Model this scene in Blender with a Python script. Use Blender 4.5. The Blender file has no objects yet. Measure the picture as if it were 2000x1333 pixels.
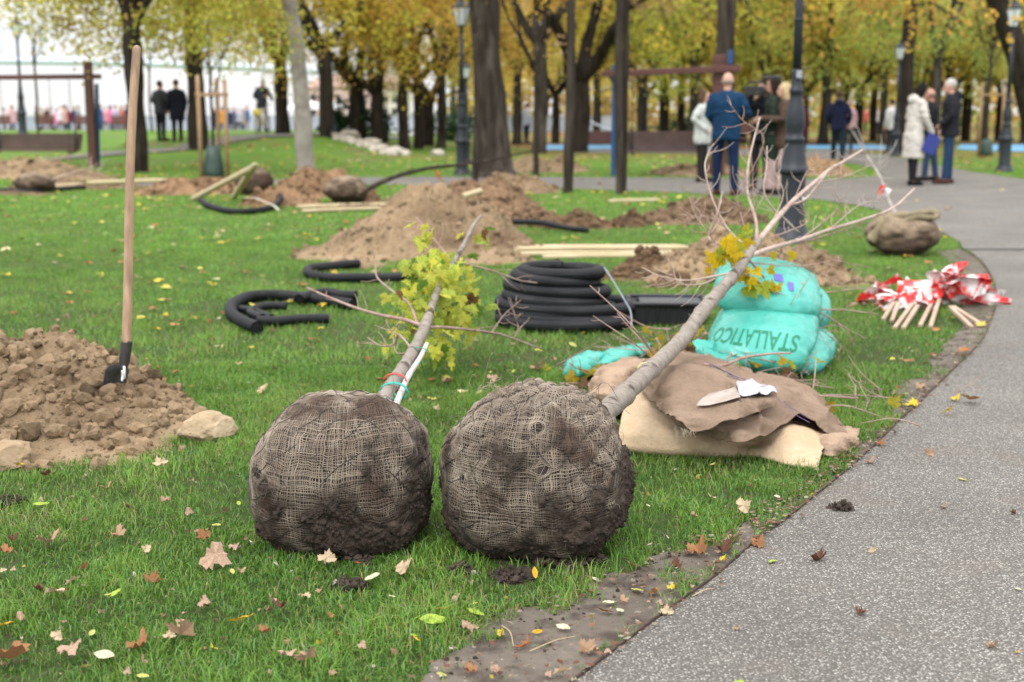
import bpy, bmesh, math, random
import numpy as np
from mathutils import Vector, Matrix, Euler

# ------------------------------------------------------------------ camera, sky, sun, exposure
S = bpy.context.scene
COL = S.collection
CAM_H = 1.18
FPX, CX, CY, HORIZON = 2600.0, 1000.0, 666.5, 225.0
PITCH = math.atan((CY - HORIZON) / FPX)
cam_d = bpy.data.cameras.new("camera")
cam = bpy.data.objects.new("camera", cam_d)
COL.objects.link(cam)
cam.location = (0, 0, CAM_H)
cam.rotation_euler = (math.pi / 2 - PITCH, 0, 0)
cam_d.sensor_width = 36.0
cam_d.lens = FPX / 2000 * 36
cam_d.clip_start = 0.05
cam_d.clip_end = 3000
cam_d.dof.use_dof = True
cam_d.dof.focus_distance = 3.7
cam_d.dof.aperture_fstop = 3.3
S.camera = cam
S.view_settings.view_transform = 'Standard'
S.view_settings.look = 'None'
S.view_settings.gamma = 1.0
S.view_settings.exposure = 0.80

SUN_EL, SUN_ROT = math.radians(52), math.radians(200)
W = bpy.data.worlds.new("World")
S.world = W
W.use_nodes = True
nt = W.node_tree
nt.nodes.clear()
N, L = nt.nodes.new, nt.links.new
out = N('ShaderNodeOutputWorld'); bg = N('ShaderNodeBackground')
sky = N('ShaderNodeTexSky'); sky.sky_type = 'NISHITA'; sky.sun_disc = False
sky.sun_elevation = SUN_EL; sky.sun_rotation = SUN_ROT; sky.dust_density = 3; sky.air_density = 1.5
hs = N('ShaderNodeHueSaturation'); hs.inputs['Saturation'].default_value = 0.2
L(sky.outputs[0], hs.inputs['Color'])
# cloud deck: an overcast sky is about three times as bright overhead as at the horizon
geo = N('ShaderNodeTexCoord'); sep = N('ShaderNodeSeparateXYZ'); L(geo.outputs['Generated'], sep.inputs[0])
mr = N('ShaderNodeMapRange'); L(sep.outputs['Z'], mr.inputs['Value'])
mr.inputs['From Min'].default_value = 0; mr.inputs['From Max'].default_value = 1
mr.inputs['To Min'].default_value = 5.6; mr.inputs['To Max'].default_value = 15.5
mp = N('ShaderNodeMapping'); mp.inputs['Scale'].default_value = (2.2, 2.2, 14); L(geo.outputs['Generated'], mp.inputs[0])
nz = N('ShaderNodeTexNoise'); nz.inputs['Scale'].default_value = 1.6; nz.inputs['Detail'].default_value = 6; L(mp.outputs[0], nz.inputs['Vector'])
cr = N('ShaderNodeValToRGB'); cr.color_ramp.elements[0].position = 0.35; cr.color_ramp.elements[1].position = 0.62
cr.color_ramp.elements[0].color = (.88, .92, 1.0, 1); cr.color_ramp.elements[1].color = (1.06, 1.03, .985, 1)
L(nz.outputs['Fac'], cr.inputs[0])
vm = N('ShaderNodeVectorMath'); vm.operation = 'SCALE'; L(cr.outputs[0], vm.inputs[0]); L(mr.outputs[0], vm.inputs['Scale'])
mx = N('ShaderNodeMix'); mx.data_type = 'RGBA'; mx.inputs[0].default_value = 0.86
L(hs.outputs[0], mx.inputs[6]); L(vm.outputs[0], mx.inputs[7])
L(mx.outputs[2], bg.inputs[0]); bg.inputs[1].default_value = 0.12
L(bg.outputs[0], out.inputs[0])
sun_d = bpy.data.lights.new("sun", 'SUN'); sun_d.energy = 1.1; sun_d.angle = math.radians(25); sun_d.color = (1.0, .97, .92)
sun = bpy.data.objects.new("sun", sun_d); COL.objects.link(sun)
_sd = Vector((math.sin(SUN_ROT) * math.cos(SUN_EL), math.cos(SUN_ROT) * math.cos(SUN_EL), math.sin(SUN_EL)))
sun.rotation_euler = _sd.to_track_quat('Z', 'Y').to_euler()
sun.location = (0, 0, 30)

# ------------------------------------------------------------------ numeric helpers
rng = np.random.default_rng(7)
random.seed(7)

def sstep(a, b, x):
    t = np.clip((x - a) / (b - a), 0, 1)
    return t * t * (3 - 2 * t)

def vnoise(P, seed=0):
    P = np.asarray(P, float)
    i = np.floor(P).astype(np.int64); f = P - i; u = f * f * (3 - 2 * f)
    def h(ix, iy, iz):
        n = (ix * 374761393 + iy * 668265263 + iz * 2147483647 + seed * 974634777) & 0xffffffff
        n = ((n ^ (n >> 13)) * 1274126177) & 0xffffffff
        n = ((n ^ (n >> 16)) * 2246822519) & 0xffffffff
        return ((n ^ (n >> 15)) & 0xffffff) / float(0xffffff)
    r = 0
    for dx in (0, 1):
        for dy in (0, 1):
            for dz in (0, 1):
                w = (u[:, 0] if dx else 1 - u[:, 0]) * (u[:, 1] if dy else 1 - u[:, 1]) * (u[:, 2] if dz else 1 - u[:, 2])
                r = r + w * h(i[:, 0] + dx, i[:, 1] + dy, i[:, 2] + dz)
    return r * 2 - 1

def fbm(P, freq=1.0, oct=4, seed=0, gain=.5):
    P = np.asarray(P, float) * freq; a = 1.0; r = 0
    for k in range(oct):
        r = r + a * vnoise(P, seed + k * 17); P = P * 2.03 + 11.3; a *= gain
    return r

def xyz(x, y, z=0):
    x = np.asarray(x, float); y = np.asarray(y, float)
    return np.stack([x, y, np.zeros_like(x) + z], -1)

def terrain(x, y):
    x = np.asarray(x, float); y = np.asarray(y, float)
    a = .52 * sstep(-3.2, -6.5, x) * sstep(-12.6, -10.6, x) * sstep(29, 43, y) * (1 - sstep(60, 74, y))
    b = .45 * sstep(-9, -12.5, x) * sstep(43, 64, y) * (1 - sstep(66, 76, y))
    riv = sstep(-4, -9, x) * sstep(95.5, 98, y) * (1 - sstep(330, 340, y))
    return np.maximum(a, b) - 3.2 * riv

_c, _s = math.cos(PITCH), math.sin(PITCH)
def ray(px, py):
    X = (px - CX) / FPX; Y = (py - CY) / FPX
    return Vector((X, _c - Y * _s, -_s - Y * _c))
def V(px, py, Y):                       # point seen at pixel (px,py) at world distance y = Y
    d = ray(px, py); t = Y / d.y
    return Vector((0, 0, CAM_H)) + d * t
def Gz(px, py, z=0.0):                  # point seen at pixel at height z
    d = ray(px, py); t = (z - CAM_H) / d.z
    return Vector((0, 0, CAM_H)) + d * t
_ts = np.geomspace(2, 420, 5000)
def G(px, py, dz=0.0):                  # point of the terrain seen at pixel
    d = ray(px, py)
    z = CAM_H + d.z * _ts; h = terrain(d.x * _ts, d.y * _ts)
    k = np.argmax(z < h)
    if z[k] >= h[k]: k = len(_ts) - 1
    if k > 0:
        g0, g1 = z[k-1] - h[k-1], z[k] - h[k]
        t = _ts[k-1] + (_ts[k] - _ts[k-1]) * g0 / (g0 - g1 + 1e-9)
    else: t = _ts[0]
    p = Vector((0, 0, CAM_H)) + d * t
    p.z = float(terrain(p.x, p.y)) + dz
    return p

def catmull(pts, n):
    P = np.array([list(p) for p in pts], float)
    if len(P) == 2:
        t = np.linspace(0, 1, n)[:, None]; return P[0] * (1 - t) + P[1] * t
    E = np.vstack([2 * P[0] - P[1], P, 2 * P[-1] - P[-2]])
    s = np.linspace(0, len(P) - 1 - 1e-9, n); i = s.astype(int); t = (s - i)[:, None]
    a, b, c, d = E[i], E[i+1], E[i+2], E[i+3]
    return .5 * (2*b + (c-a)*t + (2*a-5*b+4*c-d)*t*t + (3*b-a-3*c+d)*t**3)

# ------------------------------------------------------------------ mesh helpers
class MB:
    def __init__(s): s.v = []; s.f = []; s.c = []; s.n = 0; s.uv = []
    def add(s, v, faces, col=None):
        v = np.asarray(v, float).reshape(-1, 3)
        if isinstance(faces, np.ndarray): faces = [faces]
        by = {}
        for f in faces:
            if isinstance(f, np.ndarray): s.f.append(f.astype(np.int64) + s.n)
            else: by.setdefault(len(f), []).append(f)
        for k in by: s.f.append(np.array(by[k], np.int64) + s.n)
        s.v.append(v)
        if col is None: col = (1, 1, 1)
        col = np.asarray(col, float)
        if col.ndim == 1: col = np.tile(col[:3], (len(v), 1))
        s.c.append(col[:, :3]); s.n += len(v)
        return s
    def verts(s): return np.vstack(s.v)

def mesh_from(name, mb, smooth=True):
    me = bpy.data.meshes.new(name)
    v = mb.verts()
    me.vertices.add(len(v)); me.vertices.foreach_set('co', v.astype(np.float32).ravel())
    loops = np.concatenate([f.ravel() for f in mb.f])
    cnt = np.concatenate([np.full(len(f), f.shape[1]) for f in mb.f])
    st = np.concatenate([[0], np.cumsum(cnt)[:-1]])
    me.loops.add(len(loops)); me.loops.foreach_set('vertex_index', loops.astype(np.int32))
    me.polygons.add(len(cnt)); me.polygons.foreach_set('loop_start', st.astype(np.int32))
    me.polygons.foreach_set('loop_total', cnt.astype(np.int32))
    me.polygons.foreach_set('use_smooth', np.full(len(cnt), smooth))
    me.update(calc_edges=True)
    c = np.vstack(mb.c)
    at = me.color_attributes.new('Col', 'FLOAT_COLOR', 'POINT')
    at.data.foreach_set('color', np.hstack([c, np.ones((len(c), 1))]).astype(np.float32).ravel())
    return me

def obj(name, mb, mat, parent=None, smooth=True):
    me = mb if isinstance(mb, bpy.types.Mesh) else mesh_from(name, mb, smooth)
    if mat is not None:
        me.materials.clear(); me.materials.append(mat)
    o = bpy.data.objects.new(name, me); COL.objects.link(o)
    if parent is not None: o.parent = parent
    return o

def tag(o, label=None, cat=None, group=None, kind=None):
    if label: o['label'] = label
    if cat: o['category'] = cat
    if group: o['group'] = group
    if kind: o['kind'] = kind
    return o
def thing(name, label, cat, loc=(0, 0, 0), rz=0.0, group=None):
    o = bpy.data.objects.new(name, None); o.empty_display_size = .1; COL.objects.link(o)
    o.location = loc; o.rotation_euler = (0, 0, rz)
    return tag(o, label, cat, group)
def dup(o, parent=None):
    c = o.copy(); COL.objects.link(c); c.parent = parent
    for ch in o.children: dup(ch, c)
    return c
def recolor(o, m):
    for sl in o.material_slots: sl.link = 'OBJECT'; sl.material = m

def frames(P):
    T = np.gradient(P, axis=0); T /= np.linalg.norm(T, axis=1)[:, None] + 1e-12
    a = np.array([0, 0, 1.]) if abs(T[0][2]) < .9 else np.array([1., 0, 0])
    n = np.cross(T[0], a); n /= np.linalg.norm(n); Nn = [n]
    for k in range(1, len(P)):
        n = n - T[k] * np.dot(n, T[k]); n /= np.linalg.norm(n) + 1e-12; Nn.append(n)
    Nn = np.array(Nn); return T, Nn, np.cross(T, Nn)

def tube(mb, pts, r, sides=8, cap=True, col=None, n=None, noise=0, seed=0, flat=1.0, roundcap=False):
    P = np.array([list(p) for p in pts], float)
    r = np.asarray(r, float) * np.ones(len(P)) if np.ndim(r) == 0 else np.asarray(r, float)
    if n:
        r = np.interp(np.linspace(0, len(P) - 1, n), np.arange(len(P)), r); P = catmull(P, n)
    if roundcap:
        T0 = P[1] - P[0]; T0 /= np.linalg.norm(T0) + 1e-9; T1 = P[-1] - P[-2]; T1 /= np.linalg.norm(T1) + 1e-9
        an = (75, 50, 25)
        A = [P[0] - T0 * r[0] * math.sin(math.radians(a)) for a in an]; ra = [r[0] * math.cos(math.radians(a)) for a in an]
        B = [P[-1] + T1 * r[-1] * math.sin(math.radians(a)) for a in an[::-1]]; rb = [r[-1] * math.cos(math.radians(a)) for a in an[::-1]]
        P = np.vstack([A, P, B]); r = np.concatenate([ra, r, rb])
    T, A, B = frames(P); m = len(P)
    th = np.linspace(0, 2 * math.pi, sides, endpoint=False)
    rr = r[:, None] * np.ones((m, sides))
    X = P[:, None, :] + rr[..., None] * (np.cos(th)[None, :, None] * A[:, None, :] + flat * np.sin(th)[None, :, None] * B[:, None, :])
    X = X.reshape(-1, 3)
    if noise: 
        D = X - np.repeat(P, sides, 0)
        X = X + D * (fbm(X, 1.0 / (np.mean(r) * 2.5), 3, seed) * noise)[:, None]
    k = np.arange(m - 1)[:, None] * sides; j = np.arange(sides)[None, :]; j2 = (j + 1) % sides
    F = np.stack([k + j, k + j2, k + sides + j2, k + sides + j], -1).reshape(-1, 4)
    fs = [F]
    if cap: fs += [np.arange(sides)[::-1].reshape(1, -1), (np.arange(sides) + (m - 1) * sides).reshape(1, -1)]
    c = col
    if col is not None and np.ndim(col) == 2: c = np.repeat(np.asarray(col), sides, 0)
    mb.add(X, fs, c); return mb

def box(mb, c, s, rot=None, col=None, bev=0.0):
    x, y, z = [k / 2 for k in s]
    b = min(bev, x * .9, y * .9, z * .9)
    if b <= 0:
        v = np.array([(sx*x, sy*y, sz*z) for sx in (-1, 1) for sy in (-1, 1) for sz in (-1, 1)])
        f = [(0,1,3,2),(4,6,7,5),(0,4,5,1),(2,3,7,6),(0,2,6,4),(1,5,7,3)]
    else:
        v = []; idx = {}
        for sx in (-1, 1):
            for sy in (-1, 1):
                for sz in (-1, 1):
                    for a in range(3):
                        q = [sx*x, sy*y, sz*z]; sg = (sx, sy, sz)
                        for k in range(3):
                            if k != a: q[k] -= sg[k] * b
                        idx[(sx, sy, sz, a)] = len(v); v.append(q)
        v = np.array(v, float); f = []
        for a in range(3):
            o = [k for k in range(3) if k != a]
            for sg in (-1, 1):
                q = []
                for (p1, p2) in ((-1,-1),(1,-1),(1,1),(-1,1)):
                    t = [0,0,0]; t[a] = sg; t[o[0]] = p1; t[o[1]] = p2; q.append(idx[(*t, a)])
                if (sg > 0) == (a == 1): q = q[::-1]
                f.append(tuple(q))
            for p1 in (-1, 1):
                for p2 in (-1, 1):
                    t = [0,0,0]; t[o[0]] = p1; t[o[1]] = p2
                    t1 = list(t); t1[a] = -1; t2 = list(t); t2[a] = 1
                    f.append((idx[(*t1, o[0])], idx[(*t2, o[0])], idx[(*t2, o[1])], idx[(*t1, o[1])]))
        for sx in (-1, 1):
            for sy in (-1, 1):
                for sz in (-1, 1): f.append(tuple(idx[(sx, sy, sz, a)] for a in range(3)))
    if rot is not None:
        M = np.array(rot.to_matrix() if hasattr(rot, 'to_matrix') else rot); v = v @ M.T
    mb.add(v + np.array(list(c)), f, col); return mb

def lathe(mb, prof, sides=16, center=(0, 0, 0), col=None, flute=0):
    P = np.array(prof, float); th = np.linspace(0, 2*math.pi, sides, endpoint=False)
    rr = P[:, 0][:, None] * np.ones((len(P), sides))
    if flute: rr = rr * (1 - .035 * (np.arange(sides) % 2)[None, :])
    X = np.stack([rr*np.cos(th), rr*np.sin(th), P[:, 1][:, None]*np.ones((1, sides))], -1).reshape(-1, 3) + np.array(center)
    m = len(P); k = np.arange(m-1)[:, None]*sides; j = np.arange(sides)[None]; j2 = (j+1) % sides
    F = np.stack([k+j, k+j2, k+sides+j2, k+sides+j], -1).reshape(-1, 4)
    mb.add(X, [F, np.arange(sides)[::-1].reshape(1,-1), (np.arange(sides)+(m-1)*sides).reshape(1,-1)], col); return mb

def ell(mb, c, r, rot=None, nu=16, nv=10, col=None):
    u = np.linspace(0, 2*math.pi, nu, endpoint=False); v = np.linspace(.12, math.pi-.12, nv)
    X = np.stack([np.outer(np.sin(v), np.cos(u)), np.outer(np.sin(v), np.sin(u)), np.outer(np.cos(v), np.ones(nu))], -1).reshape(-1, 3) * np.array(r)
    if rot is not None: X = X @ np.array(rot.to_matrix() if hasattr(rot, 'to_matrix') else rot).T
    k = np.arange(nv-1)[:, None]*nu; j = np.arange(nu)[None]; j2 = (j+1) % nu
    F = np.stack([k+j, k+nu+j, k+nu+j2, k+j2], -1).reshape(-1, 4)
    mb.add(X + np.array(list(c)), [F, np.arange(nu).reshape(1,-1), (np.arange(nu)+(nv-1)*nu)[::-1].reshape(1,-1)], col); return mb

_t = (1 + 5 ** .5) / 2
_ico_v = np.array([(-1,_t,0),(1,_t,0),(-1,-_t,0),(1,-_t,0),(0,-1,_t),(0,1,_t),(0,-1,-_t),(0,1,-_t),(_t,0,-1),(_t,0,1),(-_t,0,-1),(-_t,0,1)]) / math.sqrt(1+_t*_t)
_ico_f = np.array([(0,11,5),(0,5,1),(0,1,7),(0,7,10),(0,10,11),(1,5,9),(5,11,4),(11,10,2),(10,7,6),(7,1,8),(3,9,4),(3,4,2),(3,2,6),(3,6,8),(3,8,9),(4,9,5),(2,4,11),(6,2,10),(8,6,7),(9,8,1)])
def _subdiv(v, f):
    v = list(map(tuple, v)); c = {}; F = []
    def mid(a, b):
        k = (min(a, b), max(a, b))
        if k not in c:
            m = (np.array(v[a]) + np.array(v[b])) / 2; v.append(tuple(m / np.linalg.norm(m))); c[k] = len(v) - 1
        return c[k]
    for a, b, d in f:
        x, y, z = mid(a, b), mid(b, d), mid(d, a); F += [(a,x,z),(b,y,x),(d,z,y),(x,y,z)]
    return np.array(v), np.array(F)
_ico2 = _subdiv(_ico_v, _ico_f); _ico3 = _subdiv(*_ico2); _ico4 = _subdiv(*_ico3)

def clods(mb, C, R, seed=0, fine=False, col=None):
    """angular lumps of earth at centres C with radii R"""
    r_ = np.random.default_rng(seed); C = np.asarray(C); R = np.asarray(R); n = len(C)
    v, f = _ico2 if fine else (_ico_v, _ico_f)
    A = r_.normal(size=(n, 4)); A /= np.linalg.norm(A, axis=1)[:, None]; w, x, y, z = A.T
    M = np.stack([1-2*(y*y+z*z), 2*(x*y-z*w), 2*(x*z+y*w), 2*(x*y+z*w), 1-2*(x*x+z*z), 2*(y*z-x*w), 2*(x*z-y*w), 2*(y*z+x*w), 1-2*(x*x+y*y)], -1).reshape(n, 3, 3)
    sc = r_.uniform(.6, 1.15, (n, 1, 3)); jit = r_.uniform(.72, 1.15, (n, len(v), 1))
    X = (v[None] * sc * jit) * R[:, None, None]
    X = np.einsum('nij,nkj->nki', M, X) + C[:, None]
    F = f[None] + (np.arange(n) * len(v))[:, None, None]
    c = None
    if col is not None: c = np.repeat(np.asarray(col), len(v), 0) if np.ndim(col) == 2 else col
    mb.add(X.reshape(-1, 3), F.reshape(-1, 3), c); return mb

def csurf(ctrl, nu, nv):
    """smooth surface through a grid of control points -> (nv,nu,3)"""
    C = np.array([[list(p) for p in row] for row in ctrl], float)
    rows = np.array([catmull(r, nu) for r in C])
    return np.array([catmull(rows[:, k], nv) for k in range(nu)]).transpose(1, 0, 2)
def grid_faces(nu, nv):
    k = np.arange(nv-1)[:, None]*nu; j = np.arange(nu-1)[None]
    return np.stack([k+j, k+j+1, k+nu+j+1, k+nu+j], -1).reshape(-1, 4)
def normals_of(Gd):
    a = np.gradient(Gd, axis=1); b = np.gradient(Gd, axis=0); n = np.cross(a, b)
    return n / (np.linalg.norm(n, axis=2)[..., None] + 1e-12)
def sheet(mb, Gd, thick, col=None):
    """a cloth-like sheet with thickness from a point grid"""
    nv, nu = Gd.shape[:2]; n = normals_of(Gd); A = Gd.reshape(-1, 3); B = (Gd - n * thick).reshape(-1, 3)
    F = grid_faces(nu, nv); m = nu * nv; fs = [F, F[:, ::-1] + m]
    def strip(ix):
        ix = np.array(ix); return np.stack([ix[:-1], ix[:-1] + m, ix[1:] + m, ix[1:]], -1)
    fs += [strip(range(nu)), strip(range(m-1, m-nu-1, -1)), strip(range(m-nu, -1, -nu)), strip(range(nu-1, m, nu))]
    c = None if col is None else (np.vstack([col, col]) if np.ndim(col) == 2 else col)
    mb.add(np.vstack([A, B]), fs, c); return mb

def inside(x, y, poly):
    x = np.asarray(x); y = np.asarray(y); r = np.zeros(x.shape, bool); P = np.asarray(poly)[:, :2]
    for i in range(len(P)):
        (x1, y1), (x2, y2) = P[i], P[i-1]
        if y1 == y2: continue
        c = ((y1 > y) != (y2 > y)) & (x < (x2-x1)*(y-y1)/(y2-y1)+x1); r ^= c
    return r

# ------------------------------------------------------------------ materials
def mat(name, base=(.5,.5,.5), rough=.8, c2=None, scale=8.0, detail=5, mix=(.35,.65), bump=0.0, bscale=None, metal=0.0, spec=.5, world=False,
        vcol=False, translucent=0.0, stretch=None, c3=None, scale3=1.0, mix3=(.5,.7), bdist=.01):
    m = bpy.data.materials.new(name); m.use_nodes = True; nt = m.node_tree; n = nt.nodes; l = nt.links
    b = n['Principled BSDF']; b.inputs['Roughness'].default_value = rough; b.inputs['Metallic'].default_value = metal
    b.inputs['Specular IOR Level'].default_value = spec
    if world: co = n.new('ShaderNodeNewGeometry').outputs['Position']
    else: co = n.new('ShaderNodeTexCoord').outputs['Object']
    if stretch:
        mpn = n.new('ShaderNodeMapping'); mpn.inputs['Scale'].default_value = stretch; l.new(co, mpn.inputs[0]); co = mpn.outputs[0]
    cur = None
    def noise(sc, det=detail):
        t = n.new('ShaderNodeTexNoise'); t.inputs['Scale'].default_value = sc; t.inputs['Detail'].default_value = det
        t.inputs['Roughness'].default_value = .6; l.new(co, t.inputs['Vector']); return t.outputs['Fac']
    def ramp(fac, lo, hi):
        r = n.new('ShaderNodeMapRange'); r.inputs['From Min'].default_value = lo; r.inputs['From Max'].default_value = hi; l.new(fac, r.inputs[0]); return r.outputs[0]
    def mixc(f, a, bb, typ='MIX'):
        x = n.new('ShaderNodeMix'); x.data_type = 'RGBA'; x.blend_type = typ
        if hasattr(f, 'is_linked') or not isinstance(f, float): l.new(f, x.inputs[0])
        else: x.inputs[0].default_value = f
        for s, i in ((a, 6), (bb, 7)):
            if isinstance(s, tuple): x.inputs[i].default_value = (*s, 1)
            else: l.new(s, x.inputs[i])
        return x.outputs[2]
    cur = base
    if c2 is not None: cur = mixc(ramp(noise(scale), *mix), base, c2)
    if c3 is not None: cur = mixc(ramp(noise(scale3), *mix3), cur, c3)
    if vcol:
        a = n.new('ShaderNodeAttribute'); a.attribute_name = 'Col'
        cur = mixc(1.0, a.outputs['Color'], cur, 'MULTIPLY')
    if isinstance(cur, tuple): b.inputs['Base Color'].default_value = (*cur, 1)
    else: l.new(cur, b.inputs['Base Color'])
    if bump:
        bn = n.new('ShaderNodeBump'); bn.inputs['Strength'].default_value = bump; bn.inputs['Distance'].default_value = bdist
        l.new(noise(bscale or scale * 3, 8), bn.inputs['Height']); l.new(bn.outputs[0], b.inputs['Normal'])
    if translucent:
        tr = n.new('ShaderNodeBsdfTranslucent'); ms = n.new('ShaderNodeMixShader'); ms.inputs[0].default_value = translucent
        if isinstance(cur, tuple): tr.inputs[0].default_value = (*cur, 1)
        else: l.new(cur, tr.inputs[0])
        l.new(b.outputs[0], ms.inputs[1]); l.new(tr.outputs[0], ms.inputs[2]); l.new(ms.outputs[0], n['Material Output'].inputs[0])
    return m

M = {}
M['soil'] = mat('dry_soil', (.215,.150,.088), .95, (.295,.215,.135), 9, bump=1.0, bscale=60, c3=(.15,.10,.06), scale3=2.2, mix3=(.5,.75), spec=.2, vcol=True)
M['soil_dark'] = mat('moist_soil', (.115,.075,.046), .92, (.19,.128,.078), 10, bump=.9, bscale=60, spec=.2, vcol=True)
M['mud'] = mat('mud', (.028,.020,.016), .9, (.068,.050,.040), 22, bump=1.0, bscale=110, spec=.25, bdist=.006)
M['burlap'] = mat('burlap_thread', (.30,.255,.205), .95, (.185,.148,.118), 14, c3=(.10,.07,.055), scale3=5.5, mix3=(.50,.62), spec=.1, vcol=True)
M['wire'] = mat('wire', (.05,.045,.04), .6, metal=.3)
M['bark_young'] = mat('young_bark', (.20,.17,.145), .8, (.29,.255,.22), 30, bump=1.0, bscale=70, bdist=.005, c3=(.075,.055,.045), scale3=11, mix3=(.56,.66), spec=.2)
M['bark_twig'] = mat('twig_bark', (.26,.16,.13), .75, (.38,.28,.24), 20, spec=.3)
M['bark_pale'] = mat('pale_twig_bark', (.44,.35,.30), .75, (.28,.18,.15), 12, spec=.3, mix=(.45,.7))
M['bark_dark'] = mat('dark_bark', (.020,.016,.013), .95, (.055,.044,.036), 3, stretch=(3,3,.6), bump=1.0, bscale=9, bdist=.06, spec=.08)
M['bark_mid'] = mat('grey_brown_bark', (.032,.026,.021), .95, (.080,.066,.055), 3, stretch=(3,3,.6), bump=1.0, bscale=9, bdist=.05, spec=.08, c3=(.13,.115,.10), scale3=1.4, mix3=(.55,.7))
M['bark_grey'] = mat('pale_grey_bark', (.26,.23,.21), .9, (.40,.37,.34), 2.5, c3=(.15,.12,.11), scale3=1.6, mix3=(.5,.7), bump=.5, bscale=12, spec=.2)
M['leaf'] = mat('leaf', (1,1,1), .6, (.75,.75,.75), 3, vcol=True, translucent=.6, spec=.1)
M['grass'] = mat('grass_blade', (1,1,1), .55, vcol=True, translucent=.3, spec=.35)
M['dryleaf'] = mat('dry_leaf', (1,1,1), .8, (.7,.62,.6), 25, vcol=True, spec=.2, translucent=.12)
M['pipe'] = mat('black_pipe', (.006,.0065,.008), .45, (.012,.0125,.015), 4, spec=.22)
M['pole'] = mat('peeled_pole', (.40,.32,.185), .7, (.50,.42,.27), 6, stretch=(1,1,1), bump=.3, bscale=30)
M['handle'] = mat('shovel_handle_wood', (.30,.19,.12), .6, (.44,.30,.19), 9, stretch=(6,6,.7), bump=.3, bscale=20, c3=(.13,.08,.055), scale3=3, mix3=(.5,.75))
M['steel'] = mat('blade_steel', (.10,.105,.12), .45, (.05,.045,.045), 30, metal=.7, bump=.3, bscale=60)
M['socket'] = mat('socket_paint', (.012,.012,.014), .5, (.04,.035,.03), 20)
M['teal'] = mat('teal_plastic', (.055,.40,.335), .28, (.095,.50,.42), 6, spec=.5, bump=.25, bscale=14, bdist=.012, translucent=.15)
def film(m):
    n = m.node_tree.nodes; l = m.node_tree.links; b = n['Principled BSDF']; tc = n.new('ShaderNodeTexCoord')
    nz_ = n.new('ShaderNodeTexNoise'); nz_.inputs['Scale'].default_value = 5; l.new(tc.outputs['Object'], nz_.inputs['Vector'])
    ad = n.new('ShaderNodeMix'); ad.data_type = 'VECTOR'; ad.inputs[0].default_value = .10; l.new(tc.outputs['Object'], ad.inputs[4]); l.new(nz_.outputs['Color'], ad.inputs[5])
    v1 = n.new('ShaderNodeTexVoronoi'); v1.inputs['Scale'].default_value = 11; l.new(ad.outputs[1], v1.inputs['Vector'])
    v2 = n.new('ShaderNodeTexVoronoi'); v2.inputs['Scale'].default_value = 27; l.new(ad.outputs[1], v2.inputs['Vector'])
    a = n.new('ShaderNodeMath'); a.operation = 'MULTIPLY_ADD'; l.new(v2.outputs['Distance'], a.inputs[0]); a.inputs[1].default_value = .45; l.new(v1.outputs['Distance'], a.inputs[2])
    bn = n.new('ShaderNodeBump'); bn.inputs['Strength'].default_value = .55; bn.inputs['Distance'].default_value = .018; l.new(a.outputs[0], bn.inputs['Height']); l.new(bn.outputs[0], b.inputs['Normal'])
film(M['teal'])
M['bagprint'] = mat('green_print', (.0,.17,.09), .5)
M['sackcloth'] = mat('brown_sackcloth', (.265,.195,.145), .95, (.165,.118,.086), 7, bump=1.0, bscale=75, bdist=.006, spec=.05, c3=(.27,.19,.135), scale3=55, mix3=(.35,.85))
M['sacklight'] = mat('pale_sackcloth', (.56,.44,.31), .95, (.46,.345,.23), 5, bump=1.0, bscale=75, bdist=.005, spec=.05, c3=(.44,.32,.20), scale3=55, mix3=(.35,.85))
M['sackmid'] = mat('rosy_sackcloth', (.40,.29,.21), .95, (.24,.165,.115), 6, bump=1.0, bscale=75, bdist=.006, spec=.05, c3=(.38,.28,.205), scale3=55, mix3=(.35,.85))
M['swingwood'] = mat('stained_wood', (.085,.030,.022), .5, (.12,.045,.035), 4, stretch=(.6,4,4))
M['swinggrey'] = mat('bench_slats', (.075,.042,.036), .55, (.11,.065,.058), 5)
M['bluemetal'] = mat('blue_metal', (.01,.07,.20), .4)
M['iron'] = mat('lamp_iron', (.014,.019,.027), .5, (.022,.028,.038), 12, spec=.4, bump=.15, bscale=40)
M['glass'] = mat('lantern_glass', (.62,.68,.72), .25, (.75,.80,.84), 3)
M['skin'] = mat('skin', (.55,.30,.22), .55, (.60,.35,.26), 8)
M['skin_dark'] = mat('tanned_skin', (.42,.20,.14), .55, (.48,.25,.18), 8)
M['white'] = mat('white_paint', (.8,.8,.8), .5)
M['rock'] = mat('rock', (.42,.32,.20), .9, (.30,.22,.135), 6, bump=.8, bscale=22, bdist=.012, c3=(.50,.40,.27), scale3=9)
M['rockpale'] = mat('pale_rock', (.55,.50,.44), .9, (.40,.36,.31), 3, bump=.7, bscale=10, bdist=.03)
# ------------------------------------------------------------------ the ground
def gridlines(a, b, fine_a, fine_b, step, grow=1.18):
    L = list(np.arange(fine_a, fine_b + 1e-6, step)); s = step
    while L[-1] < b: s *= grow; L.append(L[-1] + s)
    s = step
    while L[0] > a: s *= grow; L.insert(0, L[0] - s)
    return np.array(L)
gx = gridlines(-900, 900, -22, 12, .5); gy = gridlines(-60, 2200, 0, 100, .5)
X, Y = np.meshgrid(gx, gy)
mb = MB(); mb.add(xyz(X.ravel(), Y.ravel(), terrain(X, Y).ravel()), grid_faces(len(gx), len(gy)))

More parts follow.
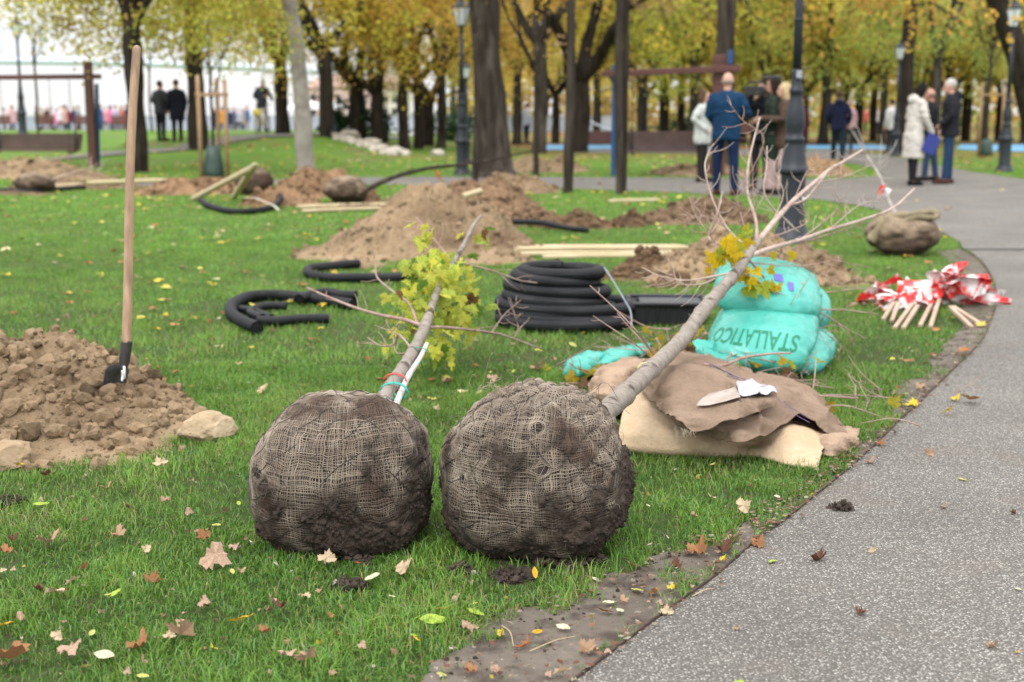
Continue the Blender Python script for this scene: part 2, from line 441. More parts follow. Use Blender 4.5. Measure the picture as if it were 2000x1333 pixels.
def lawn_material():
    m = bpy.data.materials.new('lawn'); m.use_nodes = True; n = m.node_tree.nodes; l = m.node_tree.links; b = n['Principled BSDF']
    b.inputs['Roughness'].default_value = .9; b.inputs['Specular IOR Level'].default_value = .15
    pos = n.new('ShaderNodeNewGeometry').outputs['Position']
    def noise(s, d=5):
        t = n.new('ShaderNodeTexNoise'); t.inputs['Scale'].default_value = s; t.inputs['Detail'].default_value = d; l.new(pos, t.inputs['Vector']); return t.outputs['Fac']
    def ramp(f, a, bb):
        r = n.new('ShaderNodeMapRange'); r.inputs['From Min'].default_value = a; r.inputs['From Max'].default_value = bb; l.new(f, r.inputs[0]); return r.outputs[0]
    def mixc(f, a, c):
        x = n.new('ShaderNodeMix'); x.data_type = 'RGBA'; l.new(f, x.inputs[0])
        for s, i in ((a, 6), (c, 7)):
            if isinstance(s, tuple): x.inputs[i].default_value = (*s, 1)
            else: l.new(s, x.inputs[i])
        return x.outputs[2]
    near = mixc(ramp(noise(22), .35, .65), (.035,.075,.014), (.055,.048,.025))       # thatch and earth between blades
    far = mixc(ramp(noise(3.0), .3, .7), (.060,.150,.018), (.125,.215,.028))
    far = mixc(ramp(noise(.5), .52, .7), far, (.13,.19,.035))
    sp = n.new('ShaderNodeSeparateXYZ'); l.new(pos, sp.inputs[0])
    c = mixc(ramp(sp.outputs['Y'], 7, 22), near, far)
    # leaf litter under the trees
    lit = mixc(ramp(noise(6), .4, .6), (.24,.135,.045), (.14,.075,.035))
    a1 = n.new('ShaderNodeMath'); a1.operation = 'MULTIPLY'; l.new(ramp(sp.outputs['Y'], 33, 48), a1.inputs[0]); l.new(ramp(noise(.18, 4), .36, .52), a1.inputs[1])
    a2 = n.new('ShaderNodeMath'); a2.operation = 'MULTIPLY'; l.new(a1.outputs[0], a2.inputs[0]); l.new(ramp(sp.outputs['X'], -6, 1), a2.inputs[1])
    c = mixc(a2.outputs[0], c, lit)
    # bare dusty patches
    a3 = n.new('ShaderNodeMath'); a3.operation = 'MULTIPLY'; l.new(ramp(noise(.35, 4), .60, .68), a3.inputs[0]); l.new(ramp(sp.outputs['Y'], 14, 24), a3.inputs[1])
    c = mixc(a3.outputs[0], c, (.15,.13,.075))
    l.new(c, b.inputs['Base Color'])
    bn = n.new('ShaderNodeBump'); bn.inputs['Strength'].default_value = .8; bn.inputs['Distance'].default_value = .03; l.new(noise(30, 6), bn.inputs['Height']); l.new(bn.outputs[0], b.inputs['Normal'])
    return m
tag(obj('lawn_ground', mb, lawn_material()), kind='structure')

def path_material(name, c1, c2, speck, scale=150):
    m = bpy.data.materials.new(name); m.use_nodes = True; n = m.node_tree.nodes; l = m.node_tree.links; b = n['Principled BSDF']
    b.inputs['Roughness'].default_value = .8; b.inputs['Specular IOR Level'].default_value = .3
    pos = n.new('ShaderNodeNewGeometry').outputs['Position']
    v = n.new('ShaderNodeTexVoronoi'); v.inputs['Scale'].default_value = scale; l.new(pos, v.inputs['Vector'])
    hsv = n.new('ShaderNodeSeparateColor'); l.new(v.outputs['Color'], hsv.inputs[0])
    r = n.new('ShaderNodeValToRGB'); l.new(hsv.outputs[0], r.inputs[0]); e = r.color_ramp.elements
    e[0].color = (*c1, 1); e[1].color = (*c2, 1); e[1].position = .7
    x = r.color_ramp.elements.new(.9); x.color = (*speck, 1)
    d = n.new('ShaderNodeMapRange'); l.new(v.outputs['Distance'], d.inputs[0]); d.inputs['From Min'].default_value = .30; d.inputs['From Max'].default_value = .62
    mx_ = n.new('ShaderNodeMix'); mx_.data_type = 'RGBA'; l.new(d.outputs[0], mx_.inputs[0]); l.new(r.outputs[0], mx_.inputs[6]); mx_.inputs[7].default_value = (.10,.092,.083,1)
    t = n.new('ShaderNodeTexNoise'); t.inputs['Scale'].default_value = 1.3; t.inputs['Detail'].default_value = 7; l.new(pos, t.inputs['Vector'])
    rr = n.new('ShaderNodeMapRange'); l.new(t.outputs['Fac'], rr.inputs[0]); rr.inputs['From Min'].default_value = .3; rr.inputs['From Max'].default_value = .7; rr.inputs['To Min'].default_value = .80; rr.inputs['To Max'].default_value = 1.12
    vm = n.new('ShaderNodeVectorMath'); vm.operation = 'SCALE'; l.new(mx_.outputs[2], vm.inputs[0]); l.new(rr.outputs[0], vm.inputs['Scale'])
    # damp stains
    t2 = n.new('ShaderNodeTexNoise'); t2.inputs['Scale'].default_value = 3.2; t2.inputs['Detail'].default_value = 4; l.new(pos, t2.inputs['Vector'])
    r2 = n.new('ShaderNodeMapRange'); l.new(t2.outputs['Fac'], r2.inputs[0]); r2.inputs['From Min'].default_value = .57; r2.inputs['From Max'].default_value = .76; r2.inputs['To Max'].default_value = .5
    m3 = n.new('ShaderNodeMix'); m3.data_type = 'RGBA'; l.new(r2.outputs[0], m3.inputs[0]); l.new(vm.outputs[0], m3.inputs[6]); m3.inputs[7].default_value = (.16,.125,.10,1)
    l.new(m3.outputs[2], b.inputs['Base Color'])
    bn = n.new('ShaderNodeBump'); bn.inputs['Strength'].default_value = .9; bn.inputs['Distance'].default_value = .004; bn.invert = True; l.new(v.outputs['Distance'], bn.inputs['Height']); l.new(bn.outputs[0], b.inputs['Normal'])
    return m
M['path'] = path_material('exposed_aggregate', (.125,.115,.101), (.255,.238,.211), (.45,.43,.395), 170)
M['path_far'] = path_material('worn_aggregate', (.185,.172,.155), (.245,.23,.21), (.30,.283,.26), 70)
M['pave'] = mat('promenade_paving', (.30,.29,.28), .85, (.38,.37,.36), 2, world=True)

def densify(P, step=.25):
    out = []
    for i in range(len(P)):
        a, b = Vector(P[i]), Vector(P[(i+1) % len(P)]); n = max(1, int((b-a).length/step)) if step else 1
        for k in range(n): out.append(a.lerp(b, k/n))
    return out
def flat_poly(name, pts, m, dz=.006, kind='structure', follow=False):
    bm = bmesh.new(); vs = [bm.verts.new((p[0], p[1], 0)) for p in pts]; f = bm.faces.new(vs)
    bmesh.ops.triangulate(bm, faces=[f])
    if follow:
        for _ in range(6):
            e = [e for e in bm.edges if e.calc_length() > 1.2]
            if not e: break
            bmesh.ops.subdivide_edges(bm, edges=e, cuts=1)
            bmesh.ops.triangulate(bm, faces=bm.faces[:])
    for v in bm.verts: v.co.z = float(terrain(v.co.x, v.co.y)) + dz
    bmesh.ops.recalc_face_normals(bm, faces=bm.faces)
    me = bpy.data.meshes.new(name); bm.to_mesh(me); bm.free()
    if me.polygons[0].normal.z < 0: me.flip_normals()
    return tag(obj(name, me, m), kind=kind)

edge_px = [(1040,1400),(1130,1333),(1260,1235),(1385,1142),(1480,1060),(1530,1025),(1600,968),(1655,925),(1710,872),(1760,825),(1815,772),(1860,728),(1900,690),(1925,655),(1942,612),(1947,585),(1940,552),(1922,520),(1905,503),(1880,488)]
edge = catmull([G(*p) for p in edge_px], 120)
e2_px = [(1880,488),(1872,476),(1850,462),(1810,443),(1760,425),(1700,409),(1640,398),(1585,391)]
edge2 = catmull([G(*p) for p in e2_px], 40)
# main path: from behind the camera to the plaza
main_poly = [(-.5,1.0)] + [tuple(p[:2]) for p in edge] + [tuple(p[:2]) for p in edge2[1:]]
for p in [(1480,384),(1300,376),(1100,369),(900,364),(700,361),(480,362),(300,366),(150,372),(0,380),(-260,392),(-260,378),(0,369),(150,362),(300,357),(480,353),(700,347),(900,346),(1100,347),(1300,348),(1480,350),(1640,350),(1690,348),(1720,343),(1712,330),(1672,321),(1600,314),(1500,306),(1380,301),(1240,299),(1100,300),(1100,293),(1240,292),(1380,291),(1500,293),(1560,296),(1640,293),(1720,303),(1800,318),(1850,328),(1900,337),(1960,345),(2040,357),(2300,380),(2900,470)]:
    q = G(*p); main_poly.append((q.x, q.y))
main_poly += [(12, 2), (12, -6), (-.5, -6)]
near_poly = [(-.5,1.0)] + [tuple(p[:2]) for p in edge]
q = G(2000, 491); near_poly += [(q.x, q.y), (12, q.y), (12, -6), (-.5, -6)]
flat_poly('plaza_path', main_poly, M['path_far'], .006)
flat_poly('curved_path', near_poly, M['path'], .010)
# thin black strip between the two surfaces
mb = MB(); a, b2 = G(1876,489), G(2300,492)
box(mb, ((a.x+b2.x)/2, (a.y+b2.y)/2, .012), ((b2-a).length, .055, .008)); tag(obj('dark_strip', mb, mat('strip_black', (.012,.012,.012), .8), smooth=False), kind='structure')
# rusty steel edging
mb = MB(); E = np.vstack([edge, edge2[1:]]); Gd = np.zeros((2, len(E), 3)); t = np.gradient(E, axis=0); nrm = np.stack([-t[:,1], t[:,0], 0*t[:,0]], -1); nrm /= np.linalg.norm(nrm, axis=1)[:, None]
wob = .003 * fbm(E, 3, 2, 5)[:, None]
c1, c2 = E + nrm*(.003+wob), E + nrm*(-.002+wob); zt = .017
A = np.stack([c1*[1,1,0]+[0,0,-.02], c1*[1,1,0]+[0,0,zt], c2*[1,1,0]+[0,0,zt], c2*[1,1,0]+[0,0,-.02]])
mb.add(A.reshape(-1,3), grid_faces(len(E), 4)); tag(obj('steel_edging', mb, mat('rusty_steel', (.035,.022,.018), .85, (.08,.045,.035), 30), smooth=False), kind='structure')
# hillside path
pp = [(-60,322),(60,312),(150,304),(250,296),(330,290),(380,278),(430,271),(500,264),(600,262),(700,264),(790,268),(790,273),(700,269),(600,267),(520,270),(450,281),(400,292),(330,298),(250,303),(150,311),(60,320),(-60,331)]
flat_poly('hill_path', [tuple(G(*p)[:2]) for p in pp], M['path_far'], .03, follow=True)
flat_poly('promenade', [(-90,77),(-5,77),(-5,95.3),(-90,95.3)], M['pave'], .02)
mb = MB(); mb.add([(-900,96,-1.6),(-4,96,-1.6),(-4,338,-1.6),(-900,338,-1.6)], [(0,1,2,3)]); tag(obj('river', mb, mat('river_water', (.12,.15,.16), .12, (.16,.19,.20), .3, world=True, bump=.3, bscale=2)), kind='structure')
# blue play surface
for nm, P in (('play_surface', [(1545,292),(1560,284),(1700,283),(1745,287),(1740,293),(1640,292)]), ('play_surface', [(1868,292),(1875,283),(2100,283),(2100,297),(1950,296)]), ('play_surface', [(1040,294),(1060,284),(1370,284),(1400,291),(1230,291)])):
    flat_poly(nm, [tuple(G(*p)[:2]) for p in P], mat('blue_rubber', (.13,.33,.55), .8), .012)

# bare soil strip by the edging
strip_px = [(760,1400),(850,1333),(890,1275),(960,1210),(1050,1195),(1130,1165),(1180,1140),(1250,1125),(1290,1085),(1400,1060),(1470,1020),(1560,985),(1620,935),(1665,890),(1700,845),(1745,795),(1790,735),(1840,690),(1870,640),(1885,590),(1880,550),(1860,515),(1840,495)]
strip = catmull([G(*p) for p in strip_px], 160); strip[:, :2] += .045 * np.stack([fbm(strip, 5, 4, 1, .7), fbm(strip, 5, 4, 2, .7)], -1)
strip_poly = [tuple(p[:2]) for p in strip] + [tuple((p - n_ * 0)[:2]) for p, n_ in list(zip(edge, nrm))[::-1]]
M['strip'] = mat('trodden_soil', (.105,.085,.068), .85, (.165,.138,.115), 5, c3=(.060,.045,.036), scale3=11, mix3=(.5,.65), bump=1.0, bscale=38, bdist=.012, world=True, spec=.3)
flat_poly('soil_strip', strip_poly, M['strip'], .005)
spots = []   # dark crumbly soil spots (x, y, r)
for (px, py, r) in [(705,1098,.04),(680,1150,.045),(1000,1130,.06),(1085,1098,.07),(900,1118,.03),(5,985,.07),(1130,1095,.08),(1640,1000,.04)]:
    q = G(px, py); spots.append((q.x, q.y, r))

# ------------------------------------------------------------------ earth mounds
mound_specs = []
def mound(label, bumps, seed, m='soil', n=(150,110), nclod=400, clod=(.008,.05), tint=(1,1,1), rough=.05, kindname='soil_mound', grp='heaps of dug soil across the lawn'):
    """bumps: (px, py of the centre on the ground, rx, ry, height)"""
    B = []
    for b in bumps:
        q = G(b[0], b[1]); k_ = 1.0 if seed == 3 else .84; B.append((q.x, q.y, b[2]*k_, b[3]*k_, b[4]*(.88 if seed != 3 else 1)))
    x0 = min(b[0]-b[2]*1.15 for b in B); x1 = max(b[0]+b[2]*1.15 for b in B); y0 = min(b[1]-b[3]*1.15 for b in B); y1 = max(b[1]+b[3]*1.15 for b in B)
    cx, cy = (x0+x1)/2, (y0+y1)/2; R0 = max(x1-x0, y1-y0)
    def H(x, y):
        P = xyz(x, y); wx = fbm(P, 2.2/max(.3, R0*.35), 3, seed); wy = fbm(P, 2.2/max(.3, R0*.35), 3, seed+5); h = np.full(np.shape(x), -1.0)
        for bx, by, rx, ry, hh in B:
            d = np.hypot((x-bx)/rx + .13*wx, (y-by)/ry + .13*wy)
            k = np.clip(1-d, -.3, 1); h = np.maximum(h, hh * np.where(k > 0, 1.12*k**1.05 - .12*k**3, k*1.2))
        amp = np.clip(h/ (.12+0*h), 0, 1)
        h = h + amp*(rough*fbm(P, 5, 4, seed+9)*.55 + rough*.5*np.abs(fbm(P, 16, 3, seed+3)))
        return h
    nx, ny = n; xs = np.linspace(x0, x1, nx); ys = np.linspace(y0, y1, ny); X, Y = np.meshgrid(xs, ys); x, y = X.ravel(), Y.ravel()
    h = H(x, y) ; z = terrain(x, y) + np.maximum(h, -.03)
    F = grid_faces(nx, ny); keep = (h[F] > -.02).any(1); F = F[keep]
    used = np.unique(F); mp_ = -np.ones(len(x), int); mp_[used] = np.arange(len(used))
    r_ = np.random.default_rng(seed)
    cl = (1 + .26*fbm(xyz(x, y), 3.5, 4, seed+30))[:, None] * np.array(tint)
    mb = MB(); mb.add(xyz(x-cx, y-cy, z)[used], mp_[F], cl[used])
    # clods
    k = nclod*4; u = r_.uniform(x0, x1, k); v = r_.uniform(y0, y1, k); hh = H(u, v); lim = hh > r_.uniform(-.02, .05, k)
    u, v, hh = u[lim][:nclod], v[lim][:nclod], np.maximum(hh[lim][:nclod], 0)
    R = clod[0] * (clod[1]/clod[0]) ** (r_.uniform(0, 1, len(u))**(6.0 if seed == 3 else 4.2))
    # bigger lumps roll to the foot
    C = xyz(u-cx, v-cy, terrain(u, v) + hh + R*.25)
    cc = r_.uniform(.78, 1.2, (len(u), 1))*np.where(r_.uniform(size=(len(u), 1)) < .10, .5, 1)*np.array(tint)
    clods(mb, C, R, seed, fine=clod[1] > .03, col=cc)
    o = obj(kindname, mb, M[m], smooth=False); o.location = (cx, cy, 0)
    tag(o, label, 'soil mound', grp); mound_specs.append((H, (x0, x1, y0, y1))); return o, H

near_mound, H_near = mound('large tan heap of crumbly soil with the shovel stuck in its side', [(20,810,.72,.66,.29),(105,790,.50,.46,.285),(222,830,.40,.28,.085),(-150,800,.85,.75,.34),(315,842,.24,.2,.055),(60,880,.5,.26,.06)], 3, n=(330,230), nclod=9000, clod=(.003,.047), rough=.075, grp=None)
mound('tan soil heap between the black pipe coil and the leafy branches', [(835,478,1.05,.80,.64),(745,500,.85,.55,.26),(920,490,.80,.5,.30),(690,520,.35,.25,.08),(970,512,.40,.3,.12)], 21, n=(190,150), nclod=1100, clod=(.008,.05), rough=.10)
mound('darker soil heap with a pale branch lying on its crest', [(930,408,.85,.8,.36),(975,400,.6,.6,.40),(1010,430,.7,.5,.16),(880,425,.6,.5,.2)], 33, m='soil_dark', n=(120,100), nclod=600, clod=(.015,.07), rough=.08, tint=(1.25,1.2,1.15))
mound('soil heap at the foot of the twin slender trunks behind the dark heap', [(1000,375,.9,.8,.30),(930,385,.5,.5,.18)], 35, n=(80,70), nclod=200, clod=(.02,.07), rough=.08)
mound('brown soil heap behind the root ball with the long bare trunk', [(605,383,.75,.8,.48),(550,400,.7,.6,.26),(660,380,.7,.6,.40),(700,395,.5,.4,.12)], 41, m='soil_dark', n=(110,90), nclod=400, clod=(.02,.08), rough=.1, tint=(1.35,1.25,1.15))
mound('low soil heap beneath the crossed pale poles', [(345,378,.75,.7,.27),(300,380,.5,.5,.14),(400,372,.9,.6,.24),(450,378,.5,.5,.2)], 43, m='soil_dark', n=(90,80), nclod=250, clod=(.02,.07), tint=(1.3,1.2,1.1), rough=.08)
mound('wide low soil heap behind the brown swing bench', [(60,345,1.6,1.3,.40),(120,350,1.2,1.1,.26),(-40,345,1.2,1.2,.4)], 45, n=(90,80), nclod=220, clod=(.02,.08), rough=.1)
mound('ragged dark strip of torn turf behind the bundle of pale poles', [(1060,440,.45,.35,.15),(1120,445,.5,.3,.12),(1000,432,.4,.3,.12),(1150,440,.3,.3,.13)], 47, m='soil_dark', n=(90,60), nclod=500, clod=(.015,.06), rough=.12, tint=(.9,.85,.8))
mound('dark heap of turned soil in front of the man in the blue jacket', [(1350,430,.55,.7,.24),(1400,425,.6,.6,.22),(1290,438,.35,.3,.12),(1440,435,.4,.4,.12)], 49, m='soil_dark', n=(100,80), nclod=500, clod=(.015,.06), rough=.1)
mound('small knob of very dark soil in the grass beside the dug strip', [(1225,442,.28,.28,.17)], 51, m='soil_dark', n=(50,45), nclod=160, clod=(.012,.04), rough=.1, tint=(.7,.65,.6))
mound('tan soil heap behind the teal bags, under the bare branches', [(1400,530,.72,.6,.30),(1340,545,.5,.4,.16),(1480,525,.6,.5,.28),(1550,535,.6,.45,.21),(1620,555,.35,.28,.07)], 53, n=(150,110), nclod=900, clod=(.01,.05), rough=.08)
mound('clump of dark clods and roots on the grass behind the pipe coil', [(1275,538,.34,.3,.17),(1235,545,.3,.2,.09),(1310,560,.25,.2,.07)], 55, m='soil_dark', n=(80,60), nclod=500, clod=(.012,.05), rough=.14, tint=(.85,.8,.75))
mound('flat soil heap beyond the large dark trunk', [(1040,335,1.1,1.1,.32),(1090,335,.9,.9,.30),(1010,335,.8,.8,.25)], 57, n=(70,60), nclod=120, clod=(.02,.08), rough=.1)
mound('soil heap beneath the slatted swing seat', [(1330,340,.9,.8,.2),(1380,342,1.2,1.0,.28)], 59, n=(60,50), nclod=120, clod=(.02,.08), rough=.1)
mound('tan soil heap beside the plaza, behind the iron lamp post', [(1590,335,1.0,1.2,.36),(1565,338,1.2,1.0,.30),(1620,343,.6,.6,.12)], 61, n=(70,60), nclod=120, clod=(.02,.08), rough=.08, tint=(1.15,1.05,.9))
mound('thin spill of dark soil under the pale poles on the far lawn', [(700,408,.8,.3,.07),(760,400,.5,.25,.06)], 63, m='soil_dark', n=(60,40), nclod=160, clod=(.012,.04), rough=.08)
mound('spread of dark soil at the base of the shovel handle, far across the lawn', [(20,380,.9,.4,.07),(130,368,1.2,.6,.14),(200,366,.9,.4,.08)], 65, m='soil_dark', n=(60,40), nclod=160, clod=(.012,.05), rough=.08)

def rock(name, label, c, r, seed, m='rock', rz=0, group=None, cat='rock'):
    v, f = _ico4; P = v.copy()
    P = P * (1 + .20*fbm(v, 1.3, 3, seed))[:, None]
    for k in range(9):
        d = np.random.default_rng(seed+k).normal(size=3); d /= np.linalg.norm(d); s = P @ d; lim = .70+.12*np.random.default_rng(seed+k+50).uniform(); P = P - np.outer(np.maximum(s-lim, 0), d)
    P = P * (1+.03*fbm(v, 6, 3, seed+4))[:, None] * np.array(r)
    mb = MB(); mb.add(P, f); o = obj(name, mb, M[m], smooth=False); o.location = c; o.rotation_euler.z = rz; return tag(o, label, cat, group)
q = G(405,866); rock('rock', 'angular tan rock lying on the grass at the foot of the large soil heap', (q.x, q.y+.02, .045), (.105,.075,.062), 7, rz=.35)
M['clod'] = mat('pale_clod', (.27,.19,.11), .95, (.34,.25,.16), 9, bump=1.0, bscale=30); q = Gz(12,905,.03); rock('rock', 'big yellowish clod at the front foot of the large soil heap', (q.x-.02, q.y+.05, .035), (.10,.085,.06), 9, 'clod', rz=.2)
for i, (px, py, rr, lb) in enumerate([(772,302,.28,'rounded pale boulder at the end of the stony bank'),(855,304,.2,'small pale boulder in the grass beside the mid lamp post'),(685,270,.35,'low pale boulder on the crest by the hill path'),(725,285,.3,'pale boulder midway along the stony bank'),(748,294,.24,'pale flat stone just above the rounded boulder')]):
    q = G(px, py); rock('boulder', lb, (q.x, q.y, q.z+rr*.25), (rr*1.3, rr, rr*.6), 20+i, 'rockpale', rz=i, group='boulders along the stony bank', cat='boulder')
# ------------------------------------------------------------------ root balls of netted, sack-wrapped earth
def root_ball(parent, center, rad, axis, seed, quilt, spacing=.0049, mudlift=0.0):
    """center: world position; rad: (rx, rz_up, r_axis). Cloth is centred on the pole facing away from the trunk."""
    A = np.array(axis, float); A /= np.linalg.norm(A)                  # points from the bottom of the ball towards the trunk
    e1 = np.cross(A, [0, 0, 1.]); e1 /= np.linalg.norm(e1); e2 = np.cross(e1, A)
    Cc = np.array(center, float)
    def D(a, b):                                                      # cloth coordinates -> unit direction
        th = np.hypot(a, b); ph = np.arctan2(b, a); s = np.sin(th)
        return np.stack([s*np.cos(ph), s*np.sin(ph), -np.cos(th)], -1)
    def mudmask(d, a, b):
        up = d[:, 1]
        n = fbm(d, 2.2, 4, seed+40)*.55 + fbm(d, 7, 4, seed+41)*.35
        return n - .80*up - .34 + mudlift + .5*np.exp(-((d[:, 0]-.05)**2+(d[:, 1]-.25)**2)/.05)*(1 if seed % 2 else .4)
    def P(a, b, off, core=False):
        a = np.asarray(a, float); b = np.asarray(b, float)
        d = D(a, b)
        n_ = 2.05 + .85*sstep(.3, -.6, d[:, 1])
        r = (np.abs(d[:, 0]/rad[0])**n_ + np.abs(d[:, 1]/rad[1])**n_ + np.abs(d[:, 2]/rad[2])**n_)**(-1/n_)
        r = r*(1 + .055*fbm(d, 1.5, 3, seed) + .022*fbm(d, 5, 3, seed+1))
        wa = a + .10*fbm(d, 2.5, 2, seed+2); wb = b + .10*fbm(d, 2.5, 2, seed+3)
        c = .32; u = (wa+wb*.75)/c; v = (wa*.75-wb)/c
        q = np.sqrt(np.abs(np.sin(math.pi*u)*np.sin(math.pi*v)))
        qa = quilt*np.clip(.35+1.3*d[:, 1]+.25*d[:, 0]-.25*d[:, 2], .06, 1.25)
        r = r + (q-.75)*.019*qa
        m = mudmask(d, a, b)
        if core: r = r + np.clip(m*.035, -.0005, .011)*(1+.5*fbm(d, 22, 3, seed+8)) + .0018*fbm(d, 40, 2, seed+9)
        r = r + off
        X = d*r[:, None]
        W_ = Cc + X[:, :1]*e1 + X[:, 1:2]*e2 + X[:, 2:3]*A
        W_[:, 2] = np.maximum(W_[:, 2], .004 + .0*W_[:, 2])
        return W_, m
    ball = tag(bpy.data.objects.new('root_ball', None)); COL.objects.link(ball); ball.parent = parent
    # earth core on an azimuthal grid
    nt_, npz = 230, 360
    th = np.linspace(.004, math.pi-.01, nt_); ph = np.linspace(0, 2*math.pi, npz, endpoint=False)
    T_, F_ = np.meshgrid(th, ph, indexing='ij'); a = (T_*np.cos(F_)).ravel(); b = (T_*np.sin(F_)).ravel()
    W_, m = P(a, b, 0, True)
    k = np.arange(nt_-1)[:, None]*npz; j = np.arange(npz)[None]; j2 = (j+1) % npz
    Fc = np.stack([k+j, k+j2, k+npz+j2, k+npz+j], -1).reshape(-1, 4)[:, ::-1]
    mb = MB(); mb.add(W_, [Fc, np.arange(npz).reshape(1, -1), (np.arange(npz)+(nt_-1)*npz).reshape(1,-1)])
    r_ = np.random.default_rng(seed)
    aa = r_.uniform(-2, 2, 9000); bb = r_.uniform(-2, 2, 9000); Wc, mm = P(aa, bb, .001, True)
    kp = mm > r_.uniform(.0, .35, 9000); clods(mb, Wc[kp], .0018+.006*r_.uniform(0, 1, kp.sum())**4, seed)
    obj('earth', mb, M['mud'], ball, smooth=True)
    # sack threads
    mb = MB(); lim = 2.45; ds = .021
    r0 = float(np.mean(rad)); sp = spacing/r0
    lines = np.arange(-lim, lim, sp)
    s = np.arange(-lim, lim, ds)
    holes = [(r_.uniform(-1.0, 1.0), r_.uniform(-.2, 1.1), r_.uniform(.05, .10)) for _ in range(3)]
    for fam in (0, 1):
        Lg, Sg = np.meshgrid(lines, s, indexing='ij')
        a = Lg if fam == 0 else Sg; b = Sg if fam == 0 else Lg
        rr = np.hypot(a, b)
        sh = a.shape; af = a.ravel(); bf = b.ravel(); q = np.stack([af, bf, 0*af+fam*7], -1)
        # irregular weave: threads bunch and drift
        w = .030*fbm(q, 3.2, 3, seed+20) + .012*fbm(q, 11, 2, seed+21) + (.006*(np.random.default_rng(seed+fam).normal(size=sh[0])[:, None]*np.ones(sh)).ravel())
        if fam == 0: af = af + w
        else: bf = bf + w
        for hx, hy, hr in holes:
            dx, dy = af-hx, bf-hy; dd = np.hypot(dx, dy)+1e-6; push = hr*np.exp(-((dx*.8+dy*.3)/hr)**2*.55-((dy-.3*dx)/hr)**2*1.2)*.7
            af = af + dx/dd*push; bf = bf + dy/dd*push
        off = .0022 + .0012*fbm(q, 8, 2, seed+22) + (.0006 if fam else 0)
        ctr, m = P(af, bf, off)
        ok = (rr.ravel() < lim) & (m < .50 + .2*vnoise(q*9, seed+5))
        ctr = ctr.reshape(*sh, 3); ok = ok.reshape(sh)
        tan = np.gradient(ctr, axis=1); tan /= np.linalg.norm(tan, axis=2)[..., None]+1e-9
        out = ctr - Cc; out /= np.linalg.norm(out, axis=2)[..., None]+1e-9
        side = np.cross(tan, out)
        wd = (.00082 + .00030*np.random.default_rng(seed+9+fam).uniform(-1, 1, sh[0]))[:, None, None]
        V3 = np.stack([ctr-side*wd, ctr+out*.0013, ctr+side*wd], 2)      # n, s, 3, 3
        nl, ns = sh; idx = (np.arange(nl)[:, None]*ns + np.arange(ns)[None])*3
        seg = ok[:, :-1] & ok[:, 1:]
        i0 = idx[:, :-1][seg]; i1 = idx[:, 1:][seg]
        F = np.vstack([np.stack([i0, i0+1, i1+1, i1], -1), np.stack([i0+1, i0+2, i1+2, i1+1], -1)])
        used = np.unique(F); mp_ = np.zeros(nl*ns*3, np.int64); mp_[used] = np.arange(len(used))
        dirt = np.clip(1.15 - 1.0*sstep(-.60, .28, m.reshape(sh)), .20, 1.15)
        tone = (1+.10*np.random.default_rng(seed+19+fam).normal(size=nl))[:, None]
        c = np.repeat((dirt*tone)[..., None], 3, 2)[..., None]*np.array([1, 1, 1]); 
        mb.add(V3.reshape(-1, 3)[used], mp_[F], c.reshape(-1, 3)[used])
    obj('sack_net', mb, M['burlap'], ball, smooth=True)
    # wire netting drawn along the quilting lines
    mb = MB(); c = .32
    for fam in (0, 1):
        for k in range(-10, 11):
            t = np.linspace(-2.3, 2.3, 160)
            # solve lines u = k (or v = k)
            if fam == 0: a = (k*c - .75*t); b = t
            else: a = t; b = .75*t - k*c
            d = D(a, b); a = a - .10*fbm(d, 2.5, 2, seed+2); 
            ok = (np.hypot(a, b) < 2.3)
            W_, m = P(a, b, .0035 + .003*fbm(np.stack([a, b, a*0], -1), 4, 2, seed+k+50)); ok &= (m < .25+.3*vnoise(np.stack([a*5, b*5, a*0+k], -1), 3))
            run = []
            for i in range(len(t)+1):
                if i < len(t) and ok[i]: run.append(W_[i])
                else:
                    if len(run) > 4: tube(mb, run, .0011, 4)
                    run = []
    if quilt > .05: obj('wire_netting', mb, M['wire'], ball)
    # loose jute fibres and roots
    mb = MB()
    for k in range(150):
        a0, b0 = r_.uniform(-1.9, 1.9, 2); st = P([a0], [b0], .002)[0][0]; o = (st-Cc)/np.linalg.norm(st-Cc)
        L_ = r_.uniform(.012, .045); d1 = o*.35 + r_.normal(size=3)*.75; d2 = r_.normal(size=3); pts = [st, st+d1*L_*.5, st+d1*L_*.7+d2*L_*.4, st+d1*L_*.5+d2*L_*.8-np.array([0,0,L_*.3])]
        pts = [np.array([p_[0], p_[1], max(p_[2], .003)]) for p_ in pts]
        tube(mb, pts, .0006, 3, n=9, col=np.array([1.1, 1.1, 1.1])*r_.uniform(.4, 1.15))
    top = P([0.1], [1.45], 0)[0][0]
    if quilt > .3:
        for k in range(26):
            st = top + r_.normal(size=3)*np.array([.03, .02, .006]) + np.array([-.10, 0, 0]); d1 = np.array([r_.normal()*.6, r_.normal()*.4, .7]); d2 = r_.normal(size=3)
            tube(mb, [st, st+d1*.02, st+d1*.02+d2*.02, st+d2*.03], .0008, 3, n=10, col=(1.25, 1.2, 1.1))
    tag(obj('fringe', mb, M['burlap'], ball), kind='stuff')
    return ball

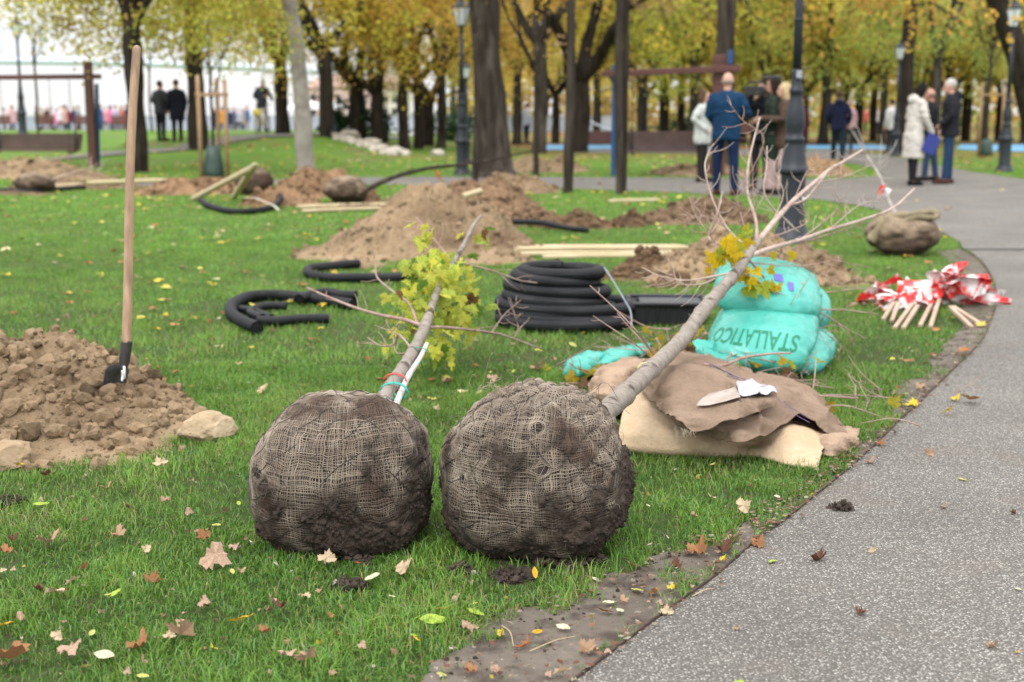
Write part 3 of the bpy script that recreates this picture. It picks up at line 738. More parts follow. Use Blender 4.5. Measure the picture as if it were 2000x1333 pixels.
# maple leaf outline
_ml = [(0,0),(.06,.02),(.20,-.10),(.25,-.02),(.42,.02),(.36,.14),(.52,.36),(.36,.36),(.40,.50),(.22,.44),(.16,.52),(.20,.74),(.10,.70),(0,.98)]
_ml = np.array(_ml + [(-x, y) for x, y in _ml[-2:0:-1]])
def maple(mb, pos, size, nrm, up, col, curl=.25, r_=None):
    """one lobed leaf: fan around the stalk point with a fold and curl"""
    n = Vector(nrm).normalized(); u = Vector(up) - n*Vector(up).dot(n); u.normalize(); s = u.cross(n)
    P = _ml*size; c = np.array([[0, .32*size]]); Q = np.vstack([c, P])
    z = curl*(np.abs(Q[:, 0])*.6 + (Q[:, 1]-.3*size)**2/size*.8 - .05*size) + (r_.normal(size=len(Q))*.055*size if r_ is not None else 0)
    W_ = np.array(pos) + Q[:, :1]*np.array(s) + Q[:, 1:]*np.array(u) + z[:, None]*np.array(n)
    m = len(P); F = [(0, 1+k, 1+(k+1) % m) for k in range(m)]
    mb.add(W_, np.array(F), col)

def twigs_along(mb, pts, r_, n, L0, rad, col=None, end=.95, start=.25):
    P = catmull(pts, 40); T = np.gradient(P, axis=0)
    for k in range(n):
        t = start + (end-start)*(k+r_.uniform(.2, .8))/n; i = min(38, int(t*39)); d = T[i]/np.linalg.norm(T[i]); q = r_.normal(size=3); q -= d*np.dot(q, d); q /= np.linalg.norm(q)
        L_ = L0*r_.uniform(.4, 1.2); a = P[i]; e = a + (d*.75+q*.75)*L_; mid = a + (d*.35+q*.5)*L_
        e[2] = max(e[2], .01); tube(mb, [a, mid, e], [rad, rad*.8, rad*.45], 5, n=7)

def knobby(pts, r0, r1, r_, n=90, rings=0):
    P = catmull(pts, n); r = np.linspace(r0, r1, n)
    r = r*(1 + .05*fbm(P, 9, 3, 3))
    for k in range(rings):
        c = r_.uniform(.1, .97); r = r*(1 + .13*np.exp(-((np.linspace(0, 1, n)-c)/.006)**2))
    return P, r

def build_tree_left():
    r_ = np.random.default_rng(11)
    tr = thing('balled_tree', 'leafy young tree lying down, its muddy sack-wrapped root ball beside the quilted one', 'young tree', (-.47, 3.58, 0), group='young trees waiting to be planted')
    inv = Vector((.47, -3.58, 0))
    c = V(667, 925, 3.60); 
    trunk_pts = [V(700, 850, 3.72), V(733, 808, 3.93), V(760, 762, 4.27), V(800, 700, 4.85), V(823, 655, 5.3), V(836, 622, 5.55)]
    ax = trunk_pts[2]-trunk_pts[1]
    b = root_ball(tr, (c.x, 3.60, .203), (.247, .222, .232), (ax.x*.6, ax.y, .05), 12, .10, mudlift=.10)
    b.location = inv
    for ch in (b,): pass
    mb = MB(); P, r = knobby([p for p in trunk_pts], .0255, .0215, r_, 110, 16); tube(mb, P, r, 14, noise=.07, seed=4)
    main = [V(836,622,5.55), V(852,575,5.85), V(875,530,6.15), V(905,480,6.45), V(925,440,6.7), V(941,420,6.9)]
    P2, r2 = knobby(main, .0185, .006, r_, 60, 8); tube(mb, P2, r2, 10, noise=.08)
    o = obj('trunk', mb, M['bark_young'], tr); o.location = inv
    BR = [([V(833,640,5.45), V(790,625,5.6), V(740,615,5.75), V(690,600,5.9), V(640,580,6.0), V(598,562,6.1)], .0095),
          ([V(833,640,5.45), V(870,640,5.6), V(920,645,5.75), V(975,653,5.9), V(1020,668,6.0), V(1055,681,6.05)], .0075),
          ([V(892,512,6.3), V(935,522,6.35), V(975,534,6.4), V(1015,548,6.45), V(1049,553,6.5)], .0055),
          ([V(882,508,6.3), V(867,492,6.35), V(850,470,6.4), V(833,448,6.45), V(812,425,6.5)], .0055),
          ([V(815,632,5.6), V(800,595,5.8), V(770,572,5.95), V(738,544,6.1), V(733,520,6.15), V(730,490,6.2)], .0065),
          ([V(810,690,4.95), V(780,655,5.1), V(770,672,5.15), V(745,676,5.2), V(718,660,5.25)], .005),
          ([V(812,685,5.0), V(776,690,5.1), V(768,660,5.2), V(766,640,5.25)], .003),
          ([V(960,650,5.87), V(985,615,5.95), V(1018,586,6.0)], .003), ([V(1005,660,5.97), V(1012,640,6.0), V(1005,618,6.05)], .0025)]
    for pts, rr in BR:
        mb = MB(); tube(mb, pts, np.linspace(rr, rr*.45, len(pts)), 7, n=36, noise=.08); twigs_along(mb, pts, r_, 7, .10, .0019)
        o = obj('branch', mb, M['bark_twig'], tr); o.location = inv
    mb = MB(); B0 = []
    for cx_, cy_, sx, sy, Yc, n in [(850,560,52,70,6.05,135),(810,610,45,45,5.9,42),(900,600,40,55,6.0,55),(840,680,40,28,5.85,34),(860,520,45,28,6.25,40),(945,455,14,18,6.8,7),(822,475,12,22,6.4,7)]:
        for k in range(n):
            B0.append(V(cx_+r_.normal()*sx*.62, cy_+r_.normal()*sy*.62, Yc+r_.normal()*.16))
    for p in B0:
        p.z = max(p.z, .03); y = r_.uniform()
        col = np.array([.44, .58, .12])*(1-y) + np.array([.76, .70, .12])*y; 
        if r_.uniform() < .10: col = np.array([.16, .28, .045])
        if r_.uniform() < .04: col = np.array([.22, .12, .05])
        nn = Vector((r_.normal()*.8, -.6+r_.normal()*.6, .5+r_.normal()*.6)); maple(mb, p, r_.uniform(.042, .082), nn, Vector((r_.normal()*.5, -.3, -1+r_.normal()*.5)), col*r_.uniform(.75, 1.2), .3, r_)
    o = obj('foliage', mb, M['leaf'], tr, smooth=False); o.location = inv
    # painted splint, ties
    mb = MB(); tube(mb, [V(762,818,3.90), V(778,780,4.18), V(796,738,4.5), V(820,700,4.82), V(834,672,5.05)], [.0115,.011,.0105,.009,.008], 9, n=40, noise=.12); o = obj('splint', mb, mat('chalky_bark', (.55,.53,.52), .8, (.36,.33,.30), 22, mix=(.45,.65)), tr); o.location = inv
    def tie(pxs, Yc, m, tail=None, rr=.0022, wraps=3, R_=.034):
        mb = MB(); p = V(*pxs, Yc); d = (trunk_pts[3]-trunk_pts[1]).normalized(); s = d.cross(Vector((0,0,1))).normalized(); u = s.cross(d)
        t = np.linspace(0, wraps*2*math.pi, wraps*20); Q = [p + d*(.004*math.sin(x*.37+1)+.0035*x/2) + (s*math.cos(x)*1.35 + u*math.sin(x)*.9)*R_ + s*.008 for x in t]; tube(mb, Q, rr, 5)
        if tail: tube(mb, tail, rr, 5, n=14)
        o = obj('tie', mb, m, tr); o.location = inv
    tie((763,768), 4.23, mat('teal_string', (.03,.36,.30), .5), [V(770,768,4.21), V(778,785,4.14), V(762,776,4.12)])
    tie((766,746), 4.40, mat('red_string', (.62,.05,.03), .5), wraps=2, R_=.029)
    tie((812,695), 4.93, mat('green_string', (.0,.28,.17), .5), [V(816,695,4.93), V(824,712,4.95), V(831,738,5.0)], wraps=1, rr=.0018)

def build_tree_right():
    r_ = np.random.default_rng(23)
    tr = thing('balled_tree', 'bare young tree with quilted netted root ball next to the path, trunk over the sackcloth', 'young tree', (.06, 3.55, 0), group='young trees waiting to be planted')
    inv = Vector((-.06, -3.55, 0))
    b = root_ball(tr, (.066, 3.55, .228), (.252, .232, .235), (.30, 1, .12), 31, .48, mudlift=.06); b.location = inv
    tp = [V(1130,850,3.65), V(1185,803,3.90), V(1240,752,4.33), V(1290,705,4.75), V(1335,660,5.05), V(1375,605,5.35), V(1405,570,5.6), V(1440,530,5.85), V(1465,495,6.1), V(1490,460,6.4)]
    mb = MB(); P, r = knobby(tp, .0335, .023, r_, 170, 0)
    for c in (.18,.30,.42,.47,.54,.60,.66,.73,.80): r = r*(1+.17*np.exp(-((np.linspace(0,1,170)-c)/.009)**2))
    r = r*np.interp(np.linspace(0,1,170), [0,.75,.85,1], [1,1,.85,.6]); tube(mb, P, r, 18, noise=.05, seed=8); o = obj('trunk', mb, M['bark_young'], tr); o.location = inv
    tw, pl = M['bark_twig'], M['bark_pale']
    BR0 = [([V(1470,488,6.2), V(1450,430,6.35), V(1440,380,6.4), V(1462,340,6.45)], .0032, M['bark_twig']), ([V(1500,450,6.5), V(1530,380,6.6), V(1512,330,6.65), V(1528,290,6.7)], .003, M['bark_pale']), ([V(1550,392,6.75), V(1580,330,6.9), V(1618,300,7.0)], .0028, M['bark_twig']), ([V(1620,449,6.7), V(1680,400,6.85), V(1730,392,6.95)], .003, M['bark_pale']), ([V(1590,358,6.95), V(1650,345,7.1), V(1700,322,7.2)], .003, M['bark_pale']), ([V(1450,512,6.0), V(1560,520,6.25), V(1640,510,6.4), V(1700,540,6.5)], .003, M['bark_twig']), ([V(1434,462,6.2), V(1400,430,6.2), V(1362,424,6.25), V(1340,440,6.3)], .0028, M['bark_twig']), ([V(1545,590,6.1), V(1600,640,6.1), V(1660,690,6.15)], .0028, M['bark_twig'])]
    BR = BR0 + [([V(1484,468,6.3), V(1515,430,6.55), V(1550,392,6.75), V(1590,358,6.95), V(1622,331,7.1), V(1655,312,7.25), V(1684,294,7.4)], .015, pl),
          ([V(1540,402,6.7), V(1572,390,6.8), V(1598,360,6.9), V(1617,334,7.0)], .007, pl),
          ([V(1478,475,6.3), V(1476,430,6.4), V(1460,375,6.5), V(1462,320,6.6), V(1472,275,6.7), V(1484,230,6.8)], .0085, pl),
          ([V(1560,455,6.7), V(1530,425,6.65), V(1508,405,6.6), V(1492,372,6.6), V(1497,325,6.65), V(1498,286,6.7)], .0065, pl),
          ([V(1455,505,6.05), V(1500,487,6.2), V(1560,470,6.45), V(1620,449,6.7), V(1690,428,6.95), V(1745,406,7.15), V(1786,369,7.35)], .0125, pl),
          ([V(1530,478,6.4), V(1580,470,6.6), V(1640,452,6.8), V(1700,432,7.0)], .006, tw),
          ([V(1470,488,6.15), V(1434,462,6.2), V(1412,432,6.25), V(1390,385,6.3), V(1377,330,6.35), V(1384,298,6.4), V(1394,281,6.42)], .0058, pl),
          ([V(1462,492,6.1), V(1410,478,6.15), V(1388,470,6.15), V(1386,450,6.2), V(1402,415,6.25), V(1411,374,6.3)], .0055, pl),
          ([V(1432,520,5.9), V(1400,480,6.0), V(1372,440,6.05), V(1356,415,6.1), V(1346,384,6.15)], .003, tw),
          ([V(1440,525,5.88), V(1490,560,6.0), V(1545,590,6.1), V(1600,610,6.2), V(1650,640,6.3), V(1690,662,6.4)], .0062, tw),
          ([V(1445,530,5.88), V(1520,572,6.05), V(1590,602,6.2), V(1650,606,6.35), V(1715,614,6.5)], .0060, tw),
          ([V(1460,505,6.0), V(1510,555,6.2), V(1590,572,6.4), V(1660,566,6.6), V(1740,559,6.8)], .0052, tw),
          ([V(1430,533,5.85), V(1390,541,5.85), V(1340,548,5.9), V(1290,540,5.9), V(1253,522,5.95)], .0052, pl),
          ([V(1400,543,5.85), V(1370,555,5.85), V(1330,555,5.9), V(1318,540,5.95), V(1315,520,6.0)], .0035, pl),
          ([V(1455,360,6.5), V(1492,273,6.5), V(1450,235,6.55), V(1421,197,6.6)], .0028, tw),
          ([V(1478,450,6.4), V(1474,400,6.45), V(1470,352,6.5), V(1472,330,6.5)], .0035, tw),
          ([V(1560,470,6.5), V(1600,440,6.6), V(1632,412,6.7), V(1640,393,6.7), V(1622,365,6.7)], .0038, tw),
          ([V(1500,465,6.3), V(1540,452,6.4), V(1580,430,6.5), V(1562,400,6.55)], .0035, tw),
          ([V(1485,600,6.0), V(1490,625,5.98), V(1508,634,5.98), V(1530,618,6.0), V(1560,575,6.05), V(1575,545,6.1)], .0035, tw),
          ([V(1480,475,6.25), V(1540,500,6.5), V(1600,535,6.7), V(1660,565,6.9)], .0045, tw)]
    for pts, rr, m in BR:
        mb = MB(); tube(mb, pts, np.linspace(rr, rr*.45, len(pts)), 8, n=44, noise=.09, seed=int(rr*1e4)); twigs_along(mb, pts, r_, 9, .11, .0021)
        o = obj('branch', mb, m, tr); o.location = inv
    mb = MB()
    for cx_, cy_, sx, sy, Yc, n in [(1430,490,30,26,6.0,15),(1400,520,18,24,5.95,6),(1470,540,30,22,5.95,8),(1500,570,22,20,6.0,6),(1540,495,20,12,6.3,2),(1455,465,20,16,6.3,5)]:
        for k in range(n):
            p = V(cx_+r_.normal()*sx*.6, cy_+r_.normal()*sy*.6, Yc+r_.normal()*.08); col = np.array([.72, .52, .03])*r_.uniform(.75, 1.15)
            if r_.uniform() < .2: col = np.array([.40,.45,.06])
            maple(mb, p, r_.uniform(.05, .10), Vector((r_.normal()*.7, -1, .3+r_.normal()*.4)), Vector((r_.normal(), r_.normal()*.4, -.4+r_.normal()*.8)), col, .3, r_)
    o = obj('foliage', mb, M['leaf'], tr, smooth=False); o.location = inv
    mb = MB(); d = (tp[3]-tp[2]).normalized(); s = d.cross(Vector((0,0,1))).normalized(); u = s.cross(d); p = V(1262,728,4.58)
    Q = [p + (s*math.cos(x)+u*math.sin(x))*.0335 + d*(.012*math.sin(x)) for x in np.linspace(.3, 2.9, 16)]; Q += [Q[-1]+Vector((.02,.02,.02)), Q[-1]+Vector((.045,.05,.01))]
    tube(mb, Q, .0018, 5); o = obj('tie', mb, mat('pale_string', (.62,.66,.30), .5), tr); o.location = inv
build_tree_left(); build_tree_right()

# ------------------------------------------------------------------ shovel
def shovel():
    d_ = ray(232, 752); Yk = 5.1
    for k in range(600):
        y_ = 4.2 + k*.003; p_ = Vector((0, 0, CAM_H)) + d_*(y_/d_.y)
        if p_.z < float(H_near(np.array([p_.x]), np.array([p_.y]))[0]): Yk = y_; break
    o_ = Yk - 5.25 - .015
    V = lambda px, py, Y_: globals()['V'](px, py, Y_ + o_)
    foot = V(232, 752, 5.25); top = V(267, 97, 5.42); neck = V(247, 668, 5.28)
    t = thing('shovel', 'shovel with a long wooden handle standing upright in the heap of soil', 'shovel', foot); inv = -foot
    mb = MB(); P = catmull([neck, V(250,560,5.31), V(252,420,5.345), V(257,250,5.385), top], 60); r = np.interp(np.linspace(0,1,60), [0,.3,1], [.0185,.0175,.0165])
    tube(mb, P, r, 14, noise=.03, roundcap=True); o = obj('handle', mb, M['handle'], t); o.location = inv
    mb = MB(); tube(mb, [V(240,722,5.265), V(244,700,5.275), V(248,666,5.285)], [.016,.0215,.0225], 12, n=16); o = obj('socket', mb, M['socket'], t); o.location = inv
    mb = MB(); a = V(207,712,5.20); b = V(252,716,5.32); dn = (foot-neck).normalized()*.30; Gd = []
    for v_ in np.linspace(0, 1, 12):
        w_ = 1 - .12*v_**3; row = []
        for u_ in np.linspace(-1, 1, 13):
            p = a.lerp(b, .5+.5*u_*w_) + dn*v_ + Vector((.25, -.97, 0))*(-.018*(1-u_*u_)) + Vector((0, 0, -.012*abs(u_)**2 if v_ < .01 else 0)); row.append(list(p))
        Gd.append(row)
    sheet(mb, np.array(Gd), .0022); o = obj('blade', mb, M['steel'], t); o.location = inv
    mb = MB(); tube(mb, [V(241,724,5.25), V(240,735,5.25), V(238,745,5.24)], [.008,.006,.004], 6, n=8); box(mb, V(243,728,5.245), (.008,.004,.05)); o = obj('scuff_mark', mb, M['white'], t); o.location = inv
    o.name = 'label_sticker'
shovel()

# ------------------------------------------------------------------ sackcloth pile
def wrinkle(Gd, amp, seed, freq=6, fold=0):
    n = normals_of(Gd); sh = Gd.shape; q = Gd.reshape(-1, 3)
    w = fbm(q, freq, 4, seed)*amp + np.abs(fbm(q, freq*.6, 2, seed+4))*amp*1.2
    w = w + amp*.9*np.sin((q[:, 1]*.9 + q[:, 2]*1.6 + q[:, 0]*.35)*freq*7 + 3.0*fbm(q, freq*.5, 2, seed+12))*np.clip(.5+fbm(q, freq*.4, 2, seed+13), 0, 1)
    w = w + amp*1.5*(1-np.abs(fbm(q*np.array([1, .55, 1]), freq*1.3, 2, seed+9)))**4
    Gd = Gd + n*(w.reshape(sh[:2])[..., None]); Gd[..., 2] = np.maximum(Gd[..., 2], .006)
    return Gd
def cloth(name, label, ctrl, m, thick=.006, amp=.006, seed=0, nu=90, nv=70, freq=6, cat='sackcloth', fringe=None, group=None, rag=.004):
    nu, nv = int(nu*1.6), int(nv*1.6); Gd = csurf(ctrl, nu, nv); Gd = wrinkle(Gd, amp, seed, freq); Gd = wrinkle(Gd, amp*.12, seed+60, freq*3.5); thick *= .55
    for k, sl in ((0, 0), (1, -1)):
        Gd[sl] += (rag*fbm(Gd[sl], 40, 3, seed+7))[:, None]*np.array([1, 1, .2]); Gd[:, sl] += (rag*fbm(Gd[:, sl], 40, 3, seed+8))[:, None]*np.array([1, 1, .2])
    nrm_ = normals_of(Gd)
    if nrm_[..., 2].mean() < 0: Gd = Gd[:, ::-1]
    mb = MB(); sheet(mb, Gd, thick)
    c = Gd.reshape(-1, 3).mean(0); c[2] = 0; mb.v = [v - c for v in mb.v]
    o = obj(name, mb, m); o.location = c; tag(o, label, cat, group); return o, Gd
PZ = lambda px, py, z: Gz(px, py, z)
# lower pale sack: folded sheet, its rounded fold faces the camera
cloth('pale_sack', 'pale tan folded sackcloth lying lowest in the pile with its smooth fold on the grass', [
    [PZ(1240,875,.004), PZ(1330,884,.004), PZ(1420,886,.004), PZ(1475,882,.004), PZ(1540,890,.004), PZ(1585,905,.004)],
    [PZ(1213,882,.012), PZ(1310,892,.010), PZ(1400,893,.010), PZ(1470,890,.012), PZ(1535,908,.010), PZ(1597,914,.010)],
    [PZ(1207,868,.045), PZ(1310,874,.050), PZ(1400,872,.050), PZ(1470,868,.030), PZ(1540,882,.045), PZ(1603,890,.030)],
    [PZ(1212,825,.105), PZ(1310,830,.115), PZ(1400,838,.100), PZ(1470,850,.060), PZ(1545,845,.080), PZ(1612,862,.045)],
    [PZ(1226,782,.125), PZ(1310,785,.140), PZ(1400,800,.120), PZ(1470,815,.085), PZ(1550,820,.080), PZ(1616,842,.045)],
    [PZ(1255,750,.125), PZ(1320,745,.150), PZ(1410,760,.130), PZ(1490,775,.100), PZ(1560,800,.070), PZ(1600,830,.045)],
    [PZ(1275,730,.110), PZ(1340,720,.130), PZ(1420,730,.110), PZ(1500,755,.080), PZ(1560,780,.050), PZ(1590,810,.030)]],
    M['sacklight'], thick=.006, amp=.0042, seed=4, freq=5)
cloth('brown_sack', 'long brown sackcloth with violet seam lines, hanging over the pale sack towards the path', [
    [PZ(1352,838,.115), PZ(1382,847,.110), PZ(1420,860,.100), PZ(1448,868,.098), PZ(1500,848,.100), PZ(1555,822,.108), PZ(1610,845,.072), PZ(1655,858,.035)],
    [PZ(1335,800,.165), PZ(1375,815,.165), PZ(1420,828,.150), PZ(1455,832,.140), PZ(1510,815,.135), PZ(1570,800,.120), PZ(1622,835,.075), PZ(1668,848,.035)],
    [PZ(1330,760,.185), PZ(1380,770,.185), PZ(1430,785,.17), PZ(1475,792,.155), PZ(1530,782,.155), PZ(1580,785,.120), PZ(1615,815,.085), PZ(1650,840,.035)],
    [PZ(1340,720,.15), PZ(1390,725,.15), PZ(1440,740,.15), PZ(1490,758,.165), PZ(1540,762,.160), PZ(1585,775,.10), PZ(1612,805,.06), PZ(1640,838,.03)],
    [PZ(1350,700,.08), PZ(1400,705,.08), PZ(1450,720,.08), PZ(1500,745,.10), PZ(1545,752,.10), PZ(1588,768,.05), PZ(1610,798,.02), PZ(1630,835,.01)]],
    M['sackcloth'], thick=.007, amp=.010, seed=9, freq=5)
top_o, top_G = cloth('brown_sack', 'topmost brown sackcloth flap with frayed corner and white sticker strip, under the tree trunk', [
    [PZ(1246,752,.150), PZ(1275,785,.165), PZ(1305,812,.165), PZ(1328,832,.150), PZ(1358,846,.135), PZ(1410,835,.165), PZ(1465,812,.180), PZ(1516,790,.190)],
    [PZ(1248,742,.165), PZ(1280,768,.185), PZ(1312,795,.190), PZ(1345,810,.180), PZ(1390,812,.185), PZ(1430,805,.195), PZ(1475,792,.205), PZ(1520,778,.208)],
    [PZ(1250,728,.175), PZ(1285,745,.215), PZ(1325,765,.225), PZ(1370,775,.215), PZ(1410,780,.215), PZ(1450,778,.215), PZ(1490,774,.220), PZ(1514,768,.215)],
    [PZ(1262,716,.165), PZ(1300,720,.220), PZ(1340,730,.240), PZ(1385,745,.230), PZ(1420,752,.22), PZ(1455,758,.215), PZ(1485,762,.210), PZ(1500,760,.205)],
    [PZ(1285,708,.130), PZ(1310,700,.180), PZ(1350,704,.190), PZ(1390,716,.190), PZ(1425,730,.19), PZ(1455,742,.18), PZ(1475,750,.18), PZ(1488,752,.18)],
    [PZ(1300,702,.060), PZ(1325,690,.080), PZ(1360,692,.08), PZ(1400,702,.08), PZ(1430,715,.08), PZ(1460,728,.08), PZ(1478,738,.08), PZ(1492,745,.08)]],
    M['sackcloth'], thick=.009, amp=.0095, seed=14, freq=6)
cloth('crumpled_sack', 'crumpled rosy brown sackcloth pushed up behind the netted root ball', [
    [PZ(1150,790,.03), PZ(1175,800,.04), PZ(1205,810,.05), PZ(1235,800,.05)],
    [PZ(1145,778,.08), PZ(1172,775,.12), PZ(1205,772,.13), PZ(1245,765,.12)],
    [PZ(1160,750,.12), PZ(1185,745,.16), PZ(1215,742,.16), PZ(1250,738,.13)],
    [PZ(1172,730,.10), PZ(1195,722,.14), PZ(1225,722,.15), PZ(1262,722,.14)],
    [PZ(1185,728,.03), PZ(1200,718,.05), PZ(1230,712,.05), PZ(1275,712,.05)]],
    M['sackmid'], thick=.007, amp=.013, seed=19, freq=6)
cloth('twisted_sack', 'twisted tail of brown sackcloth at the path end of the pile', [
    [PZ(1592,880,.01), PZ(1612,893,.01), PZ(1635,890,.01), PZ(1660,875,.01)],
    [PZ(1598,860,.05), PZ(1622,868,.05), PZ(1645,865,.045), PZ(1670,858,.03)],
    [PZ(1600,845,.055), PZ(1625,850,.06), PZ(1650,848,.05), PZ(1675,850,.03)],
    [PZ(1605,838,.01), PZ(1630,842,.01), PZ(1655,842,.01), PZ(1672,846,.01)]],
    M['sackmid'], thick=.006, amp=.009, seed=22, freq=8)
def on_sheet(Gd, ctrl_px, hover):
    """put a small grid of pixels onto a sheet's surface (nearest sheet vertex along the view)"""
    P = Gd.reshape(-1, 3); out = []
    for row in ctrl_px:
        r = []
        for px, py in row:
            d = np.array(ray(px, py)); o = np.array([0, 0, CAM_H]); t = (P-o)@d/(d@d); dist = np.linalg.norm(P-o-t[:, None]*d, axis=1); k = np.argsort(dist)[:6]; tt = t[k].mean()
            r.append(Vector(o + d*(tt)) + Vector((0, -.35, .9))*hover)
        out.append(r)
    return out
# sticker strip and crumpled paper on the flap
def strip_on(px, m, nm, hov, nu=30, nv=12, amp=.002, seed=1, parent=None, freq=20):
    Gd = csurf(on_sheet(top_G, px, hov), nu, nv); n = normals_of(Gd); Gd = Gd + n*(amp*fbm(Gd.reshape(-1,3), freq, 3, seed).reshape(nv, nu)[..., None])
    if normals_of(Gd)[..., 2].mean() < 0: Gd = Gd[:, ::-1]
    mb = MB(); sheet(mb, Gd, .0006); c = np.array(top_o.location); mb.v = [v - c for v in mb.v]
    return obj(nm, mb, m, parent)
strip_on([[(1358,800),(1385,798),(1412,792),(1446,784)],[(1368,788),(1392,783),(1418,778),(1440,772)],[(1385,776),(1402,772),(1420,768),(1436,762)]], mat('translucent_tape', (.36,.30,.27), .3, (.30,.24,.20), 20), 'sticker_strip', .016, parent=top_o)
Gd = csurf(on_sheet(top_G, [[(1443,780),(1470,780),(1495,777),(1516,776)],[(1440,766),(1462,768),(1488,766),(1510,768)],[(1438,758),(1460,752),(1484,754),(1500,762)]], .012), 40, 24)
Gd = wrinkle(Gd, .006, 31, 16); 
if normals_of(Gd)[..., 2].mean() < 0: Gd = Gd[:, ::-1]
mb = MB(); sheet(mb, Gd, .0008); c = Gd.reshape(-1,3).mean(0); mb.v = [v-c for v in mb.v]; o = obj('crumpled_paper', mb, mat('white_paper', (.36,.36,.43), .7), smooth=False); o.location = c; tag(o, 'crumpled white paper sheet lying on the brown sackcloth flap', 'paper')
# frayed corner
mb = MB(); r_ = np.random.default_rng(5); c0 = np.array(top_o.location)
for k in range(40):
    p = np.array(PZ(1318+r_.uniform(0, 50), 830+r_.uniform(0, 14), .15)); d = np.array([r_.normal()*.4, -.6, -.5+r_.normal()*.3]); L_ = r_.uniform(.01, .035)
    tube(mb, [p-c0, p-c0+d*L_*.6, p-c0+d*L_+r_.normal(size=3)*.006], .0008, 3, n=6, col=(1.3,1.3,1.2))
obj('frayed_threads', mb, M['burlap'], top_o)
mb = MB()   # violet seam on the long sack
for off in (0, 9):
    tube(mb, [Vector(np.array(PZ(px, py+off, z)))+Vector((0,-.01,.012)) for px, py, z in [(1515,770,.165),(1535,792,.15),(1555,808,.13),(1580,822,.11)]], .0012, 4, n=30)
o = obj('violet_thread', mb, mat('violet_seam', (.20,.13,.30), .8)); tag(o, 'pair of violet threads trailing down the long brown sackcloth', 'thread')
mb = MB()
for k, (dx, dy) in enumerate([(0,0),(6,5),(14,12),(-8,3)]):
    tube(mb, [PZ(1362+dx+a*1.0, 706+dy*.4+b, .225+.008*math.sin(k*2+a)) for a, b in ((0,0),(18,2),(38,12),(60,24),(90,34))], .0016, 4, n=40, noise=.3)
o = obj('string_bundle', mb, mat('grey_string', (.10,.10,.12), .8, (.2,.16,.28), 30)); tag(o, 'tangle of grey and violet string along the back edge of the topmost sackcloth', 'string')

# pruned twigs
def twig_heap(label, px, n, L0, z0, seed, leaves=0, spread=(.2,.12)):
    r_ = np.random.default_rng(seed); c = G(*px); mb = MB(); lf = MB()
    for k in range(n):
        a = np.array([r_.normal()*spread[0], r_.normal()*spread[1], z0*abs(r_.normal())*.6+.012]); th = r_.uniform(0, 2*math.pi); el = r_.uniform(-.1, .55) if k % 3 == 0 else r_.uniform(-.05, .12); d = np.array([math.cos(th)*math.cos(el), math.sin(th)*math.cos(el), math.sin(el)]); L_ = L0*r_.uniform(.4, 1.2)
        pts = [a, a+d*L_*.5+r_.normal(size=3)*.02, a+d*L_+r_.normal(size=3)*.03]
        for p in pts: p[2] = max(p[2], .006)
        rr = r_.uniform(.0015, .004); tube(mb, pts, [rr, rr*.8, rr*.4], 5, n=9); twigs_along(mb, pts, r_, 2, L_*.3, rr*.6)
    for k in range(leaves):
        y = r_.uniform(); col = (np.array([.40,.42,.06])*(1-y)+np.array([.55,.36,.05])*y) if r_.uniform() < .65 else np.array([.26,.15,.08])
        maple(lf, (r_.normal()*spread[0]*.8, r_.normal()*spread[1]*.8, z0*r_.uniform(.2, 1.2)+.015), r_.uniform(.04, .085), (r_.normal()*.5, -.4+r_.normal()*.5, 1), (r_.normal(), r_.normal(), .1), col*r_.uniform(.7, 1.2), .4, r_)
    t = thing('twig_heap', label, 'twigs', (c.x, c.y, 0)); obj('twigs', mb, M['bark_twig'], t)
    if leaves: obj('leaves', lf, M['leaf'], t, smooth=False)
    return t
twig_heap('heap of red twigs and yellowing leaves at the mouth of the empty teal bag', (1200,760), 36, .28, .07, 3, 36, (.16,.10))
twig_heap('heap of pruned twigs and leaves between the trunk and the filled teal bag', (1345,735), 46, .26, .16, 5, 46, (.13,.09))
twig_heap('brown leaves and twigs behind the crumpled paper', (1490,755), 26, .20, .09, 6, 22, (.12,.07))
twig_heap('loose thorny prunings lying in the grass between the sackcloth and the path', (1640,800), 20, .42, .04, 8, 6, (.26,.22))
for (lb, pts, rr) in [('slender red shoot rising in front of the black crate', [PZ(1290,712,.12), V(1250,655,5.1), V(1205,607,5.2), V(1152,558,5.3)], .0035),
                      ('short forked shoot leaning beside the black crate', [PZ(1290,708,.12), V(1262,675,5.05), V(1230,640,5.1), V(1205,612,5.15)], .0028),
                      ('pale thin shoot sweeping low in front of the pipe coil', [PZ(1285,712,.12), V(1240,672,5.0), V(1200,645,5.1), V(1158,617,5.2)], .0028),
                      ('cut stub of branch standing upright at the grass side of the sackcloth', [PZ(1578,775,.01), PZ(1588,760,.10), PZ(1594,703,.17)], .0045),
                      ('thick broken branch with side stub lying over the twig heap by the teal bag', [V(1375,712,5.05), V(1410,715,5.1), V(1450,700,5.2), V(1500,692,5.3), V(1545,690,5.35)], .008)]:
    mb = MB(); c = Vector((pts[0].x, pts[0].y, 0)); tube(mb, [p-c for p in pts], np.linspace(rr, rr*.5, len(pts)), 6, n=24, noise=.1); twigs_along(mb, [p-c for p in pts], np.random.default_rng(int(rr*1e5)), 4, .05, rr*.5)
    o = obj('cut_branch', mb, M['bark_twig']); o.location = c; tag(o, lb, 'branch')

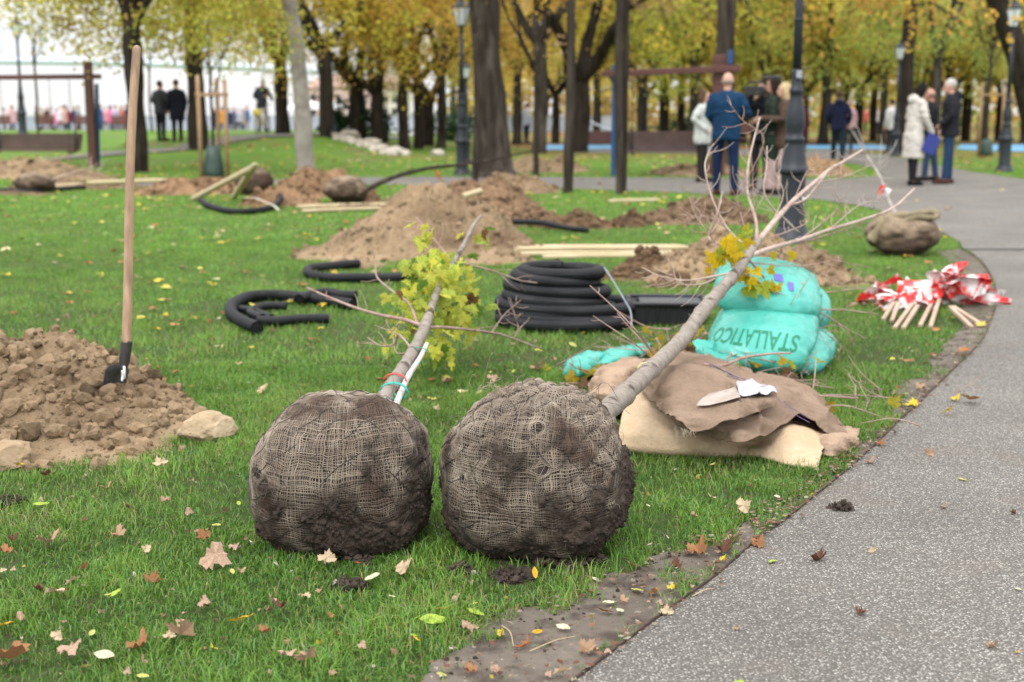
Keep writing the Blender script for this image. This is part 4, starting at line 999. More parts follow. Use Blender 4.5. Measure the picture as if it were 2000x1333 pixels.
# ------------------------------------------------------------------ teal bags
def bag(name, label, ctrl_front, depth, seed, amp=.012, nu=110, nv=90, group='teal plastic bags of soil improver'):
    """stuffed bag: front surface given by control points, back mirrored, seams pinched"""
    F_ = csurf(ctrl_front, nu, nv); u = np.linspace(-1, 1, nu)[None, :]; v = np.linspace(-1, 1, nv)[:, None]
    puff = (np.clip(1-np.abs(u)**3.2, 0, 1)**.5)*(np.clip(1-np.abs(v)**3.2, 0, 1)**.5)
    n = normals_of(F_)
    if n[..., 1].mean() > 0: n = -n
    n = n*np.array([1, 1, .30]); n /= np.linalg.norm(n, axis=2)[..., None]
    q = F_.reshape(-1, 3)
    edge_ = (1-puff)
    W_ = (np.abs(fbm(q*np.array([1, 1, .6]), 9, 3, seed))*amp*1.5 - np.abs(fbm(q, 20, 4, seed+2))*amp*.9).reshape(nv, nu)*(.10+1.9*edge_)
    Fr = F_ + n*((puff*depth*.42 + W_)[..., None]); 
    bk = np.array([0, 1, .12]); Bk = F_ + bk*((puff*depth*.62 - W_*.5)[..., None]) + n*(-.002)
    for A_ in (Fr, Bk): A_[..., 2] = np.maximum(A_[..., 2], .005)
    mb = MB(); f = grid_faces(nu, nv)
    t = normals_of(Fr); 
    if t[..., 1].mean() > 0: f1, f2 = f[:, ::-1], f
    else: f1, f2 = f, f[:, ::-1]
    c = np.array(q.mean(0)); c[2] = 0
    mb.add(Fr.reshape(-1, 3)-c, f1); mb.add(Bk.reshape(-1, 3)-c, f2)
    o = obj(name, mb, M['teal']); o.location = c; tag(o, label, 'bag', group); return o, Fr, c
o, bagF, bc = bag('soil_bag', 'full teal bag lettered STALLATICO upside down, lowest in front of the black crate', [
    [V(1425,588,6.35), V(1470,592,6.35), V(1530,596,6.35), V(1590,606,6.35)],
    [V(1398,630,6.12), V(1455,640,6.08), V(1525,645,6.08), V(1580,655,6.15)],
    [V(1380,672,5.98), V(1440,690,5.9), V(1510,695,5.9), V(1562,692,6.0)],
    [V(1376,702,5.92), V(1430,722,5.86), V(1500,732,5.86), V(1545,728,5.96)]], .34, 3, amp=.009)
def print_on(txt, Fr, u0, u1, v0, v1, c, parent, hover=.004, flip=True):
    cu = bpy.data.curves.new('lettering', 'FONT'); cu.body = txt; cu.size = 1; cu.offset = .012; tmp = bpy.data.objects.new('lettering', cu); COL.objects.link(tmp)
    dg = bpy.context.evaluated_depsgraph_get(); me = bpy.data.meshes.new_from_object(tmp.evaluated_get(dg)); bpy.data.objects.remove(tmp)
    bm = bmesh.new(); bm.from_mesh(me); xs = [v.co.x for v in bm.verts]; ys = [v.co.y for v in bm.verts]; x0, x1, y0, y1 = min(xs), max(xs), min(ys), max(ys)
    for k in range(1, 60):
        bmesh.ops.bisect_plane(bm, geom=bm.verts[:]+bm.edges[:]+bm.faces[:], plane_co=(x0+(x1-x0)*k/60, 0, 0), plane_no=(1, 0, 0))
    for k in range(1, 8):
        bmesh.ops.bisect_plane(bm, geom=bm.verts[:]+bm.edges[:]+bm.faces[:], plane_co=(0, y0+(y1-y0)*k/8, 0), plane_no=(0, 1, 0))
    n = normals_of(Fr); s = -1 if n[..., 1].mean() > 0 else 1; nv, nu = Fr.shape[:2]
    def smp(A_, u, v):
        x = u*(nu-1); y = v*(nv-1); i = min(int(x), nu-2); j = min(int(y), nv-2); a, b = x-i, y-j
        return A_[j, i]*(1-a)*(1-b)+A_[j, i+1]*a*(1-b)+A_[j+1, i]*(1-a)*b+A_[j+1, i+1]*a*b
    for v in bm.verts:
        fx = (v.co.x-x0)/(x1-x0); fy = (v.co.y-y0)/(y1-y0)
        if flip: fx, fy = 1-fx, 1-fy
        U, V_ = u0+(u1-u0)*fx, v1+(v0-v1)*fy
        v.co = Vector(smp(Fr, U, V_) + s*smp(n, U, V_)*hover - c)
    bm.to_mesh(me); bm.free(); me.name = 'lettering'; return obj('lettering', me, M['bagprint'], parent)
print_on('STALLATICO', bagF, .10, .70, .50, .67, bc, o, .0018)
for vv, u0, u1 in ((.76, .22, .68), (.44, .34, .5)):
    mb = MB(); js = int(vv*89); tube(mb, [bagF[js, int(k)]-bc+np.array([0, -.002, .001]) for k in np.linspace(u0*109, u1*109, 20)], .0011, 4); obj('print_line', mb, M['bagprint'], o)

o2, upF, uc = bag('soil_bag', 'teal bag with a violet mark, sagging on top of the lettered bag', [
    [V(1402,520,6.75), V(1450,520,6.8), V(1530,530,6.8), V(1572,552,6.75)],
    [V(1398,545,6.45), V(1455,555,6.35), V(1530,562,6.35), V(1588,572,6.5)],
    [V(1405,578,6.25), V(1460,588,6.12), V(1530,600,6.12), V(1592,602,6.3)],
    [V(1420,598,6.22), V(1470,606,6.10), V(1535,622,6.10), V(1580,628,6.28)]], .26, 5, amp=.014)
mb = MB(); P0 = [[V(1494,548,6.2), V(1512,555,6.2)], [V(1498,556,6.2), V(1520,566,6.2)]]
def patch(Fr, u0, u1, v0, v1, c, m, nm, par):
    nv, nu = Fr.shape[:2]; sub = Fr[int(v0*nv):int(v1*nv)+1, int(u0*nu):int(u1*nu)+1]; n = normals_of(sub); s = -1 if n[..., 1].mean() > 0 else 1
    mb = MB(); g = sub + s*n*.003 - c; f = grid_faces(sub.shape[1], sub.shape[0]); mb.add(g.reshape(-1, 3), f if s > 0 else f[:, ::-1]); return obj(nm, mb, m, par)
M['violet'] = mat('violet_print', (.10,.09,.42), .5)
patch(upF, .50, .56, .42, .49, uc, M['violet'], 'printed_mark', o2); patch(upF, .59, .62, .47, .57, uc, M['violet'], 'printed_mark', o2)
bag('soil_bag', 'teal bag with a dark print slumped at the grass side of the lettered bag', [
    [V(1560,648,6.35), V(1575,645,6.4), V(1595,648,6.45), V(1610,660,6.5)],
    [V(1552,672,6.15), V(1572,672,6.15), V(1595,678,6.2), V(1612,685,6.3)],
    [V(1545,700,6.0), V(1562,705,6.0), V(1580,708,6.05), V(1595,705,6.2)],
    [V(1538,732,5.93), V(1550,735,5.93), V(1562,732,5.98), V(1575,725,6.1)]], .20, 8, amp=.015, nu=60, nv=60)
bag('soil_bag', 'narrow teal bag bulging between the upper and lower bags', [
    [V(1552,560,6.55), V(1570,560,6.6), V(1585,568,6.6), V(1590,580,6.6)],
    [V(1548,600,6.4), V(1568,600,6.35), V(1588,605,6.4), V(1594,615,6.5)],
    [V(1550,640,6.3), V(1568,645,6.25), V(1582,645,6.3), V(1590,645,6.4)]], .20, 11, amp=.015, nu=60, nv=60)
Gd = csurf([[PZ(1108,738,.008), PZ(1130,748,.02), PZ(1150,742,.03), PZ(1185,728,.03), PZ(1225,712,.03), PZ(1265,700,.02)],
            [PZ(1104,722,.04), PZ(1130,728,.07), PZ(1160,715,.06), PZ(1190,705,.07), PZ(1228,695,.07), PZ(1268,688,.05)],
            [PZ(1118,706,.06), PZ(1140,702,.08), PZ(1165,698,.08), PZ(1195,690,.07), PZ(1232,682,.07), PZ(1270,677,.06)],
            [PZ(1130,700,.01), PZ(1150,697,.01), PZ(1175,692,.01), PZ(1200,686,.01), PZ(1235,680,.01), PZ(1275,675,.01)]], 100, 50)
Gd = wrinkle(Gd, .010, 41, 6)
if normals_of(Gd)[..., 2].mean() < 0: Gd = Gd[:, ::-1]
mb = MB(); sheet(mb, Gd, .001); c = Gd.reshape(-1,3).mean(0); c[2] = 0; mb.v = [v-c for v in mb.v]; o = obj('empty_bag', mb, M['teal']); o.location = c; tag(o, 'empty crumpled teal bag lying flat on the grass behind the netted root ball', 'bag', 'teal plastic bags of soil improver')
Gd = csurf([[V(1365,700,5.7), V(1385,708,5.65), V(1420,715,5.65), V(1448,716,5.7)], [V(1360,680,5.75), V(1380,688,5.7), V(1410,695,5.7), V(1440,705,5.75)], [V(1352,668,5.8), V(1376,664,5.85), V(1400,680,5.85), V(1430,700,5.85)]], 60, 40)
Gd = wrinkle(Gd, .010, 44, 7)
if normals_of(Gd)[..., 1].mean() > 0: Gd = Gd[:, ::-1]
mb = MB(); sheet(mb, Gd, .001); c = Gd.reshape(-1,3).mean(0); c[2] = 0; mb.v = [v-c for v in mb.v]; o = obj('empty_bag', mb, M['teal']); o.location = c; tag(o, 'torn teal plastic sheet crumpled at the trunk side of the lettered bag', 'bag', 'teal plastic bags of soil improver')

# ------------------------------------------------------------------ black corrugated pipes
def pipe(label, pts, r=.038, seed=0, group='lengths of black corrugated pipe', open_end=True, pitch=.011, cuts=()):
    P0 = np.array([list(p) for p in pts]); Lg = np.linalg.norm(np.diff(catmull(P0, 200), axis=0), axis=1).sum(); n = max(20, int(Lg/pitch*2)); P = catmull(P0, n)
    P[:, 2] = np.maximum(P[:, 2], r*.98)
    s = np.concatenate([[0], np.cumsum(np.linalg.norm(np.diff(P, axis=0), axis=1))]); P = np.stack([np.interp(np.linspace(0, s[-1], n), s, P[:, k]) for k in range(3)], -1)
    rr = r*(1 - .055*(np.arange(n) % 2)); c = P.mean(0); c[2] = 0
    mb = MB(); tube(mb, P-c, rr, 14, cap=False)
    # hollow ends: an inner wall with a dark bottom
    for e in (slice(0, 5), slice(n-5, n)):
        seg = (P-c)[e]; mb2 = MB(); tube(mb2, seg, r*.84, 14, cap=True); mb.add(mb2.verts(), mb2.f)
    T = np.gradient(P, axis=0)
    o = obj('corrugated_pipe', mb, M['pipe'], smooth=False); o.location = c; return tag(o, label, 'pipe', group)
cc = Gz(1095, 625, .04); coil = []
turns = [(.395,.375,.04,0,0),(.36,.37,.042,.04,.0),(.31,.30,.085,-.03,.03),(.385,.34,.10,.05,.02),(.28,.285,.13,-.06,.03),(.275,.255,.185,-.01,.01),(.245,.235,.235,-.05,.06),(.235,.225,.295,.00,.02),(.165,.165,.305,-.04,.07)]
nT = len(turns)
for k in range(nT*16-15):
    t = k/16; i = min(int(t), nT-2); f = t-i; f = f*f*(3-2*f); A = [turns[i][j]*(1-f)+turns[i+1][j]*f for j in range(5)]; th = -2*math.pi*t+1.2
    coil.append((cc.x+A[3]+A[0]*math.cos(th), cc.y+.1+A[4]+A[1]*math.sin(th), A[2]))
coil[0] = (coil[0][0], coil[0][1], .04)
pipe('tall coil of black corrugated pipe standing on the grass beside the black crate', coil, .0375, group=None)
pipe('widest cut black pipe, bent round with its open end facing the grass', [PZ(690,596,.04), PZ(650,590,.04), PZ(600,583,.04), PZ(540,577,.04), PZ(490,580,.04), PZ(456,594,.04), PZ(452,612,.04), PZ(472,628,.04), PZ(502,641,.04)], .037)
pipe('short straight length of black pipe at the open side of the loop', [PZ(504,627,.04), PZ(540,628,.04), PZ(590,624,.04), PZ(643,623,.04)], .030)
pipe('black pipe end lying behind the bent one, pointing towards the leafy tree', [PZ(696,578,.06), PZ(665,577,.06), PZ(640,572,.07), PZ(612,576,.06), PZ(585,585,.05)], .033)
pipe('inner black pipe curled inside the loop on the grass', [PZ(560,598,.04), PZ(525,598,.04), PZ(500,603,.04), PZ(490,612,.04), PZ(512,622,.04)], .026)
pipe('thin inner black pipe crossing the loop', [PZ(470,604,.03), PZ(500,610,.03), PZ(530,622,.03)], .024)
pipe('long black pipe bending round the foot of the tan soil heap', [PZ(800,541,.04), PZ(750,543,.04), PZ(690,543,.04), PZ(640,543,.04), PZ(605,536,.04), PZ(604,526,.04), PZ(640,521,.04), PZ(700,515,.04)], .035)
pipe('curved black pipe on the far lawn under the crossed poles', [PZ(392,391,.04), PZ(410,403,.04), PZ(450,413,.04), PZ(500,412,.04), PZ(535,403,.06), PZ(547,390,.10), PZ(545,374,.16)], .040)
pipe('black pipe lying beneath the pole at the far edge of the lawn', [PZ(-30,371,.04), PZ(10,372,.04), PZ(60,374,.04), PZ(165,366,.04)], .035)
pipe('black pipe half buried in the strip of torn turf', [PZ(950,433,.05), PZ(1000,433,.07), PZ(1060,436,.07), PZ(1110,446,.05), PZ(1150,450,.03)], .03)
mb = MB(); c = PZ(1190, 600, 0); Q = [V(1180,522,7.05), V(1200,553,6.95), V(1222,590,6.85), V(1232,610,6.8), V(1234,640,6.7)]; tube(mb, [p-c for p in Q], .0045, 5, n=20, flat=.3); o = obj('packing_strap', mb, mat('grey_strap', (.25,.28,.34), .4)); o.location = c; tag(o, 'loose grey packing strap hanging off the pipe coil', 'strap')
mb = MB(); Q = [V(478,386,15.2), V(500,388,15.1), V(520,396,15.0), V(535,402,14.9), V(545,412,14.8)]; c = Q[0].copy(); c.z = 0; tube(mb, [p-c for p in Q], .02, 6, n=20, flat=.3); o = obj('binding_strap', mb, mat('pale_green_strap', (.30,.50,.42), .5, (.55,.25,.15), 8)); o.location = c; tag(o, 'pale green binding strap across the curved pipe on the far lawn', 'strap')

# black crate
ct = Gz(1310, 640, 0); t = thing('crate', 'low black plastic crate on the grass between the pipe coil and the teal bags', 'crate', (ct.x, ct.y+.22, 0), rz=-.05)
mc = mat('black_plastic', (.012,.013,.017), .35, (.02,.02,.025), 6); mb = MB(); box(mb, (0,-.16,.06), (.42,.02,.11), bev=.004); box(mb, (0,.16,.06), (.42,.02,.11), bev=.004); box(mb, (-.20,0,.06), (.02,.30,.11), bev=.004); box(mb, (.20,0,.06), (.02,.30,.11), bev=.004); box(mb, (0,0,.015), (.37,.29,.02)); obj('tub', mb, mc, t, smooth=False)
mb = MB(); box(mb, (0,-.178,.125), (.47,.03,.022), bev=.006); box(mb, (0,.178,.125), (.47,.03,.022), bev=.006); box(mb, (-.22,0,.125), (.03,.326,.022), bev=.006); box(mb, (.22,0,.125), (.03,.326,.022), bev=.006)
for k in range(7): box(mb, (-.18+.06*k,-.1755,.06), (.008,.012,.09))
obj('rim', mb, mc, t, smooth=False); mb = MB(); box(mb, (.02,.02,.118), (.36,.26,.012), bev=.004); obj('lid', mb, mat('crate_lid', (.03,.04,.06), .25), t, smooth=False)

# ------------------------------------------------------------------ peeled poles
def pole(label, a, b, r=.022, group='peeled poles laid out on the lawn', name='wooden_pole', m='pole', tip=True):
    mb = MB(); c = (a+b)/2; c.z = 0; d = (b-a).normalized(); pts = [a-c, a-c+(b-a)*.33+Vector((0,.004,.003)), a-c+(b-a)*.66, b-c]
    P = catmull(pts, 24); r_ = np.full(24, r); 
    if tip: r_[-1] = r*.25; r_[-2] = r*.8
    tube(mb, P, r_, 10, noise=.05, seed=int(abs(a.x)*100)); o = obj(name, mb, M[m]); o.location = c; return tag(o, label, 'pole', group)
for k, (a, b, z, lb) in enumerate([((1008,484),(1345,482),.022,'rearmost pole of the bundle behind the pipe coil'),((1006,491),(1355,487),.022,'second pole of the bundle behind the pipe coil, under the top one'),((1012,497),(1352,494),.024,'front pole of the bundle behind the pipe coil'),((1060,503),(1350,499),.022,'pole lying loose along the front of the bundle behind the pipe coil'),((1010,487),(1350,484),.062,'top pole resting across the bundle behind the pipe coil')]):
    pole(lb, PZ(*a, z), PZ(*b, z), .024)
pole('upper pole of the pair in front of the root ball with the long bare trunk', PZ(580,405,.03), PZ(838,398,.03), .030); pole('lower pole of the pair in front of the root ball with the long bare trunk', PZ(590,413,.03), PZ(842,404,.03), .026)
pole('pole lying behind the shovel handle, ending at the far root ball', PZ(92,366,.05), PZ(245,358,.05), .045); pole('second pole lying at the far edge of the lawn, half in the soil', PZ(170,358,.12), PZ(330,352,.16), .035)
pole('long crossed pole, its foot resting on the grass', PZ(376,390,.03), V(505,322,17.1), .040, 'two peeled poles leaning on one another'); pole('short steep crossed pole resting on the dark root ball', PZ(456,386,.03), V(500,320,16.9), .045, 'two peeled poles leaning on one another')
pole('weathered pale board lying in the grass near the slender trunks', PZ(1190,394,.02), PZ(1290,391,.02), .03)
pole('pale bark-stripped branch lying on the dark soil heap', V(905,384,13.3), V(942,372,13.4), .03)

# ------------------------------------------------------------------ barrier tape on marker stakes
M['stake'] = mat('stake_wood', (.36,.25,.18), .8, (.46,.34,.26), 12)
for k, (a, b, lb) in enumerate([((1655,598),(1725,585),'long stake lying flattest, at the trunk end of the tape bundle'),((1725,625),(1748,588),'thin stake just past the flattest one'),((1742,628),(1755,592),'short stake beside the thin one'),((1747,642),(1782,595),'longer of the two parallel stakes under the tape'),((1764,642),(1792,598),'shorter of the two parallel stakes under the tape'),((1797,637),(1830,572),'wide stake crossing in the middle of the tape bundle'),((1817,640),(1836,580),'stake just behind the wide middle one'),((1898,640),(1856,600),'steeper of the two stakes pointing to the path'),((1915,634),(1862,600),'flatter of the two stakes pointing to the path')]):
    A_ = PZ(*a, .014); B_ = PZ(*b, .07 if k else .03); mb = MB(); c = (A_+B_)/2; c.z = 0; d = B_-A_; L_ = d.length
    rot = d.to_track_quat('X', 'Z'); box(mb, (A_+B_)/2-c, (L_, .024, .020), rot, bev=.003)
    o = obj('marker_stake', mb, M['stake'], smooth=False); o.location = c; tag(o, lb, 'stake', 'wooden marker stakes in the barrier tape')
def tape_mat():
    m = bpy.data.materials.new('barrier_tape'); m.use_nodes = True; n = m.node_tree.nodes; l = m.node_tree.links; b = n['Principled BSDF']; b.inputs['Roughness'].default_value = .35
    a = n.new('ShaderNodeAttribute'); a.attribute_name = 'Col'; l.new(a.outputs['Color'], b.inputs['Base Color']); return m
def tape_heap():
    r_ = np.random.default_rng(77); c = PZ(1810, 600, 0); mb = MB()
    def ribbon(P, w, tw):
        P = catmull(P, 110); P[:, 2] = np.maximum(P[:, 2], .012); T, A_, B_ = frames(P); th = np.cumsum(r_.normal(size=110)*.12) + tw; s = np.cos(th)[:, None]*A_+np.sin(th)[:, None]*B_
        Lc = np.concatenate([[0], np.cumsum(np.linalg.norm(np.diff(P, axis=0), axis=1))]); g = np.stack([P-s*w*.5, P, P+s*w*.5], 0); ph = ((Lc[None]+np.array([-.03, 0, .03])[:, None])/.20) % 1 < .5
        col = np.where(ph[..., None], np.array([.70, .03, .03]), np.array([.75, .75, .75])); mb.add((g-np.array(c)).reshape(-1, 3), grid_faces(110, 3), col.reshape(-1, 3))
    for (px, py, z, n_, sp) in [(1740,583,.05,2,.07),(1775,588,.07,3,.07),(1805,580,.07,3,.07),(1850,572,.09,4,.07),(1870,552,.17,3,.055),(1885,580,.05,2,.07)]:
        q = np.array(PZ(px, py, z))
        for k in range(n_): ribbon([q + r_.normal(size=3)*np.array([sp*1.5, sp*.7, sp*.75]) for _ in range(7)], .07, r_.uniform(0, 3))
    ribbon([PZ(1675,590,.03), PZ(1700,588,.05), PZ(1735,583,.06), PZ(1770,582,.09), PZ(1800,580,.1)], .05, 0); ribbon([PZ(1850,575,.1), PZ(1880,585,.05), PZ(1905,588,.02), PZ(1922,582,.02)], .05, 1)
    ribbon([PZ(1690,588,.02), PZ(1715,583,.04), PZ(1750,578,.06), PZ(1790,570,.1)], .05, 1.2)
    o = obj('barrier_tape', mb, tape_mat(), smooth=False); o.location = c; tag(o, 'crumpled red and white barrier tape heaped on wooden stakes near the path', 'barrier tape')
tape_heap()
# ------------------------------------------------------------------ trees
LEAFCOL = {'yellow': [(.80,.64,.10),(.66,.60,.11),(.86,.72,.15)], 'green': [(.48,.52,.12),(.62,.60,.14),(.34,.44,.10)], 'orange': [(.72,.44,.10),(.82,.60,.11),(.58,.36,.10)], 'brown': [(.42,.27,.15),(.50,.32,.16),(.34,.22,.13)], 'lime': [(.64,.62,.10),(.50,.54,.09),(.78,.66,.10)]}
def leaf_quads(mb, C, size, seed, cols, jit=.28, per=16, flat=.75):
    """C: clump centres; a spray of small leaf faces round each"""
    r_ = np.random.default_rng(seed); n = len(C)
    if n == 0: return
    cc = np.array(cols)[r_.integers(0, len(cols), n)]*r_.uniform(.65, 1.25, (n, 1))
    P = np.repeat(C, per, 0) + r_.normal(size=(n*per, 3))*np.array([jit, jit, jit*flat]); k = len(P)
    u = r_.normal(size=(k, 3)); u /= np.linalg.norm(u, axis=1)[:, None]; w = np.cross(u, r_.normal(size=(k, 3))); w /= np.linalg.norm(w, axis=1)[:, None]
    s = size*r_.uniform(.6, 1.3, (k, 1)); v = np.stack([P-u*s*.6, P+w*s*.42+u*s*.05, P+u*s*.6, P-w*s*.42+u*s*.05], 1)
    c = np.repeat(cc, per, 0)*r_.uniform(.75, 1.25, (k, 1))
    mb.add(v.reshape(-1, 3), np.arange(k*4).reshape(-1, 4), np.repeat(c, 4, 0))

def tree_mesh(seed, H=11, r0=.22, fork=2.6, nl=4, spread=.8, lean=(0, 0), crown_lo=2.3, size=.088, per=36, cols='yellow', dens=1.0, droop=.25, flare=1.35, burl=0, gap=.13):
    r_ = np.random.default_rng(seed); wood = MB(); tips = []
    def grow(p, d, L_, r, lev):
        n = 5 if lev < 2 else 4; pts = [p]; q = np.array(p, float); dd = np.array(d, float)
        for k in range(n):
            dd = dd + r_.normal(size=3)*(.16 if lev else .05) + np.array([0, 0, .10 if lev < 2 else -.02*lev - droop*.25]); dd /= np.linalg.norm(dd); q = q + dd*L_/n; pts.append(q.copy())
        rr = np.linspace(r, r*(.55 if lev < 3 else .3), n+1); tube(wood, pts, rr, 9 if lev < 1 else (7 if lev < 2 else 5), n=n*(4 if lev < 2 else 2), noise=.12, seed=seed)
        if lev >= 2:
            for k in range(1, n+1):
                for _ in range(2): tips.append(pts[k] + r_.normal(size=3)*.22)
        if lev < 3:
            for k in range(3 if lev else nl):
                t = r_.uniform(.45, 1) if lev else 1; i = min(n, max(1, int(round(t*n)))); th = r_.uniform(0, 2*math.pi) if lev else 2*math.pi*(k+r_.uniform(-.25, .25))/nl
                sp = spread*(1.1 if lev else 1)*r_.uniform(.7, 1.25); nd = dd*.9 + np.array([math.cos(th), math.sin(th), 0])*sp + np.array([0, 0, .15]); nd /= np.linalg.norm(nd)
                grow(pts[i], nd, L_*r_.uniform(.55, .8) if lev else H*r_.uniform(.28, .40), rr[i]*(.62 if lev else .66), lev+1)
    base = np.array([0, 0, -.15]); P = [base, np.array([lean[0]*.1, lean[1]*.1, fork*.08]), np.array([lean[0]*.45, lean[1]*.5, fork*.5])+r_.normal(size=3)*.03, np.array([lean[0], lean[1], fork])]
    rr = np.interp(np.linspace(0, 1, 26), [0, .06, .25, 1], [r0*flare, r0*(1+(flare-1)*.45), r0, r0*.86])
    if burl: rr = rr*(1+burl*np.exp(-((np.linspace(0, 1, 26)-.12)/.12)**2))
    tube(wood, catmull(P, 26), rr, 16, noise=.16, seed=seed)
    d = np.array([lean[0]*.3, lean[1]*.3, 1.0]); top = P[-1]
    for k in range(nl):
        th = 2*math.pi*(k+r_.uniform(-.25, .25))/nl + seed; nd = d + np.array([math.cos(th), math.sin(th), 0])*spread*r_.uniform(.5, 1.1); nd /= np.linalg.norm(nd)
        grow(top-np.array([0, 0, .1]), nd, H*r_.uniform(.28, .40), r0*.62, 1)
    T = np.array(tips); extra = T[r_.integers(0, len(T), int(len(T)*.7))] + r_.normal(size=(int(len(T)*.7), 3))*.6; extra[:, 2] -= r_.uniform(0, 1.0, len(extra))*droop*3
    T = np.vstack([T, extra]); T = T[T[:, 2] > crown_lo]; T = T[r_.uniform(size=len(T)) < dens*np.where(T[:, 2] > 6.5, .14, 1)]; T = T[fbm(T, .7, 3, seed) > gap]
    lf = MB(); leaf_quads(lf, T, size, seed+1, LEAFCOL[cols] if isinstance(cols, str) else cols, per=per)
    return wood, lf

PROTO = {}
def make_proto(key, bark, **kw):
    w, l = tree_mesh(**kw); a = mesh_from('trunk', w); a.materials.append(M[bark]); b = mesh_from('crown', l, False); b.materials.append(M['leaf']); PROTO[key] = (a, b)
TREEGRP = 'park trees standing on the lawn'
def plant(key, px, py, label, s=1.0, rz=0.0, group=TREEGRP, sz=None, pos=None, name='park_tree', nocrown=False):
    p = G(px, py) if pos is None else Vector(pos); t = thing(name, label, 'tree', p, rz, group); t.scale = (s, s, sz or s)
    a, b = PROTO[key]
    for nm, me in (('trunk', a), ('crown', b)):
        if nm == 'crown' and nocrown: continue
        o = bpy.data.objects.new(nm, me); COL.objects.link(o); o.parent = t
    return t
make_proto('broad', 'bark_dark', seed=101, H=11, r0=.18, fork=2.6, nl=4, spread=.9, crown_lo=1.6, cols='yellow', droop=.8)
make_proto('broad2', 'bark_dark', seed=107, H=11, r0=.20, fork=2.4, nl=3, spread=.8, crown_lo=1.7, cols='lime', droop=.75)
make_proto('vee', 'bark_dark', seed=113, H=10, r0=.25, fork=1.7, nl=3, spread=.75, crown_lo=2.3, cols='brown', dens=.45, droop=.2)
make_proto('orange', 'bark_mid', seed=119, H=12, r0=.185, fork=2.7, nl=4, spread=.8, crown_lo=1.7, cols='orange', droop=.8)
make_proto('green', 'bark_mid', seed=127, H=12, r0=.17, fork=2.9, nl=4, spread=.85, crown_lo=1.7, cols='green', droop=.8)
make_proto('gold', 'bark_dark', seed=131, H=10, r0=.22, fork=2.2, nl=4, spread=1.0, crown_lo=1.8, cols=[(.70,.47,.02),(.62,.50,.05),(.50,.40,.06)], droop=.7)
make_proto('huge', 'bark_mid', seed=137, H=15, r0=.30, fork=5.5, nl=4, spread=.7, crown_lo=3.4, cols=[(.70,.40,.04),(.6,.45,.06),(.45,.35,.06)], flare=1.75, burl=.15, lean=(-.35, 0), droop=.8, dens=.8)
make_proto('slim', 'bark_mid', seed=139, H=9, r0=.080, fork=3.6, nl=3, spread=.55, crown_lo=3.2, cols='orange', dens=.6, flare=1.5, droop=.3, size=.11)
make_proto('grey', 'bark_grey', seed=149, H=13, r0=.20, fork=4.6, nl=3, spread=.5, crown_lo=4.6, cols='lime', flare=1.5, lean=(-.42, .1), droop=.2)
make_proto('tall', 'bark_dark', seed=151, H=13, r0=.17, fork=3.6, nl=4, spread=.7, crown_lo=2.6, cols='lime', flare=1.3, droop=.9)
make_proto('leaner', 'bark_dark', seed=157, H=11, r0=.26, fork=4.4, nl=4, spread=.8, crown_lo=2.6, cols='green', lean=(-1.7, 0), flare=1.3, droop=.4)
make_proto('airy', 'bark_dark', seed=181, H=11, r0=.17, fork=2.0, nl=4, spread=1.0, crown_lo=1.9, cols=[(.74,.58,.10),(.55,.55,.10),(.66,.42,.10)], droop=.4, dens=.55, gap=.0)
make_proto('veil', 'bark_dark', seed=171, H=9, r0=.22, fork=3.3, nl=5, spread=1.0, crown_lo=2.55, cols=[(.66,.62,.12),(.50,.54,.12),(.78,.66,.14),(.60,.40,.12)], droop=.9, dens=1.0, gap=-.45)
make_proto('whip', 'bark_mid', seed=163, H=3.0, r0=.03, fork=1.6, nl=4, spread=.35, crown_lo=1.5, cols='green', dens=.5, size=.07, per=5, droop=0)
# named trees, from the photograph
plant('veil', 270, 338, 'dark trunked tree right behind the shovel handle with yellow green leaves hanging low', .92, 1.0)
plant('veil', 388, 292, 'dark trunked tree beside the two men in dark coats, green and gold leaves', 1.15, 2.6)
plant('grey', 600, 336, 'pale grey trunk leaning slightly, bare below, whitewashed foot by the brown soil heap', .92, 0)
plant('gold', 552, 262, 'low golden tree on the crest behind the cyclist', 1.15, .4)
plant('broad2', 636, 268, 'dark tree with wide low limbs behind the pale grey trunk', 1.15, 1.9)
plant('vee', 740, 282, 'dark forked tree with sparse rusty leaves above the stony bank', 1.0, 3.2)
plant('orange', 790, 290, 'thick trunked tree, frontmost of the dark cluster beyond the stony bank', 1.1, .6)
plant('broad2', 818, 292, 'leaning trunk in the middle of the dark cluster beyond the stony bank', 1.0, 2.4)
plant('vee', 838, 286, 'slim trunk at the back of the dark cluster beyond the stony bank', .9, 4.6)
plant('orange', 862, 290, 'tree at the lamp post end of the dark cluster beyond the stony bank', 1.0, 5.1)
plant('huge', 968, 347, 'massive old tree with burled trunk behind the dark soil heap, orange leaves over it', .98, 0)
plant('slim', 928, 356, 'slender trunk leaning in front of the massive burled tree', .72, 2.0)
plant('slim', 1047, 371, 'slender trunk just past the massive burled tree, at the path edge', .55, 4.0)
plant('slim', 1110, 378, 'slender dark trunk standing alone between the massive tree and the twin trunks', .95, 1.1, sz=1.1)
plant('slim', 1210, 380, 'first of the twin slender trunks in front of the blue swing post', .80, 5.0, sz=1.15)
plant('slim', 1217, 379, 'second of the twin slender trunks in front of the blue swing post', .65, 3.3, sz=1.15)
plant('orange', 1053, 300, 'tall straight trunk beyond the massive burled tree', 1.25, 3.9)
plant('vee', 1130, 298, 'forked tree behind the small lamp post, two limbs spreading wide', 1.35, 5.4)
plant('orange', 1412, 330, 'large brown trunk rising behind the swing beam and the man in the blue jacket', 1.3, 2.2, sz=1.5)
plant('broad', 1607, 284, 'dark crooked tree with golden leaves behind the walker in the navy jacket', 1.25, 1.2)
plant('tall', 1768, 300, 'tall dark trunk behind the woman in the long white coat', 1.35, 5.6)
plant('green', 1822, 290, 'straight trunk with green crown behind the grey haired man', 1.1, .9)
